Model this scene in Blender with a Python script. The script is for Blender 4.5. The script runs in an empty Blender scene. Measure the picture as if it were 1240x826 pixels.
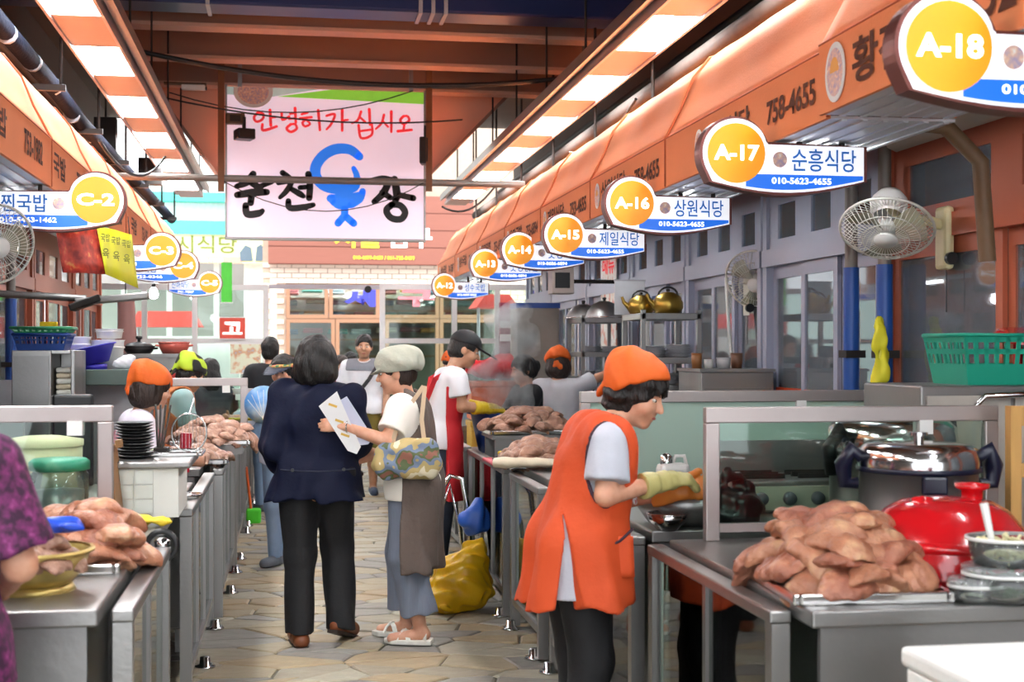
import bpy, bmesh, math, random
import numpy as np
from mathutils import Vector, Matrix, Euler
random.seed(7); rng = np.random.default_rng(7)
SC = bpy.context.scene; COL = SC.collection
# ---------------------------------------------------------------- camera
FPX, U0, VH, H0 = 1650.0, 348.0, 422.0, 1.55
TH = math.atan((620.0-U0)/FPX); ST, CT = math.sin(TH), math.cos(TH)
cam_d = bpy.data.cameras.new('camera'); cam = bpy.data.objects.new('camera', cam_d); COL.objects.link(cam)
cam.location = (0, 0, H0); cam.rotation_euler = (math.pi/2, 0, -TH)
cam_d.sensor_width = 36; cam_d.lens = 36*FPX/1240; cam_d.shift_y = (VH-413)/1240
cam_d.dof.use_dof = True; cam_d.dof.focus_distance = 7.3; cam_d.dof.aperture_fstop = 4.2
cam_d.clip_start = .05; cam_d.clip_end = 300
SC.camera = cam
# ---------------------------------------------------------------- sky (bright overcast day) and exposure
W = bpy.data.worlds.new('overcast_sky'); SC.world = W; W.use_nodes = True
bg = W.node_tree.nodes['Background']; bg.inputs['Color'].default_value = (.90, .95, 1, 1); bg.inputs['Strength'].default_value = 2.0
sun_d = bpy.data.lights.new('sun', 'SUN'); sun_d.energy = 2.2; sun_d.angle = .05; sun_d.color = (1, .96, .9); sun = bpy.data.objects.new('sun', sun_d); COL.objects.link(sun); sun.rotation_euler = (math.radians(38), 0, math.radians(-12)); sun.location = (0, -5, 20)
SC.view_settings.view_transform = 'Standard'; SC.view_settings.look = 'None'
SC.view_settings.gamma = 1; SC.view_settings.use_curve_mapping = False; SC.view_settings.exposure = 1.0
SC.cycles.use_denoising = True; SC.cycles.max_bounces = 7; SC.cycles.transparent_max_bounces = 24
SC.cycles.diffuse_bounces = 4; SC.cycles.glossy_bounces = 4; SC.cycles.sample_clamp_indirect = 6
SC.cycles.caustics_reflective = False; SC.cycles.caustics_refractive = False
PI = math.pi
# ---------------------------------------------------------------- measuring: photo pixel + true depth -> place in the hall
def at(u, v, d):
    xc = (u-620)/FPX
    return Vector((d*(ST+xc*CT), d*(CT-xc*ST), H0-(v-VH)/FPX*d))
def atY(u, v, Y):
    xc = (u-620)/FPX
    return at(u, v, Y/(CT-xc*ST))
def atz(u, v, z): return at(u, v, (H0-z)*FPX/(v-VH))
# ---------------------------------------------------------------- materials
MATS = {}
def hexc(h):
    h = h.lstrip('#'); r = [int(h[i:i+2], 16)/255 for i in (0, 2, 4)]
    return tuple((c/12.92 if c <= .04045 else ((c+.055)/1.055)**2.4) for c in r)
def mat(name, col='#808080', rough=.55, metal=0, var=.12, scale=14, bump=0, bscale=None, emit=0, spec=.5, sub=0, stretch=None, coat=0):
    if name in MATS: return MATS[name]
    if isinstance(col, str): col = hexc(col)
    m = bpy.data.materials.new(name); m.use_nodes = True; MATS[name] = m
    nt = m.node_tree; b = nt.nodes['Principled BSDF']; L = nt.links.new
    b.inputs['Roughness'].default_value = rough; b.inputs['Metallic'].default_value = metal
    b.inputs['Specular IOR Level'].default_value = spec
    if coat: b.inputs['Coat Weight'].default_value = coat; b.inputs['Coat Roughness'].default_value = .08
    if sub: b.inputs['Subsurface Weight'].default_value = sub; b.inputs['Subsurface Radius'].default_value = (.02, .008, .005); b.inputs['Subsurface Scale'].default_value = .5
    tc = nt.nodes.new('ShaderNodeTexCoord'); mp = nt.nodes.new('ShaderNodeMapping'); L(tc.outputs['Object'], mp.inputs['Vector'])
    if stretch: mp.inputs['Scale'].default_value = stretch
    n = nt.nodes.new('ShaderNodeTexNoise'); n.inputs['Scale'].default_value = scale; n.inputs['Detail'].default_value = 5; L(mp.outputs[0], n.inputs['Vector'])
    mx = nt.nodes.new('ShaderNodeMix'); mx.data_type = 'RGBA'
    mx.inputs[6].default_value = (*[c*(1-var) for c in col], 1); mx.inputs[7].default_value = (*[min(1, c*(1+var)) for c in col], 1)
    L(n.outputs['Fac'], mx.inputs[0]); L(mx.outputs[2], b.inputs['Base Color'])
    if emit: L(mx.outputs[2], b.inputs['Emission Color']); b.inputs['Emission Strength'].default_value = emit
    if bump:
        n2 = nt.nodes.new('ShaderNodeTexNoise'); n2.inputs['Scale'].default_value = bscale or scale*3; n2.inputs['Detail'].default_value = 6; L(mp.outputs[0], n2.inputs['Vector'])
        bp = nt.nodes.new('ShaderNodeBump'); bp.inputs['Strength'].default_value = bump; bp.inputs['Distance'].default_value = .02
        L(n2.outputs['Fac'], bp.inputs['Height']); L(bp.outputs[0], b.inputs['Normal'])
    return m
def mat2(name, c1, c2, rough=.6, scale=10, lo=.4, hi=.6, bump=0, metal=0, c3=None, stretch=None, sub=0, detail=5, spec=.5):
    """two or three blended colours (skin, meat, stone, print)"""
    if name in MATS: return MATS[name]
    m = mat(name, c1, rough, metal, 0, scale, bump, sub=sub, stretch=stretch, spec=spec); nt = m.node_tree
    mx = [n for n in nt.nodes if n.type == 'MIX'][0]; nz = [n for n in nt.nodes if n.type == 'TEX_NOISE'][0]; nz.inputs['Detail'].default_value = detail
    cr = nt.nodes.new('ShaderNodeValToRGB'); cr.color_ramp.elements[0].position = lo; cr.color_ramp.elements[1].position = hi
    cr.color_ramp.elements[0].color = (*hexc(c1), 1); cr.color_ramp.elements[1].color = (*hexc(c2), 1)
    if c3: e = cr.color_ramp.elements.new(min(.98, hi+.12)); e.color = (*hexc(c3), 1)
    nt.links.new(nz.outputs['Fac'], cr.inputs[0]); nt.links.new(cr.outputs[0], nt.nodes['Principled BSDF'].inputs['Base Color'])
    return m
def glass(name, tint='#e8f4f0', refl=.10, rough=.03, alpha=0.0, acol='#c8e0d4'):
    """thin pane: clear, Fresnel-like reflection, optional milky body (alpha)"""
    if name in MATS: return MATS[name]
    m = bpy.data.materials.new(name); m.use_nodes = True; MATS[name] = m; nt = m.node_tree; nt.nodes.clear(); L = nt.links.new
    o = nt.nodes.new('ShaderNodeOutputMaterial'); t = nt.nodes.new('ShaderNodeBsdfTransparent'); g = nt.nodes.new('ShaderNodeBsdfGlossy')
    t.inputs[0].default_value = (*hexc(tint), 1); g.inputs['Roughness'].default_value = rough
    lw = nt.nodes.new('ShaderNodeFresnel'); lw.inputs[0].default_value = 1.5
    mx = nt.nodes.new('ShaderNodeMixShader'); L(lw.outputs[0], mx.inputs[0]); L(g.outputs[0], mx.inputs[2])
    if alpha:
        d = nt.nodes.new('ShaderNodeBsdfDiffuse'); d.inputs[0].default_value = (*hexc(acol), 1)
        m2 = nt.nodes.new('ShaderNodeMixShader'); m2.inputs[0].default_value = alpha; L(t.outputs[0], m2.inputs[1]); L(d.outputs[0], m2.inputs[2]); L(m2.outputs[0], mx.inputs[1])
    else: L(t.outputs[0], mx.inputs[1])
    L(mx.outputs[0], o.inputs[0]); return m
# ---------------------------------------------------------------- objects
def link(name, me, parent=None, loc=None, rot=None):
    o = bpy.data.objects.new(name, me); COL.objects.link(o)
    if parent: o.parent = parent
    if loc is not None: o.location = loc
    if rot is not None: o.rotation_euler = rot
    return o
LABELS = set()
def tag(o, label=None, cat=None, group=None, kind=None):
    if label: o['label'] = label
    if cat: o['category'] = cat
    if group: o['group'] = group
    if kind: o['kind'] = kind
    return o
def thing(name, label, cat, loc=(0, 0, 0), rz=0, group=None):
    o = link(name, None, None, loc, (0, 0, rz)); o.empty_display_size = .1
    return tag(o, label, cat, group)
def dup(root, loc=None, rz=None, label=None, parent=None):
    c = root.copy(); COL.objects.link(c); c.parent = parent
    if loc is not None: c.location = loc
    if rz is not None: c.rotation_euler = (0, 0, rz)
    if label: c['label'] = label
    for ch in list(root.children): dup(ch, parent=c)
    return c
class MB:
    def __init__(s): s.v = []; s.f = []; s.s = []
    def add(s, v, f, smooth=False):
        n = len(s.v); s.v += [tuple(x) for x in v]; s.f += [tuple(i+n for i in q) for q in f]; s.s += [smooth]*len(f); return s
    def box(s, x0, x1, y0, y1, z0, z1):
        return s.add([(x, y, z) for z in (z0, z1) for y in (y0, y1) for x in (x0, x1)], [(0, 2, 3, 1), (4, 5, 7, 6), (0, 1, 5, 4), (2, 6, 7, 3), (0, 4, 6, 2), (1, 3, 7, 5)])
    def obox(s, c, size, rot=(0, 0, 0)):
        R = Euler(rot).to_matrix(); c = Vector(c); hx, hy, hz = [q/2 for q in size]
        return s.add([c+R@Vector((x, y, z)) for z in (-hz, hz) for y in (-hy, hy) for x in (-hx, hx)], [(0, 2, 3, 1), (4, 5, 7, 6), (0, 1, 5, 4), (2, 6, 7, 3), (0, 4, 6, 2), (1, 3, 7, 5)])
    def cyl(s, a, b, r, r2=None, n=12, cap=True):
        a, b = Vector(a), Vector(b); r2 = r if r2 is None else r2; d = (b-a).normalized()
        x = d.orthogonal().normalized(); y = d.cross(x)
        v = [c+rr*(math.cos(2*PI*i/n)*x+math.sin(2*PI*i/n)*y) for c, rr in ((a, r), (b, r2)) for i in range(n)]
        s.add(v, [(i, (i+1) % n, n+(i+1) % n, n+i) for i in range(n)], True)
        if cap: s.add(v[:n], [tuple(range(n-1, -1, -1))]); s.add(v[n:], [tuple(range(n))])
        return s
    def tube(s, pts, r, n=8, closed=False):
        P = [Vector(p) for p in pts]; m = len(P); R = r if isinstance(r, (list, tuple)) else [r]*m; vs = []
        t0 = (P[1]-P[0]).normalized(); x = t0.orthogonal().normalized()
        for i in range(m):
            if closed: t = (P[(i+1) % m]-P[i-1])
            else: t = P[min(i+1, m-1)]-P[max(i-1, 0)]
            t = t.normalized() if t.length > 1e-9 else t0
            x = (x-t*x.dot(t)); x = x.normalized() if x.length > 1e-6 else t.orthogonal().normalized(); y = t.cross(x)
            vs += [P[i]+R[i]*(math.cos(2*PI*k/n)*x+math.sin(2*PI*k/n)*y) for k in range(n)]
        f = []
        for i in range(m if closed else m-1):
            a, b = i*n, ((i+1) % m)*n
            f += [(a+k, a+(k+1) % n, b+(k+1) % n, b+k) for k in range(n)]
        s.add(vs, f, True)
        if not closed: s.add(vs[:n], [tuple(range(n-1, -1, -1))]); s.add(vs[-n:], [tuple(range(n))])
        return s
    def lathe(s, prof, n=24, c=(0, 0, 0), sx=1, sy=1, rot=None, smooth=True, a0=0, a1=2*PI):
        c = Vector(c); R = Euler(rot).to_matrix() if rot else None; m = len(prof); full = abs(a1-a0-2*PI) < 1e-6
        k = n if full else n+1; vs = []
        for i in range(k):
            a = a0+(a1-a0)*i/n
            for r, z in prof:
                p = Vector((r*math.cos(a)*sx, r*math.sin(a)*sy, z)); vs.append(c+(R@p if R else p))
        f = []
        for i in range(n):
            j = (i+1) % k
            for q in range(m-1):
                if prof[q][0] < 1e-6 and prof[q+1][0] < 1e-6: continue
                f.append((i*m+q, j*m+q, j*m+q+1, i*m+q+1))
        return s.add(vs, f, smooth)
    def prism(s, poly, o, ax, ay, h):
        """flat outline poly (2-D) at o spanned by ax, ay; thickness vector h"""
        o, ax, ay, h = Vector(o), Vector(ax), Vector(ay), Vector(h); n = len(poly)
        v = [o+ax*p[0]+ay*p[1] for p in poly]+[o+ax*p[0]+ay*p[1]+h for p in poly]
        s.add(v, [tuple(range(n-1, -1, -1)), tuple(range(n, 2*n))]+[(i, (i+1) % n, n+(i+1) % n, n+i) for i in range(n)]); return s
    def grid(s, fn, nu, nv, thick=0, smooth=True):
        P = [[Vector(fn(i/nu, j/nv)) for j in range(nv+1)] for i in range(nu+1)]
        v = [p for r in P for p in r]; k = nv+1
        f = [(i*k+j, (i+1)*k+j, (i+1)*k+j+1, i*k+j+1) for i in range(nu) for j in range(nv)]
        return s.add(v, f, smooth)
    def build(s, name, m, parent=None, loc=None, rot=None, bev=0, solid=0, sub=0):
        me = bpy.data.meshes.new(name); me.from_pydata([tuple(p) for p in s.v], [], s.f); me.polygons.foreach_set('use_smooth', s.s)
        me.materials.append(m); me.validate(); bm = bmesh.new(); bm.from_mesh(me); bmesh.ops.remove_doubles(bm, verts=bm.verts, dist=1e-5) if sub else None
        bmesh.ops.recalc_face_normals(bm, faces=bm.faces); bm.to_mesh(me); bm.free()
        o = link(name, me, parent, loc, rot)
        if solid: q = o.modifiers.new('t', 'SOLIDIFY'); q.thickness = solid; q.offset = 0
        if bev: q = o.modifiers.new('b', 'BEVEL'); q.width = bev; q.segments = 2; q.limit_method = 'ANGLE'; q.angle_limit = .7
        if sub: q = o.modifiers.new('s', 'SUBSURF'); q.levels = sub; q.render_levels = sub
        return o
def part(name, m, parent, fn, **k):
    b = MB(); fn(b); return b.build(name, m, parent, **k)
# ---------------------------------------------------------------- lettering
TXT = {}
def text_mesh(s, bold):
    key = (s, bold)
    if key in TXT: return TXT[key]
    cu = bpy.data.curves.new('t', 'FONT'); cu.body = s; cu.size = 1; cu.align_x = 'LEFT'; cu.offset = bold; cu.extrude = 0; cu.resolution_u = 3; cu.fill_mode = 'FRONT'
    ob = bpy.data.objects.new('t', cu); COL.objects.link(ob); dg = bpy.context.evaluated_depsgraph_get()
    me = bpy.data.meshes.new_from_object(ob.evaluated_get(dg)); bpy.data.objects.remove(ob); bpy.data.curves.remove(cu)
    n = len(me.vertices); a = np.zeros(n*3, np.float32); me.vertices.foreach_get('co', a); a = a.reshape(-1, 3)
    if n:
        a[:, 0] -= a[:, 0].min(); a[:, 1] -= a[:, 1].min(); me.vertices.foreach_set('co', a.ravel())
    w, h = (a[:, 0].max(), a[:, 1].max()) if n else (1, 1); TXT[key] = (me, float(w), float(h)); return TXT[key]
def text(s, m, parent, o, ax, ay, w, h, bold=.02, name='lettering'):
    """flat print s in the box at o (lower left) spanned by unit vectors ax*w, ay*h"""
    me, tw, th = text_mesh(s, bold); me = me.copy(); me.materials.clear(); me.materials.append(m)
    n = len(me.vertices); a = np.zeros(n*3, np.float32); me.vertices.foreach_get('co', a); a = a.reshape(-1, 3)
    o, ax, ay = np.array(o), np.array(ax), np.array(ay)
    b = o[None]+a[:, :1]*(w/tw)*ax[None]+a[:, 1:2]*(h/th)*ay[None]; me.vertices.foreach_set('co', b.astype(np.float32).ravel()); me.update()
    return link(name, me, parent)
def strokes(b, lines, o, ax, ay, nrm, lift=.001):
    """brush strokes: each a list of (x, y, half width), drawn as flat ribbons with round ends"""
    o, ax, ay, nrm = Vector(o), Vector(ax), Vector(ay), Vector(nrm)
    for li, ln in enumerate(lines):
        P = [(Vector((p[0], p[1])), p[2]) for p in ln]; q = []
        for i in range(len(P)-1):      # catmull-rom resample
            p0, p1, p2, p3 = P[max(i-1, 0)], P[i], P[i+1], P[min(i+2, len(P)-1)]
            for k in range(5):
                t = k/5; t2, t3 = t*t, t*t*t
                c = .5*((2*p1[0])+(p2[0]-p0[0])*t+(2*p0[0]-5*p1[0]+4*p2[0]-p3[0])*t2+(3*p1[0]-p0[0]-3*p2[0]+p3[0])*t3)
                q.append((c, p1[1]+(p2[1]-p1[1])*t))
        q.append(P[-1]); L, Rr = [], []
        for i, (c, r) in enumerate(q):
            t = (q[min(i+1, len(q)-1)][0]-q[max(i-1, 0)][0]); t = t.normalized() if t.length > 1e-9 else Vector((1, 0)); nn = Vector((-t.y, t.x))
            L.append(c+nn*r); Rr.append(c-nn*r)
        W3 = lambda p: o+ax*p.x+ay*p.y+nrm*(lift+li*.0002)
        n = len(q); b.add([W3(p) for p in L]+[W3(p) for p in Rr], [(i, i+1, n+i+1, n+i) for i in range(n-1)])
        for c, r in (q[0], q[-1]):
            b.add([W3(c+Vector((math.cos(a*PI/5), math.sin(a*PI/5)))*r) for a in range(10)], [tuple(range(10))])
# ---------------------------------------------------------------- signed-distance modelling (bodies, cloth, meat, bags)
class Field:
    def __init__(s, lo, hi, h):
        s.h = h; s.lo = np.array(lo, np.float32); s.n = [int(math.ceil((hi[i]-lo[i])/h))+1 for i in range(3)]
        s.g = np.full(s.n, .2, np.float32); s.ax = [s.lo[i]+np.arange(s.n[i], dtype=np.float32)*h for i in range(3)]
    def sub(s, lo, hi):
        i0 = [max(0, int((lo[i]-s.lo[i])/s.h)) for i in range(3)]; i1 = [min(s.n[i], int((hi[i]-s.lo[i])/s.h)+2) for i in range(3)]
        if any(i1[i] <= i0[i] for i in range(3)): return None, None
        sl = tuple(slice(i0[i], i1[i]) for i in range(3))
        X = s.ax[0][sl[0]][:, None, None]; Y = s.ax[1][sl[1]][None, :, None]; Z = s.ax[2][sl[2]][None, None, :]
        return sl, (X, Y, Z)
    def put(s, sl, d, k, op='u'):
        a = s.g[sl]
        if op == 'u':
            if k > 0: hh = np.maximum(k-np.abs(a-d), 0)/k; a[...] = np.minimum(a, d)-hh*hh*k*.25
            else: np.minimum(a, d, out=a)
        elif op == 's':
            if k > 0: hh = np.maximum(k-np.abs(a+d), 0)/k; a[...] = np.maximum(a, -d)+hh*hh*k*.25
            else: np.maximum(a, -d, out=a)
    def cone(s, a, b, r1, r2=None, k=.02, op='u', cut=(0, 0), fl=None):
        """tapered capsule a-b; cut=(flat at a, flat at b); fl = (axis vector, factor) flattens it"""
        r2 = r1 if r2 is None else r2; a, b = np.array(a, np.float32), np.array(b, np.float32); R = max(r1, r2)*1.25+k+.02
        sl, P = s.sub(np.minimum(a, b)-R, np.maximum(a, b)+R)
        if sl is None: return s
        d = b-a; L = float(np.linalg.norm(d))+1e-6; d = d/L
        px, py, pz = P[0]-a[0], P[1]-a[1], P[2]-a[2]; t = px*d[0]+py*d[1]+pz*d[2]; tc = np.clip(t/L, 0, 1)
        qx, qy, qz = px-tc*L*d[0], py-tc*L*d[1], pz-tc*L*d[2]
        if fl is not None:
            f = np.array(fl[0], np.float32); e = (qx*f[0]+qy*f[1]+qz*f[2])*(1/fl[1]-1); qx, qy, qz = qx+e*f[0], qy+e*f[1], qz+e*f[2]
        D = np.sqrt(qx*qx+qy*qy+qz*qz)-(r1+(r2-r1)*tc)
        if cut[0]: D = np.maximum(D, -t)
        if cut[1]: D = np.maximum(D, t-L)
        s.put(sl, D, k, op); return s
    def ell(s, c, r, k=.02, op='u', R=None):
        c = np.array(c, np.float32); m = max(r)+k+.02; sl, P = s.sub(c-m, c+m)
        if sl is None: return s
        x, y, z = P[0]-c[0], P[1]-c[1], P[2]-c[2]
        if R is not None: R = np.array(R, np.float32); x, y, z = R[0, 0]*x+R[1, 0]*y+R[2, 0]*z, R[0, 1]*x+R[1, 1]*y+R[2, 1]*z, R[0, 2]*x+R[1, 2]*y+R[2, 2]*z
        q = np.sqrt((x/r[0])**2+(y/r[1])**2+(z/r[2])**2); s.put(sl, (q-1)*min(r), k, op); return s
    def half(s, p, n, k=0):
        """keep the side the normal n points away from"""
        n = np.array(n, np.float32); n /= np.linalg.norm(n); X, Y, Z = s.ax[0][:, None, None], s.ax[1][None, :, None], s.ax[2][None, None, :]
        D = (X-p[0])*n[0]+(Y-p[1])*n[1]+(Z-p[2])*n[2]; a = s.g
        if k > 0: hh = np.maximum(k-np.abs(a-D), 0)/k; s.g = np.maximum(a, D)+hh*hh*k*.25
        else: s.g = np.maximum(a, D)
        return s
    def wedge(s, hs, k=0):
        """remove the region inside all the half-spaces hs = [(p, n)...]"""
        X, Y, Z = s.ax[0][:, None, None], s.ax[1][None, :, None], s.ax[2][None, None, :]; D = None
        for p, n in hs:
            n = np.array(n, np.float32); n /= np.linalg.norm(n); e = (X-p[0])*n[0]+(Y-p[1])*n[1]+(Z-p[2])*n[2]; D = e if D is None else np.maximum(D, e)
        s.g = np.maximum(s.g, -D); return s
    def seam(s, ells, w, out=.004):
        """keep only a narrow binding where the shape meets the listed ellipsoid cuts"""
        X, Y, Z = s.ax[0][:, None, None], s.ax[1][None, :, None], s.ax[2][None, None, :]; D = None
        for c, r in ells:
            x, y, z = X-c[0], Y-c[1], Z-c[2]; q = np.sqrt((x/r[0])**2+(y/r[1])**2+(z/r[2])**2); gr = np.sqrt((x/r[0]**2)**2+(y/r[1]**2)**2+(z/r[2]**2)**2)+1e-6
            e = np.abs(q*(q-1)/gr)-w; D = e if D is None else np.minimum(D, e)
        s.g = np.maximum(np.maximum(s.g-out, -s.g-.012), D).astype(np.float32); return s
    def ripple(s, amp, freq, seed=0, zf=.35):
        r = np.random.default_rng(seed); X, Y, Z = s.ax[0][:, None, None], s.ax[1][None, :, None], s.ax[2][None, None, :]
        for i in range(5):
            w = r.normal(size=3)*freq*(.6+.3*i); w[2] *= zf; s.g = s.g+amp/(1+.5*i)*np.sin(X*w[0]+Y*w[1]+Z*w[2]+r.uniform(0, 6))
        return s
    def mesh(s, name, m, parent=None, **kw):
        g = s.g; g = np.pad(g, 1, constant_values=.2); lo = s.lo-s.h; ins = g < 0; n = g.shape
        c = np.zeros((n[0]-1, n[1]-1, n[2]-1), np.uint8)
        O = [(i, j, k) for i in (0, 1) for j in (0, 1) for k in (0, 1)]
        for i, j, k in O: c += ins[i:n[0]-1+i, j:n[1]-1+j, k:n[2]-1+k]
        act = (c > 0) & (c < 8); idx = np.argwhere(act)
        if len(idx) == 0: return None
        num = np.full(act.shape, -1, np.int32); num[act] = np.arange(len(idx)); acc = np.zeros((len(idx), 3)); cnt = np.zeros(len(idx))
        cv = {o: g[idx[:, 0]+o[0], idx[:, 1]+o[1], idx[:, 2]+o[2]] for o in O}
        for o in O:
            for a in range(3):
                if o[a]: continue
                p = list(o); p[a] = 1; p = tuple(p); A, B = cv[o], cv[p]; x = (A < 0) != (B < 0); t = np.zeros(len(A)); t[x] = A[x]/(A[x]-B[x])
                q = np.tile(np.array(o, float), (len(A), 1)); q[:, a] += t; acc[x] += q[x]; cnt[x] += 1
        V = (idx+acc/cnt[:, None])*s.h+lo; F = []
        for a in range(3):
            b, d = (a+1) % 3, (a+2) % 3; s0 = [slice(1, -1)]*3; s1 = [slice(1, -1)]*3; s0[a] = slice(0, -1); s1[a] = slice(1, None)
            A, B = ins[tuple(s0)], ins[tuple(s1)]
            for flip, msk in ((0, A & ~B), (1, ~A & B)):
                e = np.argwhere(msk)
                if not len(e): continue
                e[:, b] += 1; e[:, d] += 1; q = []
                for ob, od in ((-1, -1), (0, -1), (0, 0), (-1, 0)):
                    w = e.copy(); w[:, b] += ob; w[:, d] += od; q.append(num[w[:, 0], w[:, 1], w[:, 2]])
                q = np.stack(q, 1); F.append(q[:, ::-1] if flip else q)
        F = np.concatenate(F); me = bpy.data.meshes.new(name)
        me.vertices.add(len(V)); me.vertices.foreach_set('co', V.astype(np.float32).ravel()); me.loops.add(F.size); me.loops.foreach_set('vertex_index', F.ravel().astype(np.int32))
        me.polygons.add(len(F)); me.polygons.foreach_set('loop_start', np.arange(0, F.size, 4, dtype=np.int32)); me.polygons.foreach_set('use_smooth', np.ones(len(F), bool))
        me.update(calc_edges=True); me.validate(); me.materials.append(m); return link(name, me, parent, **kw)
# ================================================================= materials in use
STEEL = mat('brushed_stainless', '#9a9896', .36, .9, .10, 3, .05, 60, stretch=(1, 14, 1))
STEEL_D = mat('dull_stainless', '#8f8d8c', .42, .85, .12, 5, .05, 40)
CHROME = mat('polished_steel', '#d4d4d4', .14, 1, .04, 6)
ALU = mat('aluminium_frame', '#a9a7ad', .38, .6, .06, 4)
PANE = glass('clear_pane', '#e6f2ec')
PANE_G = glass('greenish_pane', '#cfe6da')
PANE_D = glass('door_pane', '#c4ccd0', alpha=.30, acol='#a3adb8')  # pale diffuse body stands in for reflections on the door glass
ORANGE = mat('orange_canvas', '#f0915c', .75, 0, .07, 3, .10, 90)
ORANGE_E = mat('orange_canvas_piping', '#b8552a', .7)
DARKIRON = mat('dark_iron', '#2a2624', .6, .3)
BLACKP = mat('black_plastic', '#151517', .4)
WHITEP = mat('white_plastic', '#e9e8e4', .4, 0, .03)
INK = mat('dark_print', '#5b2f1c', .8); BLUEINK = mat('blue_print', '#1f6fc4', .5, emit=.12)
SIGNW = mat('sign_white_acrylic', '#f2f4fa', .35, 0, .02, 3, emit=.35)
SIGNY = mat('sign_amber_acrylic', '#f29a14', .35, 0, .06, 4, emit=.24)
SIGNB = mat('sign_blue_film', '#1668d8', .35, 0, .04, 3, emit=.35)
SIGNT = mat('sign_white_letters', '#ffffff', .4, 0, .0, emit=.8)
SIGNR = mat('sign_maroon_rim', '#6e3a34', .4, .4, .1)
EMBL = mat2('emblem_print', '#b9a4c0', '#eec4a8', .5, 60, .35, .6, c3='#f6f2ee')
# ================================================================= floor of crazy paving
floor = part('floor', mat('mortar_joint', '#6f6b60', .9, 0, .2, 9, .4), None, lambda b: b.box(-4, 5, -3, 19.6, -.12, -.012))
tag(floor, 'worn slate crazy paving of the market aisle', None, None, 'structure')
SM = [mat2('slate_%d' % i, a, b2, .55, 7, .3, .7, .35, c3=c, stretch=(1, 2.4, 1)) for i, (a, b2, c) in enumerate([
    ('#8f8672', '#a09784', '#7f7868'), ('#9c8a6c', '#a99778', '#8b7f68'), ('#85827a', '#96938a', '#8c8270'), ('#a09a88', '#aea793', '#94896f'), ('#7e7a74', '#908b83', '#99896d'), ('#a69a7e', '#9b8e76', '#b2a78c')])]
def voronoi(x0, x1, y0, y1, sx, sy):
    pts = []; j = 0; y = y0
    while y < y1:
        x = x0+(sx/2 if j % 2 else 0)
        while x < x1: random.random() < .16 or pts.append((x+random.uniform(-.48, .48)*sx, y+random.uniform(-.48, .48)*sy)); x += sx
        y += sy; j += 1
    P = np.array(pts); out = []; k = sx/sy
    for i, p in enumerate(P):
        q = P-p; q[:, 1] *= k; near = np.argsort((q**2).sum(1))[1:15]
        poly = [Vector((p[0]+a*sx*1.3, p[1]+c*sy*1.3)) for a, c in ((-1, -1), (1, -1), (1, 1), (-1, 1))]
        for n in near:
            dx, dy = P[n][0]-p[0], (P[n][1]-p[1])*k*k; mid = (P[n]+p)/2; new = []
            g = lambda w: (w.x-mid[0])*dx+(w.y-mid[1])*dy
            for a in range(len(poly)):
                A, B = poly[a], poly[(a+1) % len(poly)]; ga, gb = g(A), g(B)
                if ga <= 0: new.append(A)
                if (ga < 0) != (gb < 0): new.append(A+(B-A)*(ga/(ga-gb)))
            poly = new
            if len(poly) < 3: break
        if len(poly) >= 3: out.append((p, poly))
    return out
cells = voronoi(-1.6, 2.6, 2.6, 19.4, .28, .17)
def stone(b, c, poly, loc):
    n = len(poly); g = .007; tl = random.uniform(-.004, .004); top = []; bot = []; mid = []
    for w in poly:
        d = Vector((w.x-c[0], w.y-c[1])); L = d.length; a = d*max(.2, 1-g/L); e = d*max(.2, 1-(g+.012)/L); z = tl+d.x*random.uniform(-.01, .01)
        o = Vector((0, 0)) if loc else Vector((c[0], c[1]))
        bot.append((a.x+o.x, a.y+o.y, -.03)); mid.append((a.x+o.x, a.y+o.y, -.006+z)); top.append((e.x+o.x, e.y+o.y, z))
    b.add(bot+mid+top, [(i, (i+1) % n, n+(i+1) % n, n+i) for i in range(n)]+[(n+i, n+(i+1) % n, 2*n+(i+1) % n, 2*n+i) for i in range(n)]+[tuple(range(2*n, 3*n))])
vis = [c for c in cells if -.5 < c[0][0] < 1.38 and c[0][1] > 5.9]; vis.sort(key=lambda c: c[0][1]); vis = vis[:290]; vid = {id(c) for c in vis}
for c in vis:
    b = MB(); stone(b, c[0], c[1], True); b.build('paving_stone', random.choice(SM), floor, loc=(c[0][0], c[0][1], 0))
for k in range(3):
    b = MB()
    for i, c in enumerate(cells):
        if id(c) not in vid and i % 3 == k: stone(b, c[0], c[1], False)
    tag(b.build('paving_stones', SM[(0, 2, 3)[k]], floor), kind='stuff')
street = tag(part('street_ground', mat('street_asphalt', '#b9b5ae', .9, 0, .1, 3, .2), None, lambda b: b.box(-14, 14, 19.6, 40, -.1, -.02)), 'pale sunlit street beyond the glass screen', None, None, 'structure')
# ================================================================= shell: side walls, roof deck
WALLU = mat('upper_wall_paint', '#453a32', .8, 0, .15, 2, .1)
tag(part('wall_right', WALLU, None, lambda b: (b.box(4.4, 4.55, -3.5, 19.4, 0, 2.9), b.box(3.22, 3.4, -3.5, 19.4, 2.9, 4.75), b.box(3.22, 4.55, -3.5, 19.4, 2.82, 2.9))), kind='structure')
tag(part('wall_left', WALLU, None, lambda b: (b.box(-3.75, -3.6, -3.5, 19.4, 0, 2.9), b.box(-2.6, -2.42, -3.5, 19.4, 2.9, 4.75), b.box(-3.75, -2.42, -3.5, 19.4, 2.82, 2.9))), kind='structure')
tag(part('ceiling', mat('roof_deck_dark', '#4a4038', .85, 0, .2, 2, .1), None, lambda b: b.box(-2.6, 3.4, -3.5, 19.6, 4.75, 4.9)), kind='structure')
BEAM = mat('salmon_beam_paint', '#8f6a59', .6, 0, .06, 2); BEAM_LIT = mat('salmon_beam_lit_lip', '#c39a84', .55, 0, .05)  # flange colour is paler than the web, painting its face as lit
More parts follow.
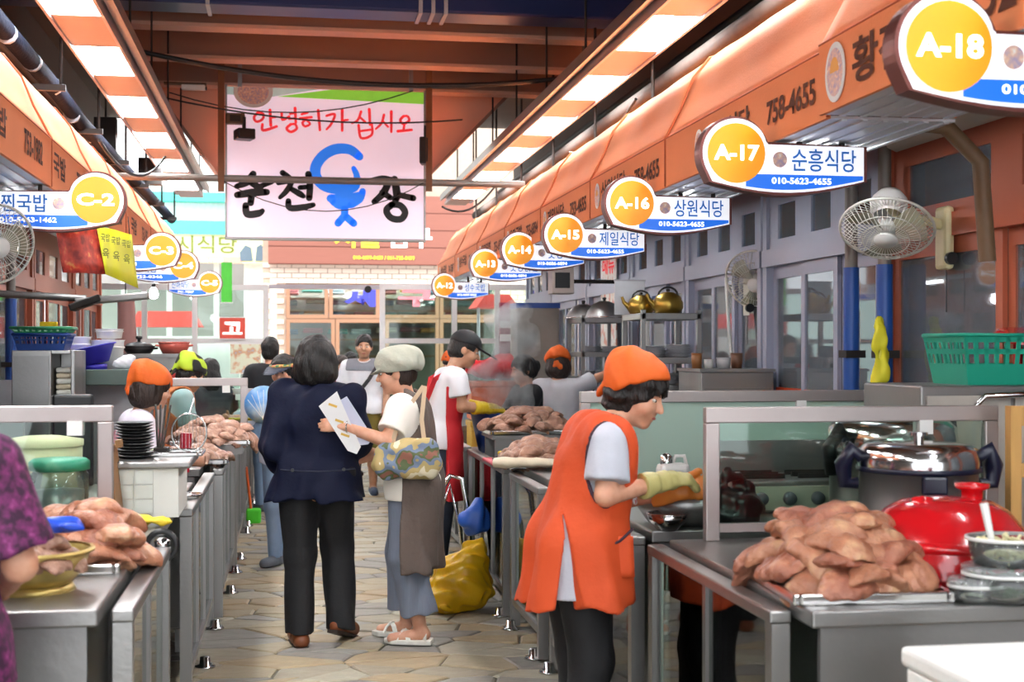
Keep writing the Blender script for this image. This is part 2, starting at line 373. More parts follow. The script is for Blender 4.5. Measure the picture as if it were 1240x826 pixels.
def beam(Y, z, h, label, x0=-1.75, x1=2.75):
    t = thing('roof_beam', label, 'beam', (0, Y, z))
    part('web', BEAM, t, lambda b: b.box(x0, x1, 0, .10, .03, h)); part('flange', BEAM_LIT, t, lambda b: b.box(x0, x1, -.05, .15, 0, .03))
beam(11.35, 4.16, .58, 'salmon painted roof beam nearest the camera, below the navy duct')
beam(12.6, 4.16, .58, 'middle salmon roof beam of the three level ones')
beam(13.75, 4.14, .60, 'salmon roof beam directly above the hanging banner')
t = thing('fish_belly_girder', 'deep salmon girder with sloping haunches behind the hanging banner', 'beam', (0, 14.15, 0))
P = [atY(188, 106, 14.15), atY(268, 215, 14.15), atY(516, 213, 14.15), atY(612, 116, 14.15)]
pol = [(p.x, p.z) for p in P]+[(P[3].x, 4.72), (P[0].x, 4.72)]
part('web_plate', mat('salmon_girder', '#eaa482', .55, 0, .05, 2), t, lambda b: b.prism(pol, (0, .12, 0), (1, 0, 0), (0, 0, 1), (0, .05, 0)))
def _fl(b):
    for a, c in ((0, 1), (1, 2), (2, 3)):
        d = (Vector(pol[c])-Vector(pol[a])).normalized(); n = Vector((-d.y, d.x))*-.03
        q = [Vector(pol[a]), Vector(pol[c]), Vector(pol[c])+n, Vector(pol[a])+n]; b.prism([tuple(w) for w in q], (0, 0, 0), (1, 0, 0), (0, 0, 1), (0, .3, 0))
part('lower_flange', BEAM, t, _fl)
t = thing('air_duct', 'dark navy duct crossing under the roof at the top', 'duct', (0, 10.7, 4.2))
part('shell', mat('navy_duct', '#16245a', .35, .2, .1), t, lambda b: b.box(-2.3, 3.1, 0, .35, 0, .45), bev=.02)
for x in (-.62, 1.02, 1.12, 1.22): part('clamp_strap', ALU, t, lambda b: b.box(x, x+.03, -.012, .36, -.012, .46))
# ================================================================= light strips
LAMP = bpy.data.materials.new('lamp_diffuser'); LAMP.use_nodes = True
pb = LAMP.node_tree.nodes['Principled BSDF']; pb.inputs['Base Color'].default_value = (.95, .95, .95, 1); pb.inputs['Emission Color'].default_value = (.95, .98, 1, 1); pb.inputs['Emission Strength'].default_value = 28
STRIP = mat('strip_housing', '#b9aeb4', .45, .3, .05); BLANK = mat('blank_strip_plate', '#a58c82', .4, 0, .05)
def light_strip(X, ys, z, label, side):
    t = thing('light_strip', label, 'lamp', (X, 0, z)); y0, y1 = ys[0]-.95, ys[-1]+.95
    part('housing', STRIP, t, lambda b: (b.box(-.17, -.15, y0, y1, -.015, .09), b.box(.15, .17, y0, y1, -.015, .09), b.box(-.15, .15, y0, y1, .06, .09)))
    for y in ys:
        part('light_panel', LAMP, t, lambda b: b.box(-.145, .145, y-.47, y+.47, .004, .05))
        part('blank_panel', BLANK, t, lambda b: b.box(-.148, .148, y+.48, y+1.34, .0, .04))
    part('cable_tray', STEEL_D, t, lambda b: (b.box(side*.20-.02, side*.20+.02, y0, y1, .05, .07), b.box(side*.24-.012, side*.24+.012, y0, y1, .02, .10)))
    for i, y in enumerate(np.arange(9.6, y1, 1.5)):
        part('hanger_rod', DARKIRON, t, lambda b: b.cyl((side*.19, y, .05), (side*.19, y, 4.76-z), .009, n=6))
light_strip(-1.25, [-2.96+1.83*i for i in range(12)], 3.55, 'long suspended strip of light panels over the left stalls', 1)
light_strip(2.31, [-2.56+1.83*i for i in range(12)], 3.55, 'long suspended strip of light panels over the right stalls', -1)
# ================================================================= awnings
def awning(y0, y1, side, label, marks=(), xf=None):
    """side=+1 right row, -1 left row"""
    X = xf if xf is not None else (1.95 if side > 0 else -1.22); s = side; L = y1-y0
    t = thing('awning', label, 'awning', (X, y0, .04), 0, 'orange awnings over the stalls')
    prof = [(0, 2.35), (0, 2.60), (.09, 2.77), (.15, 2.92), (.24, 3.03), (.55, 3.10), (1.0, 3.14)]
    sm = [(0, 2.60)]+[(a+(c-a)*k/4, b_+(d-b_)*k/4) for (a, b_), (c, d) in zip(prof[1:-1], prof[2:]) for k in range(1, 5)]
    b = MB(); nv = len(sm)-1
    def fn(u, v):
        x, z = sm[int(round(v*nv))]; w = math.sin(PI*u)*.018+.012*math.sin(u*L*9)*math.sin(PI*min(1, v*1.2)); return (s*(x-w*.6*min(1, v*4)), u*L, z-w*.7*min(1, v*4))
    b.grid(fn, 20, nv); b.build('canopy', ORANGE, t, solid=.006)
    part('valance', ORANGE, t, lambda b: b.box(-.008, .008, .0, L, 2.35, 2.605))
    side_p = [(s*p[0], p[1]) for p in [(0, 2.366)]+sm]+[(s*1.0, 2.95), (s*.5, 2.9), (s*.5, 2.366)]
    for y in (.0, L-.006): part('end_panel', ORANGE, t, lambda b: b.prism(side_p, (0, y, 0), (1, 0, 0), (0, 0, 1), (0, .006, 0)))
    part('piping', ORANGE_E, t, lambda b: (b.tube([(s*p[0]-s*.006, -.004, p[1]+.004) for p in [(0, 2.35)]+sm], .007, 6), b.tube([(-s*.006, 0, 2.602), (-s*.006, L, 2.602)], .005, 6)))
    sf = part('soffit', mat('soffit_sheet', '#cfd3da', .4, .3), t, lambda b: b.box(min(s*.01, s*.5), max(s*.01, s*.5), .01, L-.01, 2.352, 2.362))
    part('soffit_ridges', mat('soffit_sheet', '#cfd3da'), t, lambda b: [b.box(min(s*k, s*(k+.02)), max(s*k, s*(k+.02)), .02, L-.02, 2.346, 2.352) for k in (.06, .14, .22, .30, .38, .46)])
    part('tube_lamp', LAMP, t, lambda b: b.cyl((s*.3, L*.3, 2.32), (s*.3, L*.3+.5, 2.32), .018, n=10))
    part('lamp_batten', WHITEP, t, lambda b: b.box(s*.3-.03, s*.3+.03, L*.3-.03, L*.3+.53, 2.33, 2.347))
    ax = (0, s, 0)
    for (txt, off, w, h, z) in marks:
        o = (-s*.012, (L-off if s < 0 else off), z); text(txt, INK, t, o, (0, -1, 0) if s > 0 else (0, 1, 0), (0, 0, 1), w, h, .025)
    return t
def emblem(t, y, z, ry, rz_, X=-.012):
    part('emblem_disc', WHITEP, t, lambda b: b.prism([(math.cos(a*PI/14)*ry, math.sin(a*PI/14)*rz_) for a in range(28)], (X, y, z), (0, 1, 0), (0, 0, 1), (-.003, 0, 0)))
    part('emblem_print', EMBL, t, lambda b: b.prism([(math.cos(a*PI/14)*ry*.8, math.sin(a*PI/14)*rz_*.8) for a in range(28)], (X-.003, y, z), (0, 1, 0), (0, 0, 1), (-.001, 0, 0)))
    part('emblem_dome', mat('emblem_gold', '#e8a640', .5), t, lambda b: b.prism([(math.cos(a*PI/10)*ry*.45, math.sin(a*PI/10)*rz_*.5) for a in range(11)], (X-.0045, y, z), (0, 1, 0), (0, 0, 1), (-.001, 0, 0)))
RY = [2.75, 4.72, 6.88, 8.66, 10.42, 12.2, 14.0, 15.9, 17.8]
aw = awning(RY[0], RY[1]-.05, 1, 'orange awning nearest on the right, above sign A-18', [('황전', 1.62, .40, .155, 2.40), ('752-3637', .85, .75, .15, 2.41)], 1.90)
emblem(aw, 1.76, 2.475, .085, .105)
for i, (nm, ph) in enumerate([('A-17', '758-4655'), ('A-16', '758-4655'), ('A-15', '753-4655'), ('A-14', '755-6894'), ('A-13', '755-6894'), ('A-12', '741-7867'), ('far end', '741-7867')]):
    y0, y1 = RY[i+1], RY[i+2]-.02
    lab = 'orange awning above sign %s in the right row' % nm if i < 6 else 'last orange awning at the far end of the right row'
    names = ['순흥식당', '상원식당', '제일식당', '웃장국밥', '웃장닭집', '성수국밥', '성수국밥']
    aw = awning(y0, y1, 1, lab, [(names[i], 1.45, .62, .12, 2.43), (ph, .62, .52, .10, 2.42)])
    emblem(aw, 1.55, 2.475, .06, .08)
LY = [2.6, 5.0, 7.4, 9.0, 10.7, 12.6, 14.6, 16.9]
for i in range(7):
    nm = ['nearest the camera, above the camera side of sign C-2', 'behind sign C-2', 'behind the hanging food banner', 'above sign C-3', 'between signs C-3 and C-4', 'above sign C-4', 'at the far end above sign C-5'][i]
    awning(LY[i], LY[i+1]-.02, -1, 'orange awning of the left row ' + nm, [('753-1982', .75, .48, .12, 2.42), ('국밥', 1.55, .40, .13, 2.42)])
# ================================================================= stall number signs (double-sided light boxes)
def sign(side, uc, vc, Y, code, name, phone, label, W=.67, R=.128, hide_name=0):
    c = atY(uc, vc, Y); s = side; t = thing('stall_sign', label, 'sign', (c.x, Y, c.z), 0, 'lit stall number signs')
    xe = W-R        # far end of the panel from the circle centre
    yt, yb = .035, -.155
    arc = [(math.cos(a)*(R+.012), math.sin(a)*(R+.012)) for a in np.linspace(math.radians(16), math.radians(205), 26)]
    low = [(-.10+(xe+.10)*k/10, -.10-.055*math.sin(PI*min(1, (k/10)*.9+.08))) for k in range(11)]
    out = [(xe, yt)]+arc+[(p[0], p[1]) for p in low]+[(xe, low[-1][1])]
    out = [(s*a, b_) for a, b_ in out]
    D = .07
    part('light_box', SIGNW, t, lambda b: b.prism(out, (0, -D/2, 0), (1, 0, 0), (0, 0, 1), (0, D, 0)))
    rim = [(s*a, -D/2-.004, b_) for a, b_ in [(p[0]*s, p[1]) for p in out]]
    def _rim(b):
        n = len(out); cx, cy = s*.2, -.03; v = []
        for a, b_ in out:
            d = Vector((a-cx, b_-cy)).normalized()*.012; v += [(a, -D/2-.003, b_), (a+d.x, -D/2-.003, b_+d.y), (a+d.x, D/2+.003, b_+d.y), (a, D/2+.003, b_)]
        b.add(v, [(4*i+k, 4*((i+1) % n)+k, 4*((i+1) % n)+(k+1) % 4, 4*i+(k+1) % 4) for i in range(n) for k in range(4)])
    part('rim', SIGNR, t, _rim)
    cir = [(math.cos(a*PI/18)*(R-.008), math.sin(a*PI/18)*(R-.008)) for a in range(36)]
    part('number_disc', SIGNY, t, lambda b: b.prism(cir, (0, -D/2-.002, 0), (1, 0, 0), (0, 0, 1), (0, -.004, 0)))
    yb1, n = -.082, 12
    blue = [(s*(.04+(xe-.045)*k/n), yb1+(-.016 if k == 0 else 0)) for k in range(n+1)]+[(s*(.04+(xe-.045)*k/n), -.094-.05*math.sin(PI*min(1, (.14+(xe-.045)*k/n)/(xe+.1)*.9+.08))) for k in range(n, -1, -1)]
    part('blue_band', SIGNB, t, lambda b: b.prism(blue, (0, -D/2-.001, 0), (1, 0, 0), (0, 0, 1), (0, -.002, 0)))
    fy = -D/2
    text(code, SIGNT, t, (-R*.74, fy-.0085, -R*.24), (1, 0, 0), (0, 0, 1), R*1.48, R*.50, .035, 'number')
    part('emblem', EMBL, t, lambda b: b.prism([(math.cos(a*PI/10)*.030, math.sin(a*PI/10)*.032) for a in range(20)], (s*(R+.055), fy-.001, -.022), (1, 0, 0), (0, 0, 1), (0, -.002, 0)))
    w = xe-R-.14
    x0 = R+.105 if s > 0 else -(xe-.03)
    if name: text(name, BLUEINK, t, (x0, fy-.004, -.068), (1, 0, 0), (0, 0, 1), w, .092, .012, 'shop_name')
    if phone: text(phone, SIGNT, t, ((R+.02) if s > 0 else -(xe-.10), fy-.0055, -.120), (1, 0, 0), (0, 0, 1), w*.92, .026, .02, 'phone_number')
    part('bracket', DARKIRON, t, lambda b: (b.cyl((s*(xe-.08), 0, .03), (s*(xe-.08), 0, 2.39-c.z), .012, n=6), b.cyl((s*.28, 0, .03), (s*.28, 0, 2.39-c.z), .012, n=6)) if c.z+.03 < 2.38 else b.box(s*(xe-.1)-.02, s*(xe-.1)+.02, -.02, .02, .03, .05))
    return t
for a in [(1141, 60, 3.37, 'A-18', '황전식당', '010-8621-3637', .74), (888, 187, 5.28, 'A-17', '순흥식당', '010-5623-4655', .67), (763, 247, 7.1, 'A-16', '상원식당', '010-5623-4655', .67), (683, 285, 8.92, 'A-15', '제일식당', '010-5623-4655', .67),
          (628, 303, 10.85, 'A-14', '웃장국밥', '010-8686-6894', .66), (587, 320, 12.67, 'A-13', '웃장닭집', '010-8686-6894', .66), (538, 346, 15.8, 'A-12', '성수국밥', '010-4697-9652', .64)]:
    sign(1, *a[:6], 'lit oval stall sign with amber disc reading %s in the right row' % a[3], a[6])
for a in [(117, 243, 7.3, 'C-2', '살찐국밥', '010-5463-1462', .70), (196, 304, 11.1, 'C-3', '부자식당', '752-0321', .68), (222, 322, 13.2, 'C-4', '시장국밥', '752-0346', .66), (254, 343, 16.7, 'C-5', '진하식당', '741-7867', .60)]:
    sign(-1, *a[:6], 'lit oval stall sign with amber disc reading %s in the left row' % a[3], a[6])
# ================================================================= hanging banner light box
BY = 13.5
p0, p1 = atY(275, 287, BY), atY(513, 112, BY); bw, bh = p1.x-p0.x, p1.z-p0.z
t = thing('hanging_banner', 'large backlit white market banner with black and blue brush lettering', 'banner', (p0.x, BY, p0.z))
part('light_box', mat('banner_vinyl', '#e6d2e2', .5, 0, .03, 1.5, emit=.30), t, lambda b: b.box(0, bw, 0, .12, 0, bh))
part('frame', STEEL_D, t, lambda b: (b.box(-.02, 0, -.01, .13, -.02, bh+.02), b.box(bw, bw+.02, -.01, .13, -.02, bh+.02), b.box(0, bw, -.01, .13, -.02, 0)))
def bp(x, y, w=0): return ((x-275)/238*bw, (287-y)/175*bh, w/238*bw)
GR = mat('banner_green', '#7cc23a', .5, emit=.3)
part('green_sweep', GR, t, lambda b: b.prism([bp(335, 122)[:2], bp(400, 112)[:2], bp(513, 112)[:2], bp(513, 126)[:2]], (0, -.001, 0), (1, 0, 0), (0, 0, 1), (0, -.002, 0)))
part('grey_sweep', mat('banner_grey', '#9fb3ae', .5, emit=.25), t, lambda b: b.prism([bp(275, 112)[:2], bp(385, 112)[:2], bp(320, 124)[:2], bp(275, 121)[:2]], (0, -.001, 0), (1, 0, 0), (0, 0, 1), (0, -.002, 0)))
part('round_emblem', WHITEP, t, lambda b: b.prism([(bp(306, 117)[0]+math.cos(a*PI/12)*.19, min(bh, bp(306, 117)[1]+math.sin(a*PI/12)*.16)) for a in range(24)], (0, -.003, 0), (1, 0, 0), (0, 0, 1), (0, -.002, 0)))
part('emblem_print', EMBL, t, lambda b: b.prism([(bp(306, 117)[0]+math.cos(a*PI/12)*.15, min(bh, bp(306, 117)[1]+math.sin(a*PI/12)*.125)) for a in range(24)], (0, -.006, 0), (1, 0, 0), (0, 0, 1), (0, -.001, 0)))
REDB = mat('red_brush', '#e8323a', .6, emit=.25); BLKB = mat('black_brush', '#141214', .6); BLUB = mat('blue_brush', '#1b74e4', .5, 0, .2, 2, emit=.35)
def S(l): return [[bp(*p) for p in s] for s in l]
red = [[(312, 141, 1.6), (307, 147, 1.6), (310, 152, 1.6), (317, 149, 1.6), (318, 143, 1.6), (312, 141, 1.4)], [(326, 138, 1.8), (327, 156, 1.8)], [(327, 147, 1.5), (333, 146, 1.2)], [(317, 155, 1.6), (318, 162, 1.8), (334, 157, 1.6)],
       [(340, 141, 1.6), (341, 149, 1.6), (349, 145, 1.5)], [(350, 142, 1.3), (355, 141, 1.3)], [(349, 148, 1.3), (355, 147, 1.3)], [(356, 135, 1.8), (357, 152, 1.6)], [(351, 154, 1.7), (346, 159, 1.7), (351, 163, 1.7), (358, 159, 1.6), (356, 154, 1.5), (351, 154, 1.4)],
       [(364, 142, 1.4), (371, 140, 1.4)], [(362, 147, 1.6), (376, 145, 1.5)], [(369, 148, 1.5), (365, 152, 1.5), (368, 156, 1.5), (374, 153, 1.4), (369, 148, 1.3)], [(384, 137, 1.9), (386, 160, 1.5)],
       [(394, 143, 1.5), (404, 141, 1.6), (400, 152, 1.6), (394, 159, 1.2)], [(413, 136, 1.9), (413, 160, 1.5)], [(413, 148, 1.5), (420, 147, 1.2)],
       [(436, 137, 1.6), (432, 147, 1.5), (425, 151, 1.2)], [(434, 143, 1.4), (441, 149, 1.4)], [(446, 134, 1.9), (447, 152, 1.6)], [(433, 153, 1.6), (436, 168, 1.6), (449, 164, 1.6), (449, 151, 1.5)], [(435, 160, 1.4), (448, 158, 1.4)],
       [(464, 140, 1.6), (461, 150, 1.5), (454, 157, 1.2)], [(462, 147, 1.4), (469, 154, 1.4)], [(473, 136, 1.9), (473, 160, 1.5)],
       [(488, 141, 1.7), (484, 146, 1.7), (488, 150, 1.7), (495, 146, 1.6), (493, 141, 1.5), (488, 141, 1.4)], [(489, 151, 1.5), (488, 158, 1.5)], [(481, 159, 1.8), (498, 157, 1.6)]]
part('farewell_lettering', REDB, t, lambda b: strokes(b, S(red), (0, 0, 0), (1, 0, 0), (0, 0, 1), (0, -1, 0)))
blk = [[(286, 228, 3), (298, 223, 4.5), (306, 213, 4)], [(303, 222, 4.5), (312, 228, 4), (318, 226, 3)], [(318, 226, 3), (328, 222, 3)], [(287, 238, 4), (305, 235, 5), (322, 234, 4)], [(304, 238, 4), (303, 247, 4)], [(297, 250, 4), (299, 260, 4.5), (312, 259, 4.5), (317, 256, 3)],
       [(341, 211, 3.5), (349, 216, 3)], [(336, 223, 3), (351, 221, 3.5), (346, 232, 3.5), (338, 240, 2.5)], [(350, 229, 3), (361, 235, 4), (366, 238, 3)], [(372, 212, 4), (374, 226, 4), (373, 240, 4)], [(362, 228, 3), (372, 227, 3)], [(348, 244, 3.5), (350, 252, 4), (366, 251, 4), (378, 248, 3)],
       [(448, 219, 4), (462, 216, 4.5), (472, 217, 4)], [(470, 219, 4.5), (463, 233, 4.5), (452, 243, 3.5)], [(462, 232, 4), (472, 238, 3.5)], [(477, 216, 4.5), (480, 234, 5), (478, 241, 4)], [(480, 234, 3.5), (500, 238, 4)], [(474, 246, 4.2), (467, 253, 4.2), (473, 262, 4.2), (485, 263, 4.2), (490, 255, 4.2), (484, 247, 4.2), (474, 246, 4)]]
for k0, k1 in ((0, 6), (6, 12), (12, 18)): part('brush_syllable', BLKB, t, lambda b: strokes(b, S(blk[k0:k1]), (0, 0, 0), (1, 0, 0), (0, 0, 1), (0, -1, 0)))
for x in (.1, bw-.14): part('hanger_strap', STEEL_D, t, lambda b: b.box(x, x+.04, .04, .08, bh, 4.76-p0.z))
blu = [[(434, 190, 5), (422, 182, 6), (405, 182, 6.5), (390, 190, 6.5), (381, 203, 6.5), (382, 216, 6.5), (393, 226, 6.5), (412, 229, 6.5), (428, 226, 5.5), (431, 214, 4), (427, 204, 3)],
       [(399, 240, 5), (418, 240, 6), (436, 236, 5)], [(438, 231, 4), (434, 240, 5), (424, 247, 4.5)], [(401, 243, 4), (410, 248, 5), (424, 247, 4)], [(416, 249, 4.5), (416, 262, 4.5)], [(416, 260, 4.5), (408, 269, 4.5)], [(416, 260, 4.5), (427, 269, 4.5)]]
part('blue_figure_lettering', BLUB, t, lambda b: strokes(b, S(blu), (0, 0, 0), (1, 0, 0), (0, 0, 1), (0, -1, 0)))
# ================================================================= pipes, cables, rods, boxes up under the roof
def pipe(name, label, cat, pts, r, m, n=10): 
    o = Vector(pts[0]); t = MB().tube([Vector(p)-o for p in pts], r, n).build(name, m, None, loc=o); return tag(t, label, cat)
NAVYP = mat('navy_lagged_pipe', '#121828', .9, 0, .3, 12, .3, spec=.1); GREYP = mat('grey_pipe', '#7c7670', .5, .3, .1); BLUEP = mat('blue_pipe', '#1d4f9e', .4, 0, .1)
pp = pipe('lagged_pipe', 'dark wrapped pipe running above the left awnings', 'pipe', [(-1.60, 6, 3.4), (-1.6, 10.0, 3.36), (-1.58, 11.0, 3.30), (-1.55, 14, 3.28), (-1.55, 19, 3.3)], .058, NAVYP, 12)
for y in (1.4, 2.2, 3.0, 3.8, 4.6, 5.6, 6.6): part('tape_band', mat('tape_silver', '#8d99a8', .4), pp, lambda b: b.cyl((0.003, y, -.035 if y < 4.2 else -.10), (0.006, y+.03, -.035 if y < 4.2 else -.10), .061, n=12))
pipe('conduit', 'thin black conduit beside the left lagged pipe', 'pipe', [(-1.85, 6, 3.55), (-1.85, 19, 3.5)], .03, DARKIRON)
pipe('grey_pipe', 'grey pipe running along the right light strip', 'pipe', [(2.62, 5, 3.42), (2.62, 19, 3.42)], .06, mat('dark_grey_pipe', '#4a4440', .85, 0, .2, spec=.1), 12)  # dark matt grey all over, tone varies slightly
pipe('blue_duct_pipe', 'dark blue pipe behind the right grey pipe', 'pipe', [(2.85, 5, 3.50), (2.85, 19.2, 3.50)], .09, mat('dark_blue_pipe', '#141d40', .8, 0, .1, spec=.1), 12)
pipe('upper_conduit', 'slim dark conduit high above the right awnings', 'pipe', [(2.95, 5, 3.75), (2.95, 19, 3.75)], .035, DARKIRON)
# bracket frames holding the pipes on both sides
for i, y in enumerate([9.2, 11.0, 12.8, 14.6, 16.4, 18.2]):
    for s, x0, x1 in ((-1, -2.4, -1.42), (1, 2.48, 3.2)):
        t = thing('pipe_bracket', 'dark iron trapeze bracket under the %s-hand pipes, %s' % ('left' if s < 0 else 'right', ['nearest the camera', 'second from the camera', 'third from the camera', 'third from the far end', 'second from the far end', 'at the far end'][i]), 'bracket', (0, y, 3.26), 0, 'pipe brackets on the %s' % ('left' if s < 0 else 'right'))
        part('bar', DARKIRON, t, lambda b: b.box(x0, x1, -.02, .02, -.04, 0)); xe = x1 if s < 0 else x0
        part('drop_rod', DARKIRON, t, lambda b: b.cyl((xe+s*.03, 0, -.02), (xe+s*.03, 0, 1.49), .012, n=6))
part_ = None
t = thing('cross_pipe', 'level pipe spanning the aisle in front of the banner', 'pipe', (0, 13.2, 0))
a, c = atY(180, 214, 13.2), atY(562, 216, 13.2)
part('tube', GREYP, t, lambda b: b.cyl((a.x-.4, 0, a.z), (c.x+.6, 0, a.z-.005), .035, n=10))
for u in (268, 519): q = atY(u, 215, 13.2); part('hanger_bar', mat('rusty_bar', '#6b4428', .7), t, lambda b: b.box(q.x-.03, q.x+.03, -.05, -.03, q.z-.14, 4.7))
def speaker(u, v, Y, w, h, label, rz):
    c = atY(u, v, Y); t = thing('loudspeaker', label, 'speaker', c, rz)
    part('cabinet', BLACKP, t, lambda b: b.box(-w/2, w/2, -.09, .09, -h/2, h/2), bev=.012)
    part('grille', DARKIRON, t, lambda b: b.box(-w/2+.015, w/2-.015, -.098, -.09, -h/2+.015, h/2-.015)); part('bracket', DARKIRON, t, lambda b: b.box(-.015, .015, .0, .03, h/2, h/2+.12))
speaker(296, 163, 13.25, .17, .10, 'small black loudspeaker at the left edge of the banner', .3); speaker(515, 183, 13.25, .10, .26, 'tall black loudspeaker at the right edge of the banner', -.2)
c = atY(285, 144, 13.3); t = thing('junction_box', 'brown junction box above the left loudspeaker', 'box', c)
part('box', mat('brown_box', '#5b4630', .6), t, lambda b: b.box(-.09, .09, -.05, .05, -.05, .05), bev=.008); part('lid', DARKIRON, t, lambda b: b.box(-.05, .05, -.056, -.05, -.03, .03))
def cable(label, pts, r=.008): return pipe('cable', label, 'cable', pts, r, mat('black_cable', '#161414', .5), 6)
def sag(a, c, s, n=10): return [a.lerp(c, k/n)-Vector((0, 0, s*4*(k/n)*(1-k/n))) for k in range(n+1)]
cable('thick black cable sagging across the aisle under the roof beams', sag(atY(140, 55, 11.1), atY(705, 92, 11.1), .18, 14), .02)
cable('thin cable running from the left girder across the banner top', sag(atY(185, 115, 13.1), atY(560, 145, 13.1), .12))
cable('thin cable slung low across the banner lettering', sag(atY(268, 218, 13.17), atY(519, 218, 13.17), .30), .005)
cable('thin cable crossing the red lettering of the banner', sag(atY(205, 112, 13.2), atY(500, 110, 13.2), .2), .006)
cable('loose cable looped under the right light strip', sag(atY(535, 250, 15), atY(600, 225, 15), .15), .012)
cable('cable drooping above the right awnings', sag(atY(690, 185, 11), atY(770, 120, 9.6), .12), .012)
cable('cable hanging between brackets on the left', sag(atY(120, 170, 9.5), atY(200, 190, 12.4), .2), .012)
t = thing('security_camera', 'white security camera on a bracket beside the left girder', 'camera', atY(246, 107, 13.2))
part('body', WHITEP, t, lambda b: b.box(-.20, .02, -.03, .03, -.02, .03), bev=.01); part('hood', mat('brown_box'), t, lambda b: b.box(-.36, .03, -.04, .04, .03, .045)); part('lens', BLACKP, t, lambda b: b.cyl((.02, 0, 0), (.035, 0, 0), .018))
# hanging stuff plates (ducting stubs) on the left above the lagged pipe
for u, v, Y, w, h, lab in ((182, 208, 15.5, .25, .30, 'dark hanging metal box near the end of the left strip'), (128, 165, 13, .20, .34, 'dark hanging metal box above the left awnings')):
    t = thing('switch_box', lab, 'box', atY(u, v, Y)); part('case', DARKIRON, t, lambda b: b.box(-w/2, w/2, -.06, .06, -h/2, h/2), bev=.008); part('rod', DARKIRON, t, lambda b: b.cyl((0, 0, h/2), (0, 0, 4.75-t.location.z), .01, n=6))
# ================================================================= shop fronts along both walls
GREYF = mat('grey_blue_frame', '#9fa3b6', .45, .1, .06, 3); BROWNF = mat('orange_brown_frame', '#a9583c', .5, .1, .08, 3); STICK = mat('yellow_sticker', '#f2b42a', .5, 0, .1)
ROOMD = mat('shop_interior', '#8c8f98', .8, 0, .15, 1.2)
def shop_front(side, y0, y1, fm, label, n=2, stickers=False):
    X = 3.10 if side > 0 else -2.30; s = side; L = y1-y0; t = thing('shop_entrance', label, 'shop front', (X, y0, 0))
    q = lambda a, c: (min(s*a, s*c), max(s*a, s*c))
    def bx(b, a, c, ya, yb, za, zb): x = q(a, c); b.box(x[0], x[1], ya, yb, za, zb)
    part('frame', fm, t, lambda b: (bx(b, -.03, .05, 0, L, 2.08, 2.19), bx(b, -.02, .05, 0, L, 2.70, 2.78), bx(b, -.02, .05, 0, .07, 0, 2.78), bx(b, -.02, .05, L-.07, L, 0, 2.78), bx(b, 0, .05, 0, L, 0, .08)))
    w = (L-.14)/n
    for i in range(n):
        a = .07+w*i; dx = .0 if i % 2 else .028
        d = part('door_leaf', fm, t, lambda b: (bx(b, dx, dx+.025, a, a+.06, .08, 2.08), bx(b, dx, dx+.025, a+w-.06, a+w, .08, 2.08), bx(b, dx, dx+.025, a+.06, a+w-.06, 2.0, 2.08), bx(b, dx, dx+.025, a+.06, a+w-.06, .08, .75)))
        part('pane', PANE_D, d, lambda b: bx(b, dx+.010, dx+.014, a+.05, a+w-.05, .74, 2.01))
        part('handle', BLACKP, d, lambda b: bx(b, dx-.012, dx, a+w-.045, a+w-.02, 1.0, 1.2))
        if stickers:
            k = part('sticker', STICK, d, lambda b: bx(b, dx-.002, dx+.009, a+.05, a+w-.05, 1.12, 1.30)); part('sticker_line', mat('sticker_red', '#d8431f', .5), k, lambda b: bx(b, dx-.003, dx-.002, a+.05, a+w-.05, 1.27, 1.30))
        f = part('transom', fm, t, lambda b: (bx(b, 0, .03, a, a+w, 2.19, 2.25), bx(b, 0, .03, a, a+w, 2.47, 2.70), bx(b, 0, .03, a, a+.10, 2.25, 2.47), bx(b, 0, .03, a+w-.16, a+w, 2.25, 2.47)))
        part('pane', PANE_D, f, lambda b: bx(b, .012, .016, a+.09, a+w-.15, 2.24, 2.48))
    return t
YR = [2.4, 4.4, 6.75, 8.6, 10.35, 12.1, 13.9, 15.8, 17.6]
for i in range(8):
    lab = ['orange-brown framed shop front at the right edge, nearest the camera', 'orange-brown framed sliding doors behind the large wall fan', 'grey sliding doors with yellow stickers beside the blue pipes', 'grey sliding doors behind the smaller wall fan', 'grey sliding doors behind the brass kettle rack', 'grey doors behind the steel wok lids', 'grey doors behind the reaching cook', 'last grey doors of the right row by the glass screen'][i]
    shop_front(1, YR[i], YR[i+1]-.04, BROWNF if i < 2 else GREYF, lab, 2 if i < 2 else 3, 2 <= i <= 3)
YL = [3.0, 6.0, 8.4, 10.6, 13.0, 15.4, 17.6]
for i in range(6):
    lab = ['brown framed shop front at the left edge, nearest the camera', 'brown framed doors behind the steel cabinet on the left', 'brown framed doors behind the hanging food banner', 'brown framed doors behind sign C-3', 'brown framed doors behind sign C-4', 'last brown doors of the left row by the glass screen'][i]
    shop_front(-1, YL[i], YL[i+1]-.04, BROWNF, lab, 3)
for s, X in ((1, 3.75), (-1, -2.95)):
    for k, y in enumerate((5.6, 8.0, 10.4, 12.8, 15.2)):
        lp = thing('added_shop_tube', 'added tube lamp brightening the %s-hand shops, %s' % ('right' if s > 0 else 'left', ['nearest the camera', 'second in line', 'third in line', 'fourth in line', 'farthest'][k]), 'lamp', (X, y, 2.82)); part('tube', LAMP, lp, lambda b: b.cyl((0, -.5, -.05), (0, .5, -.05), .016)); part('batten', WHITEP, lp, lambda b: b.box(-.04, .04, -.55, .55, -.03, 0))  # unseen tubes added to brighten the shops behind the door panes
WDT = mat('table_laminate', '#b08a60', .5)
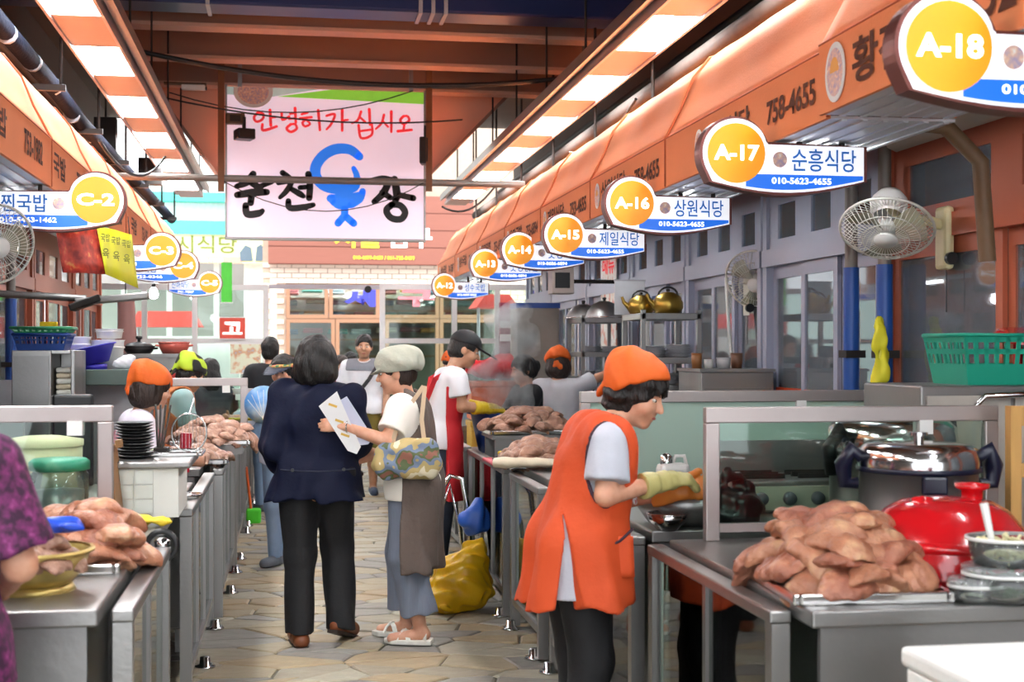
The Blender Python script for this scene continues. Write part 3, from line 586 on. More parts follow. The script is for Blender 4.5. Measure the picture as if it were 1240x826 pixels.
for s, X in ((1, 3.85), (-1, -3.05)):
    for k, y in enumerate((5.3, 7.6, 9.9, 12.2)):
        tb = thing('dining_table', 'dining table seen through the %s-hand shop doors, %s' % ('right' if s > 0 else 'left', ['nearest the camera', 'second in line', 'third in line', 'farthest'][k]), 'table', (X, y, 0)); part('top', WDT, tb, lambda b: b.box(-.35, .35, -.55, .55, .71, .75))
        for a in (-.3, .26):
            for c in (-.5, .46): part('leg', DARKIRON, tb, lambda b: b.box(a, a+.04, c, c+.04, -.01, .71))
# ================================================================= glass wind screen at the end of the hall
SY = 19.0; WF = mat('white_screen_frame', '#d9d7d6', .4, .1, .03)
def screen(ua, ub, muls, label):
    a, c = atY(ua, 347, SY), atY(ub, 413, SY); t = thing('glass_screen', label, 'glass screen', (0, SY, 0)); zt, zm = a.z, c.z; x0, x1 = a.x, c.x
    xs = [x0]+[atY(u, 400, SY).x for u in muls]+[x1]
    part('frame', WF, t, lambda b: (b.box(x0, x1, -.04, .04, zt-.04, zt+.04), b.box(x0, x1, -.04, .04, zm-.035, zm+.035), b.box(x0, x1, -.04, .04, 0, .12)))
    for x in xs: part('mullion', WF, t, lambda b: b.box(x-.035, x+.035, -.045, .045, 0, zt+.04))
    for i in range(len(xs)-1):
        part('pane', PANE, t, lambda b: b.box(xs[i]+.03, xs[i+1]-.03, -.004, .004, zm+.03, zt-.03)); part('pane', PANE, t, lambda b: b.box(xs[i]+.03, xs[i+1]-.03, -.004, .004, .12, zm-.03))
    return t
t1 = screen(120, 322, [175, 236], 'white framed glass screen closing the left half of the hall end')
t2 = screen(463, 640, [550, 602], 'white framed glass screen closing the right half of the hall end')
t = thing('screen_header', 'slim aluminium header rail over the central doorway', 'rail', (0, SY, 0)); a, c = atY(322, 347, SY), atY(463, 347, SY)
part('rail', ALU, t, lambda b: b.box(a.x+.04, c.x-.04, -.03, .03, a.z-.03, a.z+.03)); part('roller', DARKIRON, t, lambda b: b.cyl((c.x-.2, -.04, a.z-.03), (c.x-.2, .04, a.z-.03), .05))
REDP = mat('red_poster', '#e0503c', .5, 0, .3, 3)
def poster(u0, v0, u1, v1, Y, m, label, txt=None, tm=None, cat='poster'):
    a, c = atY(u0, v1, Y), atY(u1, v0, Y); t = thing('poster', label, cat, (a.x, Y, a.z)); w, h = c.x-a.x, c.z-a.z
    part('sheet', m, t, lambda b: b.box(0, w, -.01, 0, 0, h)); part('edge', WHITEP, t, lambda b: (b.box(-.01, w+.01, -.012, 0, h, h+.012), b.box(-.01, w+.01, -.012, 0, -.012, 0)))
    if txt: text(txt, tm or SIGNT, t, (w*.12, -.012, h*.2), (1, 0, 0), (0, 0, 1), w*.76, h*.6, .03)
    return t
poster(266, 385, 297, 410, SY-.06, REDP, 'red poster with a white letter on the left glass screen', '고')
poster(279, 417, 316, 452, SY-.06, mat2('leaflet_print', '#e8ead0', '#d9a070', .5, 9, .5, .6, c3='#b7c8d8'), 'pale printed notice on the lower left glass screen')
poster(238, 443, 262, 455, SY-.05, mat('navy_plate', '#24397e', .5), 'small blue plate with yellow lettering at the left screen', '식당', mat('yellow_letters', '#f3d33a', .5), 'sign')
poster(268, 318, 281, 366, SY-.05, mat('green_cloth', '#5be04a', .6), 'bright green streamer hung at the left glass screen', None, None, 'streamer')
# ================================================================= street beyond: shop buildings
FY = 25.5; BRICK = mat('pale_brick', '#e6d3c2', .85, 0, .08, 6, .1); MORT = mat('pale_mortar', '#b09b8a', .9)
def rect(u0, v0, u1, v1, Y=FY):
    a, c = atY(u0, v1, Y), atY(u1, v0, Y); return a.x, c.x, a.z, c.z
B = thing('bedding_shop', 'brick bedding shop across the street under a brown sign', 'building', (0, FY, 0))
x0, x1, _, _ = rect(318, 268, 640, 520); part('wall', MORT, B, lambda b: (b.box(x0, rect(346, 345, 600, 520)[0], .06, .4, 0, 6.2), b.box(rect(346, 345, 600, 520)[1], x1+1, .06, .4, 0, 6.2), b.box(rect(346, 345, 600, 520)[0], rect(346, 345, 600, 520)[1], .06, .4, rect(346, 345, 600, 520)[3], 6.2))); zt = rect(318, 318, 640, 520)[3]
wr = rect(346, 345, 600, 520)
bk = MB().box(-.125, .125, -.02, .0, -.042, .042); me = None; n = 0
for r in range(int(zt/.095)):
    z = .05+r*.095; x = x0+.13+(r % 2)*.13
    while x < x1+.9:
        if not (wr[0]-.1 < x < wr[1]+.1 and z < wr[3]+.05) and z > .9:
            if me is None: o = bk.build('brick', BRICK, B, loc=(x, .06, z)); me = o.data
            elif n < 290: link('brick', me, B, (x, .06, z))
            n += 1
        x += .265
sx0, sx1, sz0, sz1 = rect(325, 240, 572, 320); BR = mat('brown_sign_board', '#8a5446', .6, 0, .08, 3, stretch=(1, 1, 8))
sb = part('sign_board', BR, B, lambda b: b.box(sx0, sx1, -.16, .0, sz0, sz1))
for k in range(4): part('plank', BR, B, lambda b: b.box(sx0, sx1, -.175, -.16, sz0+(sz1-sz0)*k/4+.012, sz0+(sz1-sz0)*(k+1)/4-.012))
def wtext(s, u0, v0, u1, v1, m, parent, dy=-.19, bold=.03, Y=FY, nm='lettering'):
    a, c = atY(u0, v1, Y), atY(u1, v0, Y); return text(s, m, parent, (a.x, dy, a.z), (1, 0, 0), (0, 0, 1), c.x-a.x, c.z-a.z, bold, nm)
YEL = mat('yellow_letters', '#f3d33a', .5); wtext('서울', 404, 276, 461, 301, YEL, B); wtext('침구', 468, 276, 522, 301, SIGNT, B); wtext('010-4699-8459 / 061-755-8459', 427, 311, 501, 315, YEL, B)
WOODF = mat('oak_shop_frame', '#9a7258', .55, 0, .12, 5)
def shopwin(u0, v0, u1, v1, txt=None, tm=None):
    a, c, z0, z1 = rect(u0, v0, u1, v1); a += .006; c -= .006; z0 += .006; z1 -= .006; f = part('window', WOODF, B, lambda b: (b.box(a, a+.07, -.03, .1, z0, z1), b.box(c-.07, c, -.03, .1, z0, z1), b.box(a+.07, c-.07, -.03, .1, z1-.07, z1), b.box(a+.07, c-.07, -.03, .1, z0, z0+.07)))
    part('pane', PANE, f, lambda b: b.box(a+.06, c-.06, .02, .03, z0+.06, z1-.06))
    if txt: text(txt, tm, f, (a+(c-a)*.30, -.04, z0+(z1-z0)*.36), (1, 0, 0), (0, 0, 1), (c-a)*.62, (z1-z0)*.52, .05)
BI = mat('blue_window_letters', '#3c3fae', .5, emit=.1); PK = mat('pink_window_letters', '#e87a8a', .5, emit=.1)
shopwin(346, 346, 398, 386); shopwin(398, 346, 460, 386, '세', BI); shopwin(460, 346, 532, 386, '구', PK); shopwin(532, 346, 604, 386)
shopwin(346, 386, 406, 520); shopwin(406, 386, 466, 520); shopwin(466, 386, 532, 520); shopwin(532, 386, 604, 520)
part('interior', mat('bedding_shop_interior', '#9b8b86', .9, 0, .2, 2), B, lambda b: (b.box(wr[0]-.3, wr[1]+.3, 1.2, 1.3, 0, wr[3]+.3), b.box(wr[0]-.3, wr[1]+.3, .4, 1.2, wr[3]+.2, wr[3]+.3)))
CL = [mat('folded_cloth_%d' % i, c, .8, 0, .2, 8) for i, c in enumerate(['#c9737f', '#4d9c98', '#a5b6c9', '#d8cfc4', '#8c4f5d', '#e2a66a', '#6d86b0'])]
for i in range(34):
    u = 350+(i % 9)*29+random.uniform(-4, 4); v = (352, 366, 380, 400, 420)[i//9 if i//9 < 5 else 4]+random.uniform(-2, 2); p = atY(u, v, FY+.75)
    tag(part('folded_quilt', CL[i % 7], None, lambda b: (b.box(-.19, .19, -.2, .2, -.05, .0), b.box(-.18, .185, -.19, .19, .0, .045)), loc=p, bev=.02), 'folded quilt stacked in the bedding shop window', 'quilt', 'folded quilts in the bedding shop window')
for k, v in enumerate((358, 372, 386, 407, 427)):
    a, c = atY(345, v, FY+.75), atY(605, v, FY+.75); tag(part('display_shelf', WOODF, None, lambda b: (b.box(a.x, c.x, FY+.5, FY+1.0, a.z-.02-.05, a.z-.05), b.box(a.x, c.x, FY+.49, FY+.5, a.z-.09, a.z-.05))), 'oak display shelf in the bedding shop, %s' % ['topmost', 'second from top', 'third from top', 'fourth from top', 'lowest'][k], 'shelf')
for u in (380, 440, 500, 560):
    c = atY(u, 350, FY+.7); lp = thing('added_bedding_lamp', 'added lamp brightening the bedding shop interior, %s' % {380: 'leftmost', 440: 'second from left', 500: 'second from right', 560: 'rightmost'}[u], 'lamp', (c.x, FY+.62, wr[3]+.15)); part('diffuser', LAMP, lp, lambda b: b.box(-.38, .38, -.13, .13, -.03, -.01)); part('batten', WHITEP, lp, lambda b: b.box(-.4, .4, -.15, .15, -.01, .04))  # lamps added to lift the dark interior behind the shop windows
# left building
Lb = thing('restaurant_building', 'white building across the street with turquoise bands and a yellow sign', 'building', (0, FY+1, 0)); Y2 = FY+1
x0, x1, _, _ = rect(60, 283, 318, 520, Y2); z3 = rect(100, 268, 325, 283, Y2)[3]
part('wall', mat('white_render', '#eeeeec', .8), Lb, lambda b: (b.box(x0-1, x1, .05, .4, z3, 8.5), b.box(x1-.35, x1, .0, .4, 0, z3)))
TQ = mat('turquoise_band', '#4fc3b4', .6); 
for v0, v1, nm in ((270, 283, 'lower_band'), (236, 243, 'upper_band')):
    a, c, z0, z1 = rect(100, v0, 324, v1, Y2); part(nm, TQ, Lb, lambda b: b.box(a, c, -.25, .05, z0, z1))
a, c, z0, z1 = rect(205, 283, 325, 318, Y2-.2); part('sign_board', mat('pale_yellow_board', '#eef0b4', .5, 0, .05), Lb, lambda b: b.box(a, c, -.2, -.12, z0, z1))
wtext('시식당', 213, 286, 287, 306, mat('olive_letters', '#6d7a2c', .6), Lb, -.215, .01, Y2-.2); part('pink_strip', mat('salmon_strip', '#f0a890', .6), Lb, lambda b: b.box(a, c-.5, -.21, -.2, z0, z0+.12)); wtext('061-752-7533', 225, 313, 270, 317, SIGNT, Lb, -.218, .02, Y2-.2)
q = [atY(u, v, Y2-.2) for u, v in ((290, 306), (297, 297), (304, 300), (306, 316), (291, 316))]; part('cow_picture', mat('slate_print', '#5f7280', .6), Lb, lambda b: b.prism([(p.x, p.z) for p in q], (0, -.21, 0), (1, 0, 0), (0, 0, 1), (0, -.01, 0)))
q = [atY(u, v, Y2-.2) for u, v in ((309, 316), (311, 299), (316, 296), (322, 304), (322, 316))]; part('cow_picture', mat('slate_print'), Lb, lambda b: b.prism([(p.x, p.z) for p in q], (0, -.21, 0), (1, 0, 0), (0, 0, 1), (0, -.01, 0)))
part('interior', mat('restaurant_interior', '#a9a4a0', .9, 0, .25, 1.5), Lb, lambda b: b.box(x0, x1, 1.6, 1.7, 0, z3))
for u in (150, 205, 262): a = atY(u, 400, Y2); part('mullion', WF, Lb, lambda b: b.box(a.x-.05, a.x+.05, 0, .06, 0, z3))
a, c, z0, z1 = rect(150, 399, 292, 411, 22.5); t = thing('street_table', 'long white table standing in the street behind the left screen', 'table', (a, 22.5, 0)); w = c-a
part('top', WHITEP, t, lambda b: b.box(0, w, -.3, .3, z0, z0+.05)); part('skirt', WHITEP, t, lambda b: b.box(.02, w-.02, -.29, .29, .75, z0))
for x in (.08, w-.08): part('leg', ALU, t, lambda b: b.cyl((x, 0, -.02), (x, 0, .75), .025, n=8))
REDA = mat('red_stall_roof', '#d84a44', .6, 0, .15)
def stallroof(u0, v0, u1, v1, Y, label):
    a, c, z0, z1 = rect(u0, v0, u1, v1, Y); t = thing('street_stall', label, 'stall', (a, Y, 0)); w = c-a
    part('roof', REDA, t, lambda b: b.prism([(0, z0), (w, z0), (w-.15, z1), (.15, z1)], (0, -.5, 0), (1, 0, 0), (0, 0, 1), (0, 1.0, 0)))
    for x in (.1, w-.1): part('post', ALU, t, lambda b: b.cyl((x, 0, -.02), (x, 0, z0), .025, n=8))
    part('counter', mat('pink_counter', '#e6b3a8', .6), t, lambda b: b.box(.05, w-.05, -.35, .35, 0, .95))
stallroof(160, 378, 245, 396, 24, 'red roofed street stall seen through the left screen'); stallroof(572, 358, 622, 373, 22, 'red roofed street stall seen past the right screen')
# ================================================================= stall fronts: glazed rails, counters, sneeze guards
XRAIL, XRAIL_L = 1.25, -.43; ZR = .86; ZC = .88
def rail(side, y0, y1, feet, label, x=None):
    X = x if x is not None else (XRAIL if side > 0 else XRAIL_L); s = side; L = y1-y0
    t = thing('glazed_rail', label, 'railing', (X, y0, 0), 0, 'glazed stainless rails along the aisle')
    part('top_rail', STEEL, t, lambda b: b.box(-.03, .03, 0, L, ZR-.035, ZR), bev=.006); part('bottom_rail', STEEL, t, lambda b: b.box(-.02, .02, .05, L-.05, .13, .165))
    for y in (0, L-.05): part('post', STEEL, t, lambda b: b.box(-.025, .025, y, y+.05, .012, ZR-.035))
    n = max(1, round(L/.62)); w = (L-.1)/n
    for i in range(n):
        if i: part('mullion', STEEL, t, lambda b: b.box(-.016, .016, .05+w*i-.015, .05+w*i+.015, .165, ZR-.035))
        part('pane', PANE_G, t, lambda b: b.box(-.004, .004, .05+w*i+.015, .05+w*(i+1)-.015, .165, ZR-.035))
    for y in feet:
        y = y-y0; f = part('foot_plate', CHROME, t, lambda b: b.lathe([(0, .0), (.05, .0), (.05, .008), (.028, .016), (.024, .05), (0, .05)], 14, (-s*.035, y, 0)))
        part('bolt', CHROME, f, lambda b: b.cyl((-s*.07, y, .008), (-s*.07, y, .02), .008, n=6))
    return t
def counter(side, y0, y1, label, dep=.95, z=ZC, front=True):
    X = (XRAIL+.07) if side > 0 else (XRAIL_L-.05); s = side; L = y1-y0; t = thing('steel_counter', label, 'counter', (X, y0, 0)); q = lambda a, c: (min(s*a, s*c), max(s*a, s*c))
    def bx(b, a, c, ya, yb, za, zb): x = q(a, c); b.box(x[0], x[1], ya, yb, za, zb)
    part('worktop', STEEL, t, lambda b: bx(b, 0, dep, 0, L, z-.045, z), bev=.006)
    part('end_panel', STEEL_D, t, lambda b: bx(b, .03, dep-.03, .02, .04, .12, z-.045)); part('end_panel', STEEL_D, t, lambda b: bx(b, .03, dep-.03, L-.04, L-.02, .12, z-.045))
    part('front_panel', STEEL_D, t, lambda b: bx(b, .14, .16, .04, L-.04, .12, z-.045)); part('shelf', STEEL_D, t, lambda b: bx(b, .16, dep-.03, .04, L-.04, .30, .32))
    for a in (.05, dep-.08):
        for y in (.04, L-.08): part('leg', STEEL_D, t, lambda b: bx(b, a, a+.035, y, y+.035, 0, .12))
    return t
def guard(y, x0, x1, z0, z1, label, pm=None, posts=True):
    t = thing('sneeze_guard', label, 'glass screen', (x0, y, z0)); w, h = x1-x0, z1-z0; F = mat('guard_frame', '#b3a9a6', .38, .7, .06)
    part('top_bar', F, t, lambda b: b.box(0, w, -.02, .02, h-.055, h), bev=.004); part('bottom_bar', F, t, lambda b: b.box(.05, w-.05, -.015, .015, .03, .06))
    for x in (0, w-.05): part('post', F, t, lambda b: b.box(x, x+.05, -.02, .02, 0, h-.055), bev=.004)
    part('pane', pm or PANE, t, lambda b: b.box(.05, w-.05, -.004, .004, .06, h-.055)); part('clamp', WHITEP, t, lambda b: b.box(w*.72, w*.72+.05, -.028, .028, h-.10, h-.05))
    return t
rail(1, 3.42, 4.66, [3.5], 'glazed stainless rail nearest the camera on the right', 1.28); rail(1, 4.86, 6.45, [6.40], 'glazed rail the orange aproned woman leans over', 1.27)
rail(1, 6.62, 7.5, [6.70, 7.42], 'short glazed rail just behind the orange aproned woman'); rail(1, 7.74, 9.3, [7.8, 9.2], 'glazed rail beside the yellow rubbish bag')
rail(1, 9.5, 11.3, [9.6, 11.2], 'glazed rail in front of the red aproned man'); rail(1, 11.5, 13.6, [11.6, 13.5], 'glazed rail fifth along the right row'); rail(1, 13.8, 16, [14, 15.9], 'glazed rail farthest along the right row')
rail(-1, 3.72, 4.9, [3.9], 'glazed stainless rail nearest the camera on the left'); rail(-1, 6.0, 7.75, [6.78, 7.7], 'glazed rail second along the left row, beside the red handle')
rail(-1, 7.95, 9.7, [8.8, 9.6], 'glazed rail third along the left row, beside the meat trays', -.39); rail(-1, 9.9, 11.75, [10.2, 11.65], 'glazed rail fourth along the left row', -.38); rail(-1, 11.95, 14, [12.1, 13.9], 'glazed rail fifth along the left row', -.38); rail(-1, 14.2, 16.4, [14.3, 16.2], 'glazed rail farthest along the left row', -.37)
counter(1, 3.30, 4.62, 'stainless counter nearest the camera on the right under the pork heads', 1.10); counter(1, 4.85, 6.5, 'stainless counter behind the bending orange aproned woman', 1.2)
counter(1, 6.9, 8.5, 'stainless counter beside the yellow bag with a tray of pork', .9); counter(1, 8.7, 10.3, 'stainless counter under the steaming pork tray', .8, .80); counter(1, 11.7, 12.85, 'stainless counter far along the right row', .5); counter(1, 13.45, 16, 'stainless counter farthest along the right row', .8)
counter(-1, 3.62, 4.98, 'stainless counter nearest the camera on the left under the pork pile', 1.1); counter(-1, 5.15, 7.2, 'stainless counter on the left behind the first glass guard', .75, .86); counter(-1, 7.75, 9.35, 'stainless counter on the left under the two pork trays', .36)
counter(-1, 10.2, 11.9, 'stainless counter on the left behind the vested cook', .24); counter(-1, 12.45, 15.5, 'stainless counter farthest along the left row', .8)
MINT = glass('mint_sheet', '#d8f0e2', alpha=.72, acol='#d3efe0')
a = atz(853, 655, ZC); guard(a.y, a.x, atY(1206, 500, a.y).x, ZC, 1.345, 'framed glass guard in front of the rice cookers')
gA = atY(697, 474, 6.35); guard(6.35, gA.x+.02, atY(1060, 474, 6.35).x, ZC, gA.z, 'framed guard with a pale mint sheet behind the orange aproned woman', MINT)
a = atY(137, 491, 4.80); guard(4.80, atY(-60, 491, 4.8).x, a.x, ZC, a.z, 'framed glass guard at the left edge of the picture')
a = atY(190, 458, 9.5); c = atY(300, 458, 9.5); guard(9.5, a.x, c.x, ZC, a.z, 'framed glass guard in front of the green bandana cook')
a = atY(300, 480, 12.2); guard(12.15, a.x-.5, a.x+.05, ZC, 1.2, 'small glass guard far along the left row')
# ================================================================= pork
PORK = mat2('boiled_pork', '#9c6248', '#b98264', .34, 7, .38, .58, .8, c3='#d2a981'); PORK2 = mat2('boiled_pork_dark', '#946c5a', '#b68c76', .36, 10, .36, .6, .7, c3='#d4b49c')
def pork_mesh(seed, h=.008):
    r = np.random.default_rng(seed); F = Field((-.2, -.16, -.10), (.2, .16, .10), h)
    F.ell((0, 0, 0), (.14, .095, .040), .02); F.ell((.06, .03, .008), (.075, .065, .042), .03); F.ell((-.09, .03, 0), (.06, .05, .034), .03)
    bend = r.uniform(-4.0, -.5); F.ell((r.uniform(-.05, .05), r.uniform(-.06, .06), .055), (.09, .028, .035), .02, 's'); F.cone((-.1, -.065, .01), (.08, -.075, .016), .024, .03, .02)
    if seed % 2: F.cone((.06, -.06, .015), (.09, .06, .02), .026, .02, .03)
    F.ripple(.0035, 34, seed, 1); F.ripple(.0016, 80, seed+50, 1); o = F.mesh('pork', PORK); me = o.data; n = len(me.vertices); a = np.zeros(n*3, np.float32); me.vertices.foreach_get('co', a); a = a.reshape(-1, 3)
    a[:, 2] += bend*(a[:, 0]**2)*1.0+r.uniform(-4, 0)*a[:, 1]**2; me.vertices.foreach_set('co', a.ravel()); me.update(); bpy.data.objects.remove(o); return me
PM = [pork_mesh(i) for i in range(9)]
PORK3 = mat2('boiled_pork_rosy', '#8f5440', '#b0735a', .32, 8, .4, .6, .8, c3='#cf9f7c')
for i in (1, 4, 7): PM[i].materials.clear(); PM[i].materials.append(PORK3)
PM; PS = []
for i in range(4): me = pork_mesh(20+i, .014); me.materials.clear(); me.materials.append(PORK2); PS.append(me)
def pork_pile(c, spots, meshes, label, group, scale=1.0, seed=0):
    r = random.Random(seed)
    for i, (dx, dy, dz) in enumerate(spots):
        o = link('pork_piece', meshes[i % len(meshes)], None, (c[0]+dx, c[1]+dy, c[2]+dz), (-dy*2.2+r.uniform(-.25, .25), dx*2.2+r.uniform(-.25, .25), r.uniform(0, 6.3)))
        q = scale*r.uniform(.85, 1.12); o.scale = (q, q, q); tag(o, label, 'meat', group)
def dome(n, rx, ry, hz, z0, seed):
    r = random.Random(seed); out = []
    for i in range(n):
        f = i/(n-1); k = (1-f)**.6; a = i*2.399+r.uniform(-.3, .3); out.append((math.cos(a)*rx*k, math.sin(a)*ry*k, z0+hz*f))
    return out+[(-.6*rx, -.72*ry, z0), (-.2*rx, -.9*ry, z0-.005), (.2*rx, -.9*ry, z0), (.6*rx, -.72*ry, z0-.005), (0, -.6*ry, z0+hz*.35), (-.4*rx, -.5*ry, z0+hz*.4), (.4*rx, -.5*ry, z0+hz*.4)]
def tray(c, w, l, label, rz=0, h=.03):
    t = thing('steel_tray', label, 'tray', c, rz)
    part('bed', STEEL, t, lambda b: b.box(-w/2, w/2, -l/2, l/2, 0, .006)); part('rim', CHROME, t, lambda b: (b.box(-w/2-.02, -w/2, -l/2-.02, l/2+.02, 0, h), b.box(w/2, w/2+.02, -l/2-.02, l/2+.02, 0, h), b.box(-w/2, w/2, -l/2-.02, -l/2, 0, h), b.box(-w/2, w/2, l/2, l/2+.02, 0, h)), bev=.006)
    return t
tc = (1.535, 3.66, ZC); tray(tc, .40, .56, 'steel tray under the large pork pile on the right counter', -.06)
pork_pile((tc[0]-.01, tc[1]-.02, ZC+.06), dome(27, .20, .23, .16, -.01, 3), PM, 'boiled pork piece in the large heap on the right counter', 'pork heap on the right counter', .70, 4)
tc = atz(125, 665, .92); tc.z = .90; tray((-.66, 4.45, ZC), .30, .5, 'steel tray under the pork pile on the left counter', 0)
pork_pile((-.62, 4.44, ZC+.04), dome(13, .13, .17, .12, 0, 8), PM, 'boiled pork joint piled on the left counter', 'pork pile on the left counter', .78, 9)
p = at(640, 520, 9.1); tray((p.x+.02, 9.1, ZC+.10), .56, .5, 'steel tray of steaming pork in front of the black shirted woman', 0); tag(part('tray_stand', STEEL_D, None, lambda b: (b.box(p.x-.26, p.x+.30, 8.85, 9.35, ZC+.07, ZC+.098), b.box(p.x-.24, p.x+.28, 8.86, 8.9, .80, ZC+.07), b.box(p.x-.24, p.x+.28, 9.30, 9.34, .80, ZC+.07))), 'low steel stand holding up the steaming pork tray', 'stand')
pork_pile((p.x+.02, 9.08, ZC+.14), dome(24, .28, .2, .12, 0, 5), PS, 'steaming pork piece heaped on the raised tray', 'steaming pork on the raised tray', .62, 6)
p = at(655, 578, 7.75); tray((p.x, 7.7, ZC), .42, .5, 'steel tray of pork beside the white rubber glove', 0); pork_pile((p.x, 7.65, ZC+.04), dome(16, .2, .2, .11, 0, 5), PS, 'pork piece on the tray beside the white rubber glove', 'pork beside the white glove', .66, 16)
p = at(268, 538, 8.2); p.x = -.56; tray((p.x, 8.3, ZC), .40, .5, 'steel tray of pork on the left counter, nearer of two', 0); pork_pile((p.x, 8.25, ZC+.035), dome(12, .19, .2, .05, 0, 15), PS, 'sliced pork piece on the nearer left tray', 'pork on the nearer left tray', .6, 26)
p = at(280, 512, 9.0); p.x = -.53; tray((p.x+.05, 9.0, ZC+.06), .46, .4, 'steel tray of pork on the left counter, farther of two', 0); pork_pile((p.x+.05, 8.95, ZC+.10), dome(18, .24, .16, .11, 0, 25), PS, 'pork piece heaped on the farther left tray', 'pork on the farther left tray', .64, 36)
tag(part('tray_block', STEEL_D, None, lambda b: (b.box(p.x-.15, p.x+.25, 8.82, 9.18, ZC, ZC+.05), b.box(p.x-.17, p.x+.27, 8.80, 9.20, ZC+.05, ZC+.06))), 'steel block raising the farther left pork tray', 'block')
# ================================================================= foreground right: cookers, tubs, stove
def cooker(u, d, zb, R, H, label, mbody, lidm, handle=BLACKP, rz=0):
    c = at(u, 500, d); t = thing('pressure_cooker', label, 'cooker', (c.x, c.y, zb), rz)
    part('pot', mbody, t, lambda b: b.lathe([(0, 0), (R*.96, 0), (R, .02), (R, H*.7), (R*1.02, H*.70)], 36))
    part('lid', lidm, t, lambda b: b.lathe([(R*1.04, H*.70), (R*1.05, H*.78), (R*1.02, H*.92), (R*.9, H*.985), (R*.5, H), (0, H*1.01)], 36)); part('lid_band', handle, t, lambda b: b.lathe([(R*1.02, H*.66), (R*1.06, H*.67), (R*1.06, H*.72), (R*1.02, H*.73)], 36))
    for s in (-1, 1): part('side_handle', handle, t, lambda b: b.tube([(s*R*.95, 0, H*.80), (s*R*1.18, -.03, H*.92), (s*R*1.3, 0, H*.74), (s*R*1.26, 0, H*.52), (s*R*1.05, 0, H*.52)], [.02, .028, .03, .026, .02], 8))
    part('valve', CHROME, t, lambda b: (b.cyl((0, 0, H), (0, 0, H*1.08), .018), b.cyl((0, 0, H*1.08), (0, 0, H*1.12), .03)))
    part('latch', handle, t, lambda b: b.box(-.04, .04, -R*1.12, -R*.98, H*.45, H*.66), bev=.008)
cooker(1080, 5.25, ZC, .235, .40, 'large steel pressure cooker with black handles behind the guard', STEEL, CHROME, BLACKP, .3); cooker(1112, 4.50, ZC+.08, .19, .28, 'steel rice cooker with navy lid band and handles, nearer the camera', STEEL, CHROME, mat('navy_plastic', '#12162c', .35), -.2)
tag(part('cooker_base', STEEL_D, None, lambda b: (b.lathe([(0, 0), (.17, 0), (.17, .06), (.15, .075), (0, .075)], 24), b.cyl((0, -.17, .035), (0, -.185, .035), .02)), loc=(at(1112, 500, 4.50).x, at(1112, 500, 4.50).y, ZC)), 'low round gas ring under the navy banded rice cooker', 'burner')
REDG = mat('glossy_red', '#c4141c', .18, 0, .06, 3, coat=.6)
c = at(1146, 640, 3.98); t = thing('red_pot_cover', 'glossy red dome cover with a top knob beside the pork heap', 'pot cover', (c.x, c.y, ZC))
part('dome', REDG, t, lambda b: b.lathe([(.245, .0), (.245, .09), (.22, .145), (.175, .20), (.13, .225), (.06, .235), (0, .237)], 36)); part('rim', REDG, t, lambda b: b.lathe([(.24, .10), (.252, .105), (.252, .125), (.232, .13)], 36))
part('knob', REDG, t, lambda b: b.lathe([(.03, .23), (.032, .255), (.05, .262), (.05, .275), (0, .28)], 16, (.08, 0, 0))); part('vent', REDG, t, lambda b: b.lathe([(.035, .22), (.03, .24), (0, .245)], 14, (-.09, -.03, 0)))
c = at(1110, 628, 3.86); t = thing('steel_ladle', 'polished steel ladle bowl leaning against the red cover', 'ladle', (c.x, c.y, ZC)); part('bowl', CHROME, t, lambda b: b.lathe([(0, .0), (.03, .004), (.047, .02), (.052, .042)], 20, (0, 0, .08), rot=(1.25, 0, .2)), solid=.003); part('handle', CHROME, t, lambda b: b.tube([(.01, -.02, .05), (.06, .05, .01), (.16, .1, .012)], .007)) ; part('hook', CHROME, t, lambda b: b.tube([(0, -.03, .0), (0, -.03, .05), (0, -.01, .1)], .006))
c = at(1150, 655, 3.80); t = thing('steel_cup', 'small upturned steel cup beside the ladle', 'cup', (c.x, c.y, ZC)); part('body', CHROME, t, lambda b: b.lathe([(.045, 0), (.042, .05), (.035, .06), (0, .062)], 20)); part('rim', CHROME, t, lambda b: b.lathe([(.045, 0), (.05, .002), (.05, .006), (.045, .008)], 20))
TUB = glass('clear_tub', '#eef2f0', alpha=.10, acol='#e8ecea')
def tubbox(c, w, l, h, cm, label, lid=True, spoon=False, n=60, seed=1):
    t = thing('plastic_tub', label, 'container', c); r = random.Random(seed)
    part('tub', TUB, t, lambda b: b.lathe([(0, .001), (.42, .001), (.47, h*.5), (.5, h)], 4*6, sx=w, sy=l), solid=.003); 
    part('rim', WHITEP, t, lambda b: b.lathe([(.495, h-.006), (.53, h-.005), (.53, h+.003), (.5, h+.004)], 24, sx=w, sy=l))
    def fill(b):
        for i in range(n):
            a, k = r.uniform(0, 6.3), r.uniform(0, .9)**.5; x, y = math.cos(a)*k*w*.40, math.sin(a)*k*l*.40; z = r.uniform(.012, h*.92)
            b.obox((x, y, z), (r.uniform(.02, .05), .008, .006), (r.uniform(-.6, .6), r.uniform(-.6, .6), r.uniform(0, 6)))
    tag(part('filling', cm, t, fill), kind='stuff')
    if lid: part('lid', glass('tub_lid', '#f4f6f6', alpha=.25, acol='#f0f2f2'), t, lambda b: (b.lathe([(.53, h+.004), (.53, h+.018), (.40, h+.020), (0, h+.02)], 24, sx=w, sy=l)))
    if spoon: part('spoon_handle', WHITEP, t, lambda b: b.tube([(-w*.2, 0, h*.5), (-w*.28, .02, h+.09)], [.008, .012], 8))
c = at(1222, 712, 3.62); tubbox((c.x, c.y, ZC), .24, .20, .075, mat('chopped_greens', '#2f5a24', .6, 0, .4, 30), 'clear tub of chopped greens at the right edge', True, False, 140, 1)
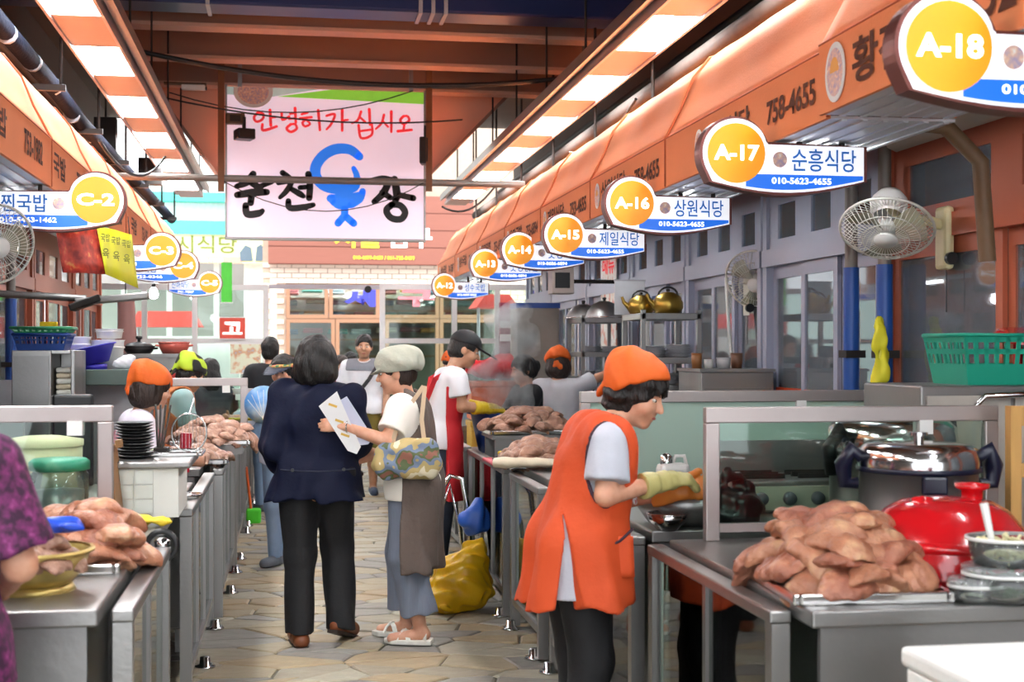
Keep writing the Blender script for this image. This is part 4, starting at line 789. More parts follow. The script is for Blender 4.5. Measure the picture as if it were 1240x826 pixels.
tubbox((c.x, c.y, ZC+.098), .22, .19, .07, mat('sliced_garlic', '#e6dfb0', .5, 0, .1, 30), 'open tub of pale garlic with a white spoon, stacked on the greens', False, True, 140, 2)
c = at(1180, 800, 3.02); t = thing('foam_box', 'white foam box at the lower right edge', 'box', (c.x+.02, c.y-.05, .62)); FOAM = mat('white_foam', '#ecebe6', .8, 0, .02, 60, .1)
part('box', FOAM, t, lambda b: b.box(-.13, .2, -.16, .16, 0, .205), bev=.01); part('lid', FOAM, t, lambda b: b.box(-.14, .21, -.17, .17, .205, .25), bev=.012)
t2 = thing('steel_cart', 'low steel cart carrying the white foam box', 'cart', (c.x+.02, c.y-.05, 0)); part('deck', STEEL_D, t2, lambda b: b.box(-.18, .26, -.2, .2, .59, .62)); 
for x in (-.16, .22):
    for y in (-.18, .16): part('leg', STEEL_D, t2, lambda b: b.box(x, x+.025, y, y+.025, 0, .59))
c = at(1234, 758, 3.40); tubbox((c.x, 3.36, ZC), .15, .12, .045, mat('pale_pickle', '#d9dcc8', .5), 'small clear lidded tub at the counter corner on the right', True, False, 25, 5)
c = at(950, 600, 5.75); t = thing('gas_stove', 'steel table stove with four knobs behind the glass guard', 'stove', (c.x, c.y, ZC)); w = .26
part('body', STEEL, t, lambda b: b.box(-w, w, -.2, .2, .0, .13), bev=.008); part('control_panel', mat('cream_enamel', '#cfcdb8', .4), t, lambda b: b.box(-w+.01, w-.01, -.215, -.2, .015, .11))
for i in range(4): part('knob', mat('grey_knob', '#5d6268', .4), t, lambda b: b.lathe([(0, 0), (.028, 0), (.024, .025), (0, .027)], 16, (-w+.08+.12*i, -.215, .062), rot=(PI/2, 0, 0)))
part('splash_back', STEEL_D, t, lambda b: b.box(-w, w, .17, .2, .13, .27)); 
for x in (-.12, .12): part('pan_support', DARKIRON, t, lambda b: [b.box(x-.09, x+.09, y-.006, y+.006, .13, .15) for y in (-.08, 0, .08)])
F = Field((-.13, -.1, 0), (.13, .1, .28), .01); F.ell((0, 0, .075), (.10, .075, .085), .02); F.cone((-.05, 0, .1), (-.03, 0, .22), .045, .016, .03); F.cone((.04, 0, .1), (.02, 0, .21), .04, .014, .03); F.cone((-.02, 0, .17), (.02, 0, .17), .022, .022, .01, 's'); F.ripple(.006, 45, 3, 1); F.half((0, 0, .002), (0, 0, -1))
c = at(890, 600, 5.05); tag(F.mesh('plastic_bag', mat('black_bag', '#17171b', .3, 0, .1), None, loc=(c.x, c.y, ZC)), 'black knotted plastic bag on the counter by the guard post', 'bag')
# mixing basin, bowls and kettle at the orange aproned woman
c = at(832, 612, 5.25); t = thing('steel_basin', 'steel basin the orange aproned woman works over', 'basin', (c.x, c.y, ZC)); part('bowl', STEEL, t, lambda b: b.lathe([(0, .004), (.15, .004), (.19, .06), (.2, .12)], 30), solid=.004); part('rim', CHROME, t, lambda b: b.lathe([(.198, .115), (.215, .118), (.215, .126), (.2, .128)], 30)); part('broth', mat('dark_broth', '#3a2a22', .2), t, lambda b: b.lathe([(0, .085), (.19, .085)], 24))
c = at(783, 628, 5.02); t = thing('steel_bowl', 'polished steel bowl on the rail corner under the woman', 'bowl', (c.x+.08, c.y, ZC)); part('shell', CHROME, t, lambda b: b.lathe([(0, .002), (.04, .002), (.065, .03), (.075, .06)], 24), solid=.003); part('rim', CHROME, t, lambda b: b.lathe([(.074, .057), (.08, .06), (.075, .064)], 24))
c = at(815, 560, 5.95); t = thing('plastic_canister', 'white plastic canister with a steel cap behind the gloves', 'canister', (c.x, c.y, ZC)); part('body', WHITEP, t, lambda b: b.box(-.07, .07, -.05, .05, 0, .17), bev=.025); part('cap', CHROME, t, lambda b: b.lathe([(.028, .165), (.028, .20), (.012, .212), (0, .214)], 14, (-.03, 0, 0))); part('handle', WHITEP, t, lambda b: b.tube([(-.005, 0, .16), (.01, 0, .20), (.05, 0, .20), (.06, 0, .16)], .009, 8))
# wooden chair, cabinet with teal basket
c = at(1240, 600, 4.75); t = thing('wooden_chair', 'light wooden slat-back chair at the right edge', 'chair', (c.x+.14, c.y, 0)); WD = mat('beech_wood', '#c99a58', .5, 0, .15, 6, stretch=(6, 6, 1))
part('seat', WD, t, lambda b: b.box(-.2, .22, -.02, .38, .66, .69), bev=.008)
for x in (-.2, .18):
    part('leg', WD, t, lambda b: b.box(x, x+.04, -.02, .02, 0, 1.35)); part('leg', WD, t, lambda b: b.box(x, x+.04, .34, .38, 0, .66))
part('top_slat', WD, t, lambda b: b.box(-.16, .18, -.015, .015, 1.28, 1.35), bev=.006); part('cross_slat', WD, t, lambda b: b.box(-.16, .18, -.015, .015, 1.10, 1.15), bev=.005)
for i in range(5): part('spindle', WD, t, lambda b: b.box(-.13+i*.065, -.108+i*.065, -.01, .01, .69, 1.28))
c = at(1178, 480, 5.7); t = thing('steel_cabinet', 'grey steel cabinet under the teal basket', 'cabinet', (c.x, c.y, 0)); cw = .33
part('body', STEEL_D, t, lambda b: b.box(-cw, .22, -.2, .35, .08, 1.40), bev=.008); part('door', mat('grey_enamel', '#b9b3aa', .5), t, lambda b: b.box(-cw+.02, .05, -.215, -.2, .12, 1.36)); part('door', mat('grey_enamel'), t, lambda b: b.box(.07, .20, -.215, -.2, .12, 1.36)); part('foot', DARKIRON, t, lambda b: b.box(-cw+.03, .19, -.15, .3, 0, .08)); part('bent_handle', CHROME, t, lambda b: b.tube([(-.12, -.22, 1.30), (-.08, -.25, 1.36), (.2, -.25, 1.37), (.3, -.22, 1.36)], .012))
def basket(c, w, l, h, m, label, holes=True, rz=0, name='plastic_basket'):
    t = thing(name, label, 'basket', c, rz); k = .84
    part('floor_plate', m, t, lambda b: b.box(-w*k/2, w*k/2, -l*k/2, l*k/2, 0, .006))
    def side(b):
        cs = [(-1, -1), (1, -1), (1, 1), (-1, 1)]
        for i in range(4):
            a, d = cs[i], cs[(i+1) % 4]; n = 9
            P = lambda q, f, z: Vector(((a[0]+(d[0]-a[0])*q)*w/2*(k+(1-k)*f), (a[1]+(d[1]-a[1])*q)*l/2*(k+(1-k)*f), z))
            for f0, f1 in ((0, .42), (.62, .72), (.86, 1.0)): b.add([P(0, f0, h*f0), P(1, f0, h*f0), P(1, f1, h*f1), P(0, f1, h*f1)], [(0, 1, 2, 3)])
            for j in range(n+1):
                q0, q1 = max(0, j/n-.022), min(1, j/n+.022); b.add([P(q0, .42, h*.42), P(q1, .42, h*.42), P(q1, 1, h), P(q0, 1, h)], [(0, 1, 2, 3)])
    part('side_mesh', m, t, side, solid=.004); part('rim', m, t, lambda b: b.tube([(-w/2, -l/2, h), (w/2, -l/2, h), (w/2, l/2, h), (-w/2, l/2, h)], .009, 6, True)); return t
c = at(1200, 465, 5.7); basket((c.x+.03, c.y+.05, 1.40), .44, .36, .205, mat('teal_plastic', '#1c9c80', .4, 0, .05), 'teal plastic basket on the grey steel cabinet')
c2 = at(1232, 402, 5.7); t = thing('red_ladle_dish', 'red plastic dish lying in the teal basket', 'dish', (c2.x+.03, c2.y+.05, 1.41)); part('disc', REDG, t, lambda b: b.lathe([(0, .20), (.10, .215), (.13, .19), (.13, .18)], 20, rot=(.2, 0, 0))); part('stem', REDG, t, lambda b: b.cyl((0, 0, 0), (0, 0, .2), .02))
# ================================================================= fans
CAGE = mat('fan_cage', '#d8d6cc', .35, .2, .05); BLADE = glass('fan_blade', '#d8dcc8', alpha=.45, acol='#cfcab0')
def fan(u, v, d, R, label, yaw, pitch, xw, arm=mat('cream_plastic', '#e6d9a8', .45)):
    c = at(u, v, d); t = thing('wall_fan', label, 'fan', c); hd = Euler((pitch, 0, yaw)); M = hd.to_matrix()
    def T(b): b.v = [tuple(M@Vector(p)) for p in b.v]; return b
    b = MB()   # cage: fan axis is local -y
    for i in range(48):
        a = 2*PI*i/48; x, z = math.cos(a), math.sin(a); b.tube([(x*.05, -.075, z*.05), (x*R*.7, -.065, z*R*.7), (x*R, -.01, z*R), (x*R*.75, .055, z*R*.75), (x*.08, .07, z*.08)], .0018, 4)
    T(b).build('cage', CAGE, t)
    b = MB(); b.tube([(math.cos(a*PI/20)*R, -.005, math.sin(a*PI/20)*R) for a in range(40)], .007, 6, True)
    for f, y in ((.5, -.073), (.72, -.063)): b.tube([(math.cos(a*PI/16)*R*f, y, math.sin(a*PI/16)*R*f) for a in range(32)], .0025, 4, True)
    T(b).build('rim', CAGE, t); T(MB().lathe([(0, -.085), (.05, -.082), (.055, -.07), (0, -.068)], 20, rot=(-PI/2, 0, 0))).build('badge', WHITEP, t)
    for k in range(3):
        b = MB(); a0 = k*2.094+.3
        b.grid(lambda uu, vv: (math.cos(a0+(vv-.5)*(1.25-.2*uu))*(.04+uu*(R*.86-.04)), (vv-.5)*.06-.02, math.sin(a0+(vv-.5)*(1.25-.2*uu))*(.04+uu*(R*.86-.04))), 6, 6); T(b).build('blade', BLADE, t)
    T(MB().lathe([(0, -.02), (.045, -.02), (.05, .03), (0, .03)], 16, rot=(-PI/2, 0, 0))).build('hub', WHITEP, t); T(MB().lathe([(.07, .06), (.085, .08), (.085, .16), (.06, .20), (0, .21)], 20, rot=(-PI/2, 0, 0))).build('motor', WHITEP, t)
    m0 = M@Vector((0, .14, 0)); xe = xw-c.x
    part('arm', arm, t, lambda b: b.tube([m0, (m0.x+.06*(1 if xe > 0 else -1), m0.y+.02, m0.z-.06), (xe*.72, m0.y+.02, m0.z-.07), (xe*.9, m0.y+.02, m0.z-.09)], .026, 10)); part('wall_bracket', arm, t, lambda b: b.box(min(xe*.86, xe), max(xe*.86, xe), m0.y-.04, m0.y+.08, m0.z-.30, m0.z+.0), bev=.02)
    part('switch', BLACKP, t, lambda b: b.cyl((xe*.93, m0.y-.06, m0.z-.25), (xe*.93, m0.y-.035, m0.z-.25), .03)); part('pull_cord', BLACKP, t, lambda b: b.cyl((xe*.93, m0.y, m0.z-.3), (xe*.93, m0.y, m0.z-.5), .003, n=5))
fan(1074, 276, 6.3, .212, 'large white wall fan beside the orange-brown doors', -.55, .95, 3.09); fan(918, 340, 9.2, .225, 'smaller looking wall fan in front of the grey doors', -.7, .5, 3.09, mat('grey_fan_plastic', '#c9c6b6', .45))
fan(-8, 296, 6.7, .2, 'wall fan cut off by the left edge of the picture', .6, .3, -2.29)
# ================================================================= right side, middle distance
def rack(x, y, w, l, zs, label, top=None):
    t = thing('steel_rack', label, 'rack', (x, y, 0)); zt = top or zs[-1]
    for a in (-w/2, w/2-.03):
        for c in (-l/2, l/2-.03): part('post', STEEL, t, lambda b: b.box(a, a+.03, c, c+.03, 0, zt+.02))
    for z in zs: part('shelf', STEEL, t, lambda b: b.box(-w/2, w/2, -l/2, l/2, z-.045, z), bev=.004)
    return t
pA = at(800, 380, 9.5); rack(pA.x, pA.y, .42, .55, [.9, 1.30, 1.49, 1.79], 'steel rack with brass kettles on its top shelf'); pB = at(722, 385, 12.2); rack(pB.x, pB.y, .40, .6, [.9, 1.3, 1.52, 1.82], 'steel rack with wok lids on its top shelf'); BRASS = mat('brass', '#a98a3e', .3, .85, .12, 8)
def kettle(c, R, label, rz=0):
    t = thing('kettle', label, 'kettle', c, rz); part('body', BRASS, t, lambda b: b.lathe([(0, 0), (R*.8, 0), (R, R*.35), (R*1.0, R*.75), (R*.8, R*1.15), (R*.45, R*1.35), (R*.42, R*1.4), (0, R*1.45)], 26))
    part('lid_knob', BLACKP, t, lambda b: b.lathe([(0, R*1.45), (R*.12, R*1.47), (R*.15, R*1.6), (0, R*1.66)], 10)); part('spout', BRASS, t, lambda b: b.tube([(-R*.85, 0, R*.5), (-R*1.3, 0, R*.9), (-R*1.45, 0, R*1.3)], [R*.22, R*.14, R*.1], 8)); part('handle', BLACKP, t, lambda b: b.tube([(R*.3*math.cos(a)*2.2, 0, R*1.2+math.sin(a)*R*.55) for a in np.linspace(0, PI, 9)], R*.07, 6))
kettle((pA.x+.03, pA.y-.08, 1.79), .105, 'larger brass kettle on the rack, nearer the camera'); kettle((pA.x-.11, pA.y+.12, 1.79), .095, 'smaller brass kettle behind the first one')
q = at(773, 355, 9.9); t = thing('white_board', 'white board standing on the kettle rack', 'board', (pA.x-.17, pA.y+.24, 1.79)); part('panel', mat('white_panel', '#c9cbd0', .6), t, lambda b: b.box(-.10, .12, 0, .012, 0, .24)); part('edge', ALU, t, lambda b: b.box(-.105, .125, -.002, .014, .24, .25))
def lid(c, R, h, label, m=STEEL):
    t = thing('wok_lid', label, 'lid', c); part('dome', m, t, lambda b: b.lathe([(R, 0), (R, .01), (R*.86, h*.45), (R*.6, h*.82), (R*.25, h), (0, h*1.02)], 28)); part('knob', BLACKP, t, lambda b: b.lathe([(0, h), (.012, h), (.02, h+.03), (0, h+.035)], 12)); part('rim', CHROME, t, lambda b: b.lathe([(R*.98, 0), (R*1.04, 0), (R*1.04, .008), (R, .012)], 28))
lid((pB.x+.05, pB.y-.1, 1.82), .17, .15, 'dark steel wok lid on the rack top, nearer one'); lid((pB.x-.08, pB.y+.17, 1.82), .16, .13, 'pale steel wok lid on the rack top, behind the dark one', STEEL_D)
def plate_stack(c, R, n, m, label, group):
    for i in range(n):
        o = part('plate', m, None, lambda b: b.lathe([(0, .003), (R*.6, .003), (R*.97, .014), (R, .014), (R*.62, 0), (0, 0)], 22), loc=(c[0]+random.uniform(-.006, .006), c[1]+random.uniform(-.006, .006), c[2]+i*.0125)); tag(o, label, 'plate', group)
GP = mat('grey_plate', '#a9a9ae', .35); 
for i, (dx, dy, n, z) in enumerate([(-.1, -.14, 6, 1.49), (.1, -.1, 7, 1.49), (0, .14, 5, 1.49), (.02, -.05, 6, 1.30)]): plate_stack((pA.x+dx, pA.y+dy, z), .10, n, GP, 'grey plate in the %s stack on the kettle rack' % ['left front', 'right front', 'back', 'lower'][i], 'grey plates on the kettle rack')
for i in range(5): plate_stack((pB.x+(-.09, .09, 0, -.09, .09)[i], pB.y+(-.15, -.15, .12, 0, .1)[i], (1.52, 1.52, 1.52, 1.3, 1.3)[i]), .085, 4, GP, 'grey plate in a low stack on the wok lid rack', 'grey plates on the wok lid rack')
c = at(878, 460, 8.9); t = thing('steel_worktable', 'steel work cabinet in front of the grey doors', 'cabinet', (c.x, c.y, 0)); part('body', STEEL, t, lambda b: b.box(-.24, .24, -.25, .25, .1, 1.40), bev=.006); part('top', STEEL, t, lambda b: b.box(-.25, .25, -.26, .26, 1.40, 1.42)); part('door', STEEL_D, t, lambda b: b.box(-.22, .22, -.262, -.25, .2, 1.3)); part('foot', DARKIRON, t, lambda b: b.box(-.22, .22, -.22, .22, 0, .1))
for i, (du, nm, col, R, h) in enumerate([(842, 'brown stoneware cup at the left end of the steel cabinet', '#8a5a30', .035, .10), (896, 'brown stoneware cup at the right end of the steel cabinet', '#6e4a34', .038, .10), (876, 'small steel pot on the steel cabinet', '#b0b0b2', .045, .07), (860, 'white cup on the steel cabinet', '#e4e2de', .03, .06)]):
    q = at(du, 440, 8.85); t = thing('cup', nm, 'cup', (q.x, c.y-.05+.05*(i % 2), 1.42)); m = mat('cup_%d' % i, col, .4); part('wall', m, t, lambda b: b.lathe([(0, .0), (R*.9, 0), (R, h*.5), (R, h), (R*.88, h), (R*.86, .01), (0, .01)], 18)); part('band', m, t, lambda b: b.lathe([(R, h*.9), (R*1.06, h*.93), (R*1.06, h), (R, h)], 18))
c = at(680, 340, 12.3); t = thing('monitor', 'beige boxed speaker with a dark square face on the wall', 'speaker', c); part('case', mat('beige_case', '#b9ada6', .5), t, lambda b: b.box(-.10, .10, -.08, .14, -.12, .12), bev=.01); part('face', BLACKP, t, lambda b: b.box(-.075, .06, -.086, -.08, -.07, .07)); part('mount', DARKIRON, t, lambda b: b.tube([(.0, .1, 0), (.25, .12, .0), (3.15-c.x, .12, 0)], .018))
c = at(635, 405, 13.0); t = thing('grey_cupboard', 'tall grey cupboard standing by the steam', 'cupboard', (c.x+.1, c.y, 0)); part('body', mat('grey_cupboard_paint', '#8d867e', .6, 0, .1), t, lambda b: b.box(-.2, .2, -.2, .2, 0, 1.93), bev=.01); part('door', mat('grey_cupboard_paint'), t, lambda b: b.box(-.18, .18, -.215, -.2, .1, 1.88)); part('handle', CHROME, t, lambda b: b.box(-.16, -.14, -.23, -.215, 1.0, 1.15)); 
t2 = thing('blue_tray', 'blue plastic tray on top of the grey cupboard', 'tray', (c.x+.1, c.y, 1.93)); part('bed', mat('blue_plastic', '#2b4f9e', .4), t2, lambda b: b.box(-.19, .19, -.17, .17, 0, .012)); part('rim', mat('blue_plastic'), t2, lambda b: (b.box(-.21, -.19, -.19, .19, 0, .05), b.box(.19, .21, -.19, .19, 0, .05), b.box(-.19, .19, -.19, -.17, 0, .05), b.box(-.19, .19, .17, .19, 0, .05)))
c = at(611, 410, 13.4); t = thing('maroon_post', 'maroon banner post standing left of the grey cupboard', 'post', (c.x, c.y, 0)); part('post', mat('maroon_paint', '#7c1f3a', .5), t, lambda b: b.box(-.05, .05, -.04, .04, 0, 2.0)); part('base', DARKIRON, t, lambda b: b.box(-.15, .15, -.15, .15, 0, .03)); 
for z in (1.62, 1.75): part('tape', WHITEP, t, lambda b: b.box(-.055, .08, -.05, -.04, z, z+.07))
c = at(660, 378, 12.0); t = thing('price_poster', 'tall white poster with red print beside the yellowish doors', 'poster', (3.085, 12.9, 1.55)); part('sheet', mat2('poster_print', '#eee9e0', '#e8a48c', .6, 10, .52, .6), t, lambda b: b.box(-.01, 0, -.32, .32, 0, .95)); text('메뉴', REDB, t, (-.012, .25, .72), (0, -1, 0), (0, 0, 1), .5, .16, .03)
# red stall clutter around the man
c = at(588, 437, 11.4); F = Field((-.25, -.2, 0), (.25, .2, .25), .016); F.ell((0, 0, .1), (.19, .13, .09), .02); F.cone((.05, 0, .15), (.14, 0, .2), .05, .03, .05); F.ripple(.01, 30, 5, 1); F.half((0, 0, .01), (0, 0, -1))
tt = thing('crate_tower', 'stack of orange and yellow crates holding the red bag', 'crate', (c.x+.06, c.y, 0)); 
for i, (z0, z1, cc) in enumerate([(0, .5, '#c96a3a'), (.51, .95, '#d8b04a'), (.96, 1.28, '#d97a58')]): part('crate', mat('crate_%d' % i, cc, .5), tt, lambda b: (b.box(-.2, .2, -.15, .15, z0, z1), b.box(-.21, .21, -.16, .16, z1-.05, z1)), bev=.01)
tag(F.mesh('plastic_bag', mat('red_bag', '#dc2c34', .35), None, loc=(c.x+.06, c.y, 1.28)), 'red plastic bag on the crates behind the capped man', 'bag')
for i, (u, col, lab) in enumerate([(566, '#8fc43a', 'green bottle standing left on the far counter'), (573, '#5aa84a', 'dark green bottle standing on the far counter'), (557, '#c7dc5a', 'lime bottle standing near the capped man')]):
    q = at(u, 460, 10.9); t = thing('bottle', lab, 'bottle', (1.42+.03*i, 11.82+.1*i, .88)); m = mat('bottle_%d' % i, col, .25); part('body', m, t, lambda b: b.lathe([(0, 0), (.035, 0), (.036, .2), (.03, .25), (.014, .29), (.014, .34), (0, .34)], 16)); part('cap', WHITEP, t, lambda b: b.cyl((0, 0, .34), (0, 0, .365), .016))
c = at(592, 490, 9.75); t = thing('blue_basin', 'blue plastic basin in front of the capped man', 'basin', (c.x+.06, c.y, .80)); part('bowl', mat('blue_plastic'), t, lambda b: b.lathe([(0, .01), (.13, .01), (.19, .28), (.2, .29)], 26), solid=.005); part('rim', mat('blue_plastic'), t, lambda b: b.lathe([(.198, .28), (.22, .284), (.22, .294), (.2, .296)], 26))
def glove(name, c, m, label, rz=0, scale=1, tilt=0):
    F = Field((-.2, -.1, -.03), (.2, .1, .09), .007); F.cone((-.17, 0, .025), (-.02, 0, .025), .045, .038, .02, fl=((0, 0, 1), .55)); F.cone((-.02, 0, .025), (.05, 0, .025), .045, .042, .02, fl=((0, 0, 1), .5))
    for i, (y, L) in enumerate(((-.033, .075), (-.011, .095), (.011, .09), (.033, .07))): F.cone((.05, y, .025), (.05+L, y*1.35, .018), .0115, .009, .006)
    F.cone((0, .035, .025), (.06, .08, .022), .014, .011, .012); F.ripple(.003, 50, 4, 1); o = F.mesh(name, m, None, loc=c, rot=(0, tilt, rz)); o.scale = (scale,)*3; return tag(o, label, 'glove')
YG = mat('yellow_rubber', '#eccb32', .45, 0, .06); CG = mat('cream_rubber', '#e2d3b8', .5, 0, .06); 
c = at(612, 565, 7.6); glove('rubber_glove', (1.36, 7.35, ZC+.01), CG, 'cream rubber glove lying by the pork tray', -.3, 1.25)
c = at(590, 572, 7.6); tag(part('cutting_board', mat('red_board', '#c23a48', .5, 0, .05), None, lambda b: b.box(-.12, .08, -.22, .22, 0, .018), loc=(1.29, 8.0, ZC-.012), bev=.008), 'red plastic board under the cream glove at the rail', 'board')
glove('rubber_glove', (1.40, 8.15, ZC+.01), YG, 'yellow rubber glove lying behind the red board', 2.2, 1.1)
# yellow rubbish bag, blue bag and bent chrome chair beside the rail
F = Field((-.36, -.32, 0), (.36, .32, .62), .014); F.ell((0, 0, .16), (.28, .22, .19), .05); F.ell((.08, 0, .3), (.2, .17, .17), .06); F.cone((.12, 0, .36), (.19, 0, .52), .10, .03, .06); F.ell((-.12, -.02, .12), (.18, .2, .13), .05); F.ripple(.016, 22, 9, 1); F.half((0, 0, .004), (0, 0, -1))
c = atz(562, 738, 0); tag(F.mesh('rubbish_bag', mat('yellow_bag', '#d9a913', .38, 0, .12, 5, .35, 14), None, loc=(1.00, 8.02, 0)), 'full yellow rubbish bag on the floor by the rail', 'bag').scale = (.72, .75, .80)
F = Field((-.14, -.12, 0), (.14, .12, .24), .012); F.ell((0, 0, .09), (.09, .08, .09), .03); F.cone((0, 0, .15), (.03, 0, .21), .04, .02, .04); F.ripple(.01, 40, 2, 1)
c = at(592, 637, 8.3); tag(F.mesh('plastic_bag', mat('blue_bag', '#2c5fc0', .35, 0, .1), None, loc=(1.155, 8.42, .38)), 'small blue plastic bag hung on the rail above the yellow bag', 'bag')
t = thing('chrome_stand', 'bent chrome tube stand beside the yellow bag', 'stand', (1.05, 8.62, 0)); part('hoop', CHROME, t, lambda b: b.tube([(-.16, 0, .015), (-.14, 0, .3), (-.1, 0, .62), (-.03, 0, .74), (.05, 0, .72), (.09, 0, .5), (.11, 0, .015)], .017, 10)); part('hoop', CHROME, t, lambda b: b.tube([(-.12, .25, .015), (-.08, .25, .4), (0, .25, .66), (.06, .25, .4), (.11, .25, .015)], .014, 10)); part('stretcher', CHROME, t, lambda b: b.tube([(-.14, 0, .3), (-.09, .25, .3)], .01, 8))
# blue wall pipes, yellow cloth, hoses
for u, lab in ((1090, 'blue wall pipe left of the yellow cloth'), (1128, 'blue wall pipe right of the yellow cloth')):
    c = at(u, 400, 6.95); t = thing('wall_pipe', lab, 'pipe', (3.02 if u > 1100 else 2.96, 6.72+(.14 if u < 1100 else -.14), 0)); part('tube', BLUEP, t, lambda b: b.cyl((0, 0, 0), (0, 0, 1.98), .042, n=14)); part('grey_tube', GREYP, t, lambda b: b.cyl((0, 0, 1.98), (0, 0, 2.8), .034, n=12)); part('clip', DARKIRON, t, lambda b: b.box(-.05, .06, -.05, .05, 1.5, 1.54))
F = Field((-.12, -.08, 0), (.12, .08, .55), .012); F.cone((0, 0, .5), (.03, 0, .12), .02, .028, .02); F.cone((-.02, 0, .5), (-.04, 0, .03), .016, .024, .02); F.cone((.01, .02, .48), (.05, .02, .02), .014, .02, .015); F.ripple(.010, 45, 6, .35)
c = at(1117, 430, 6.6); o = tag(F.mesh('hanging_cloth', mat('yellow_cloth', '#e6dc2a', .6), None, loc=(2.965, 6.50, 1.30)), 'bright yellow cloth hanging between the blue wall pipes', 'cloth'); o.scale = (.8, .8, .8)
c = at(955, 420, 8.8); pipe('hose', 'thin white hose hanging down the grey doors', 'hose', sag(Vector((3.04, 9.2, 2.05)), Vector((3.03, 8.9, .9)), .1), .012, WHITEP)
c = at(1000, 165, 5.2); pipe('elbow_pipe', 'brown drain pipe under the nearest right awning', 'pipe', [(2.3, 5.05, 2.45), (2.6, 5.1, 2.44), (2.75, 5.1, 2.3), (2.78, 5.1, 1.9)], .035, mat('brown_pipe', '#6b5138', .6))
pipe('window_duct', 'pale duct running over the orange-brown doors', 'duct', [(3.0, 3.2, 2.60), (3.0, 6.4, 2.60)], .07, mat('pale_duct', '#b5aca0', .5), 8)
# ================================================================= left side
def pot(c, R, h, m, label, lidm=None, name='cooking_pot', hn=BLACKP):
    t = thing(name, label, 'pot', c); part('body', m, t, lambda b: b.lathe([(0, 0), (R*.75, 0), (R*.95, h*.55), (R, h)], 26), solid=.005); part('rim', m, t, lambda b: b.lathe([(R*.98, h-.006), (R*1.06, h-.004), (R*1.06, h+.004), (R*.98, h+.006)], 26))
    if lidm: part('lid', lidm, t, lambda b: b.lathe([(R, h), (R*.8, h+.02), (R*.3, h+.035), (.0, h+.037)], 26)); part('lid_knob', hn, t, lambda b: b.lathe([(.012, h+.03), (.012, h+.055), (.025, h+.06), (.025, h+.08), (0, h+.082)], 12))
    for s in (-1, 1): part('handle', hn, t, lambda b: b.tube([(s*R*.95, -.03, h*.7), (s*R*1.18, -.025, h*.75), (s*R*1.18, .025, h*.75), (s*R*.95, .03, h*.7)], .009, 6))
    return t
# brass colander with pork and a blue bag
t = thing('brass_colander', 'brass colander of pork slices at the left counter edge', 'colander', (-.70, 3.94, ZC)); BR2 = mat('pale_brass', '#c9b168', .35, .6, .1, 6); part('foot', BR2, t, lambda b: b.lathe([(.10, 0), (.12, .0), (.11, .018), (.09, .02)], 26)); part('bowl', BR2, t, lambda b: b.lathe([(0, .018), (.10, .018), (.135, .05), (.155, .10), (.16, .11)], 34), solid=.004); part('rim', BR2, t, lambda b: b.lathe([(.158, .105), (.17, .108), (.17, .115), (.158, .117)], 34))
pork_pile((-.70, 3.94, ZC+.10), dome(9, .10, .10, .06, 0, 31), PS, 'pork slice heaped in the brass colander', 'pork slices in the brass colander', .5, 44)
F = Field((-.09, -.07, -.02), (.09, .07, .05), .008); F.ell((0, 0, .01), (.065, .04, .018), .01); F.cone((-.04, 0, .01), (.05, .02, .02), .02, .015, .02); F.ripple(.004, 60, 3, 1); tag(F.mesh('plastic_bag', mat('cobalt_bag', '#2350d0', .35), None, loc=(-.63, 3.90, ZC+.17)), 'folded cobalt blue plastic on the colander pork', 'bag')
t = thing('rail_ring', 'black rubber ring strapped round the left rail end', 'ring', (-.43, 4.86, ZR)); part('ring', BLACKP, t, lambda b: b.tube([(math.cos(a*PI/10)*.05, 0, .005+math.sin(a*PI/10)*.05) for a in range(20)], .011, 8, True)); part('cap', CHROME, t, lambda b: b.lathe([(.028, -.0), (.03, .02), (.012, .03), (0, .03)], 14, (0, .02, .0)))
# jar with teal lid, boards behind the left guard
c = at(72, 580, 5.3); t = thing('clear_jar', 'clear plastic jar with a teal lid behind the left glass guard', 'jar', (c.x, c.y, .86)); part('body', glass('jar_plastic', '#e6eeea', alpha=.12, acol='#dfe6e4'), t, lambda b: b.lathe([(0, .004), (.10, .004), (.11, .03), (.11, .20), (.09, .225)], 24)); part('lid', mat('teal_lid', '#3f9c80', .4), t, lambda b: b.lathe([(.10, .215), (.115, .22), (.115, .25), (.1, .262), (0, .264)], 24)); part('contents', mat('steel_scraps', '#a8a8aa', .3, .6), t, lambda b: b.lathe([(0, .01), (.09, .01), (.095, .14), (0, .15)], 18))
t = thing('cutting_board', 'wooden cutting board leaning behind the teal lidded jar', 'board', (c.x+.19, c.y+.12, .86)); part('panel', mat('brown_board', '#8a6238', .6, 0, .15), t, lambda b: b.obox((0, 0, .15), (.03, .26, .3), (0, -.12, 0)), bev=.006); part('grip', mat('brown_board'), t, lambda b: b.obox((.02, 0, .31), (.02, .08, .03), (0, -.12, 0)))
t = thing('bamboo_steamer', 'pale bamboo tray behind the left guard', 'tray', (c.x-.12, c.y+.32, .86)); part('hoop', mat('bamboo', '#d9cfa8', .6), t, lambda b: b.lathe([(.15, 0), (.16, 0), (.16, .30), (.15, .30)], 28)); part('lid', mat('bamboo'), t, lambda b: b.lathe([(.165, .29), (.165, .315), (.08, .33), (0, .332)], 28))
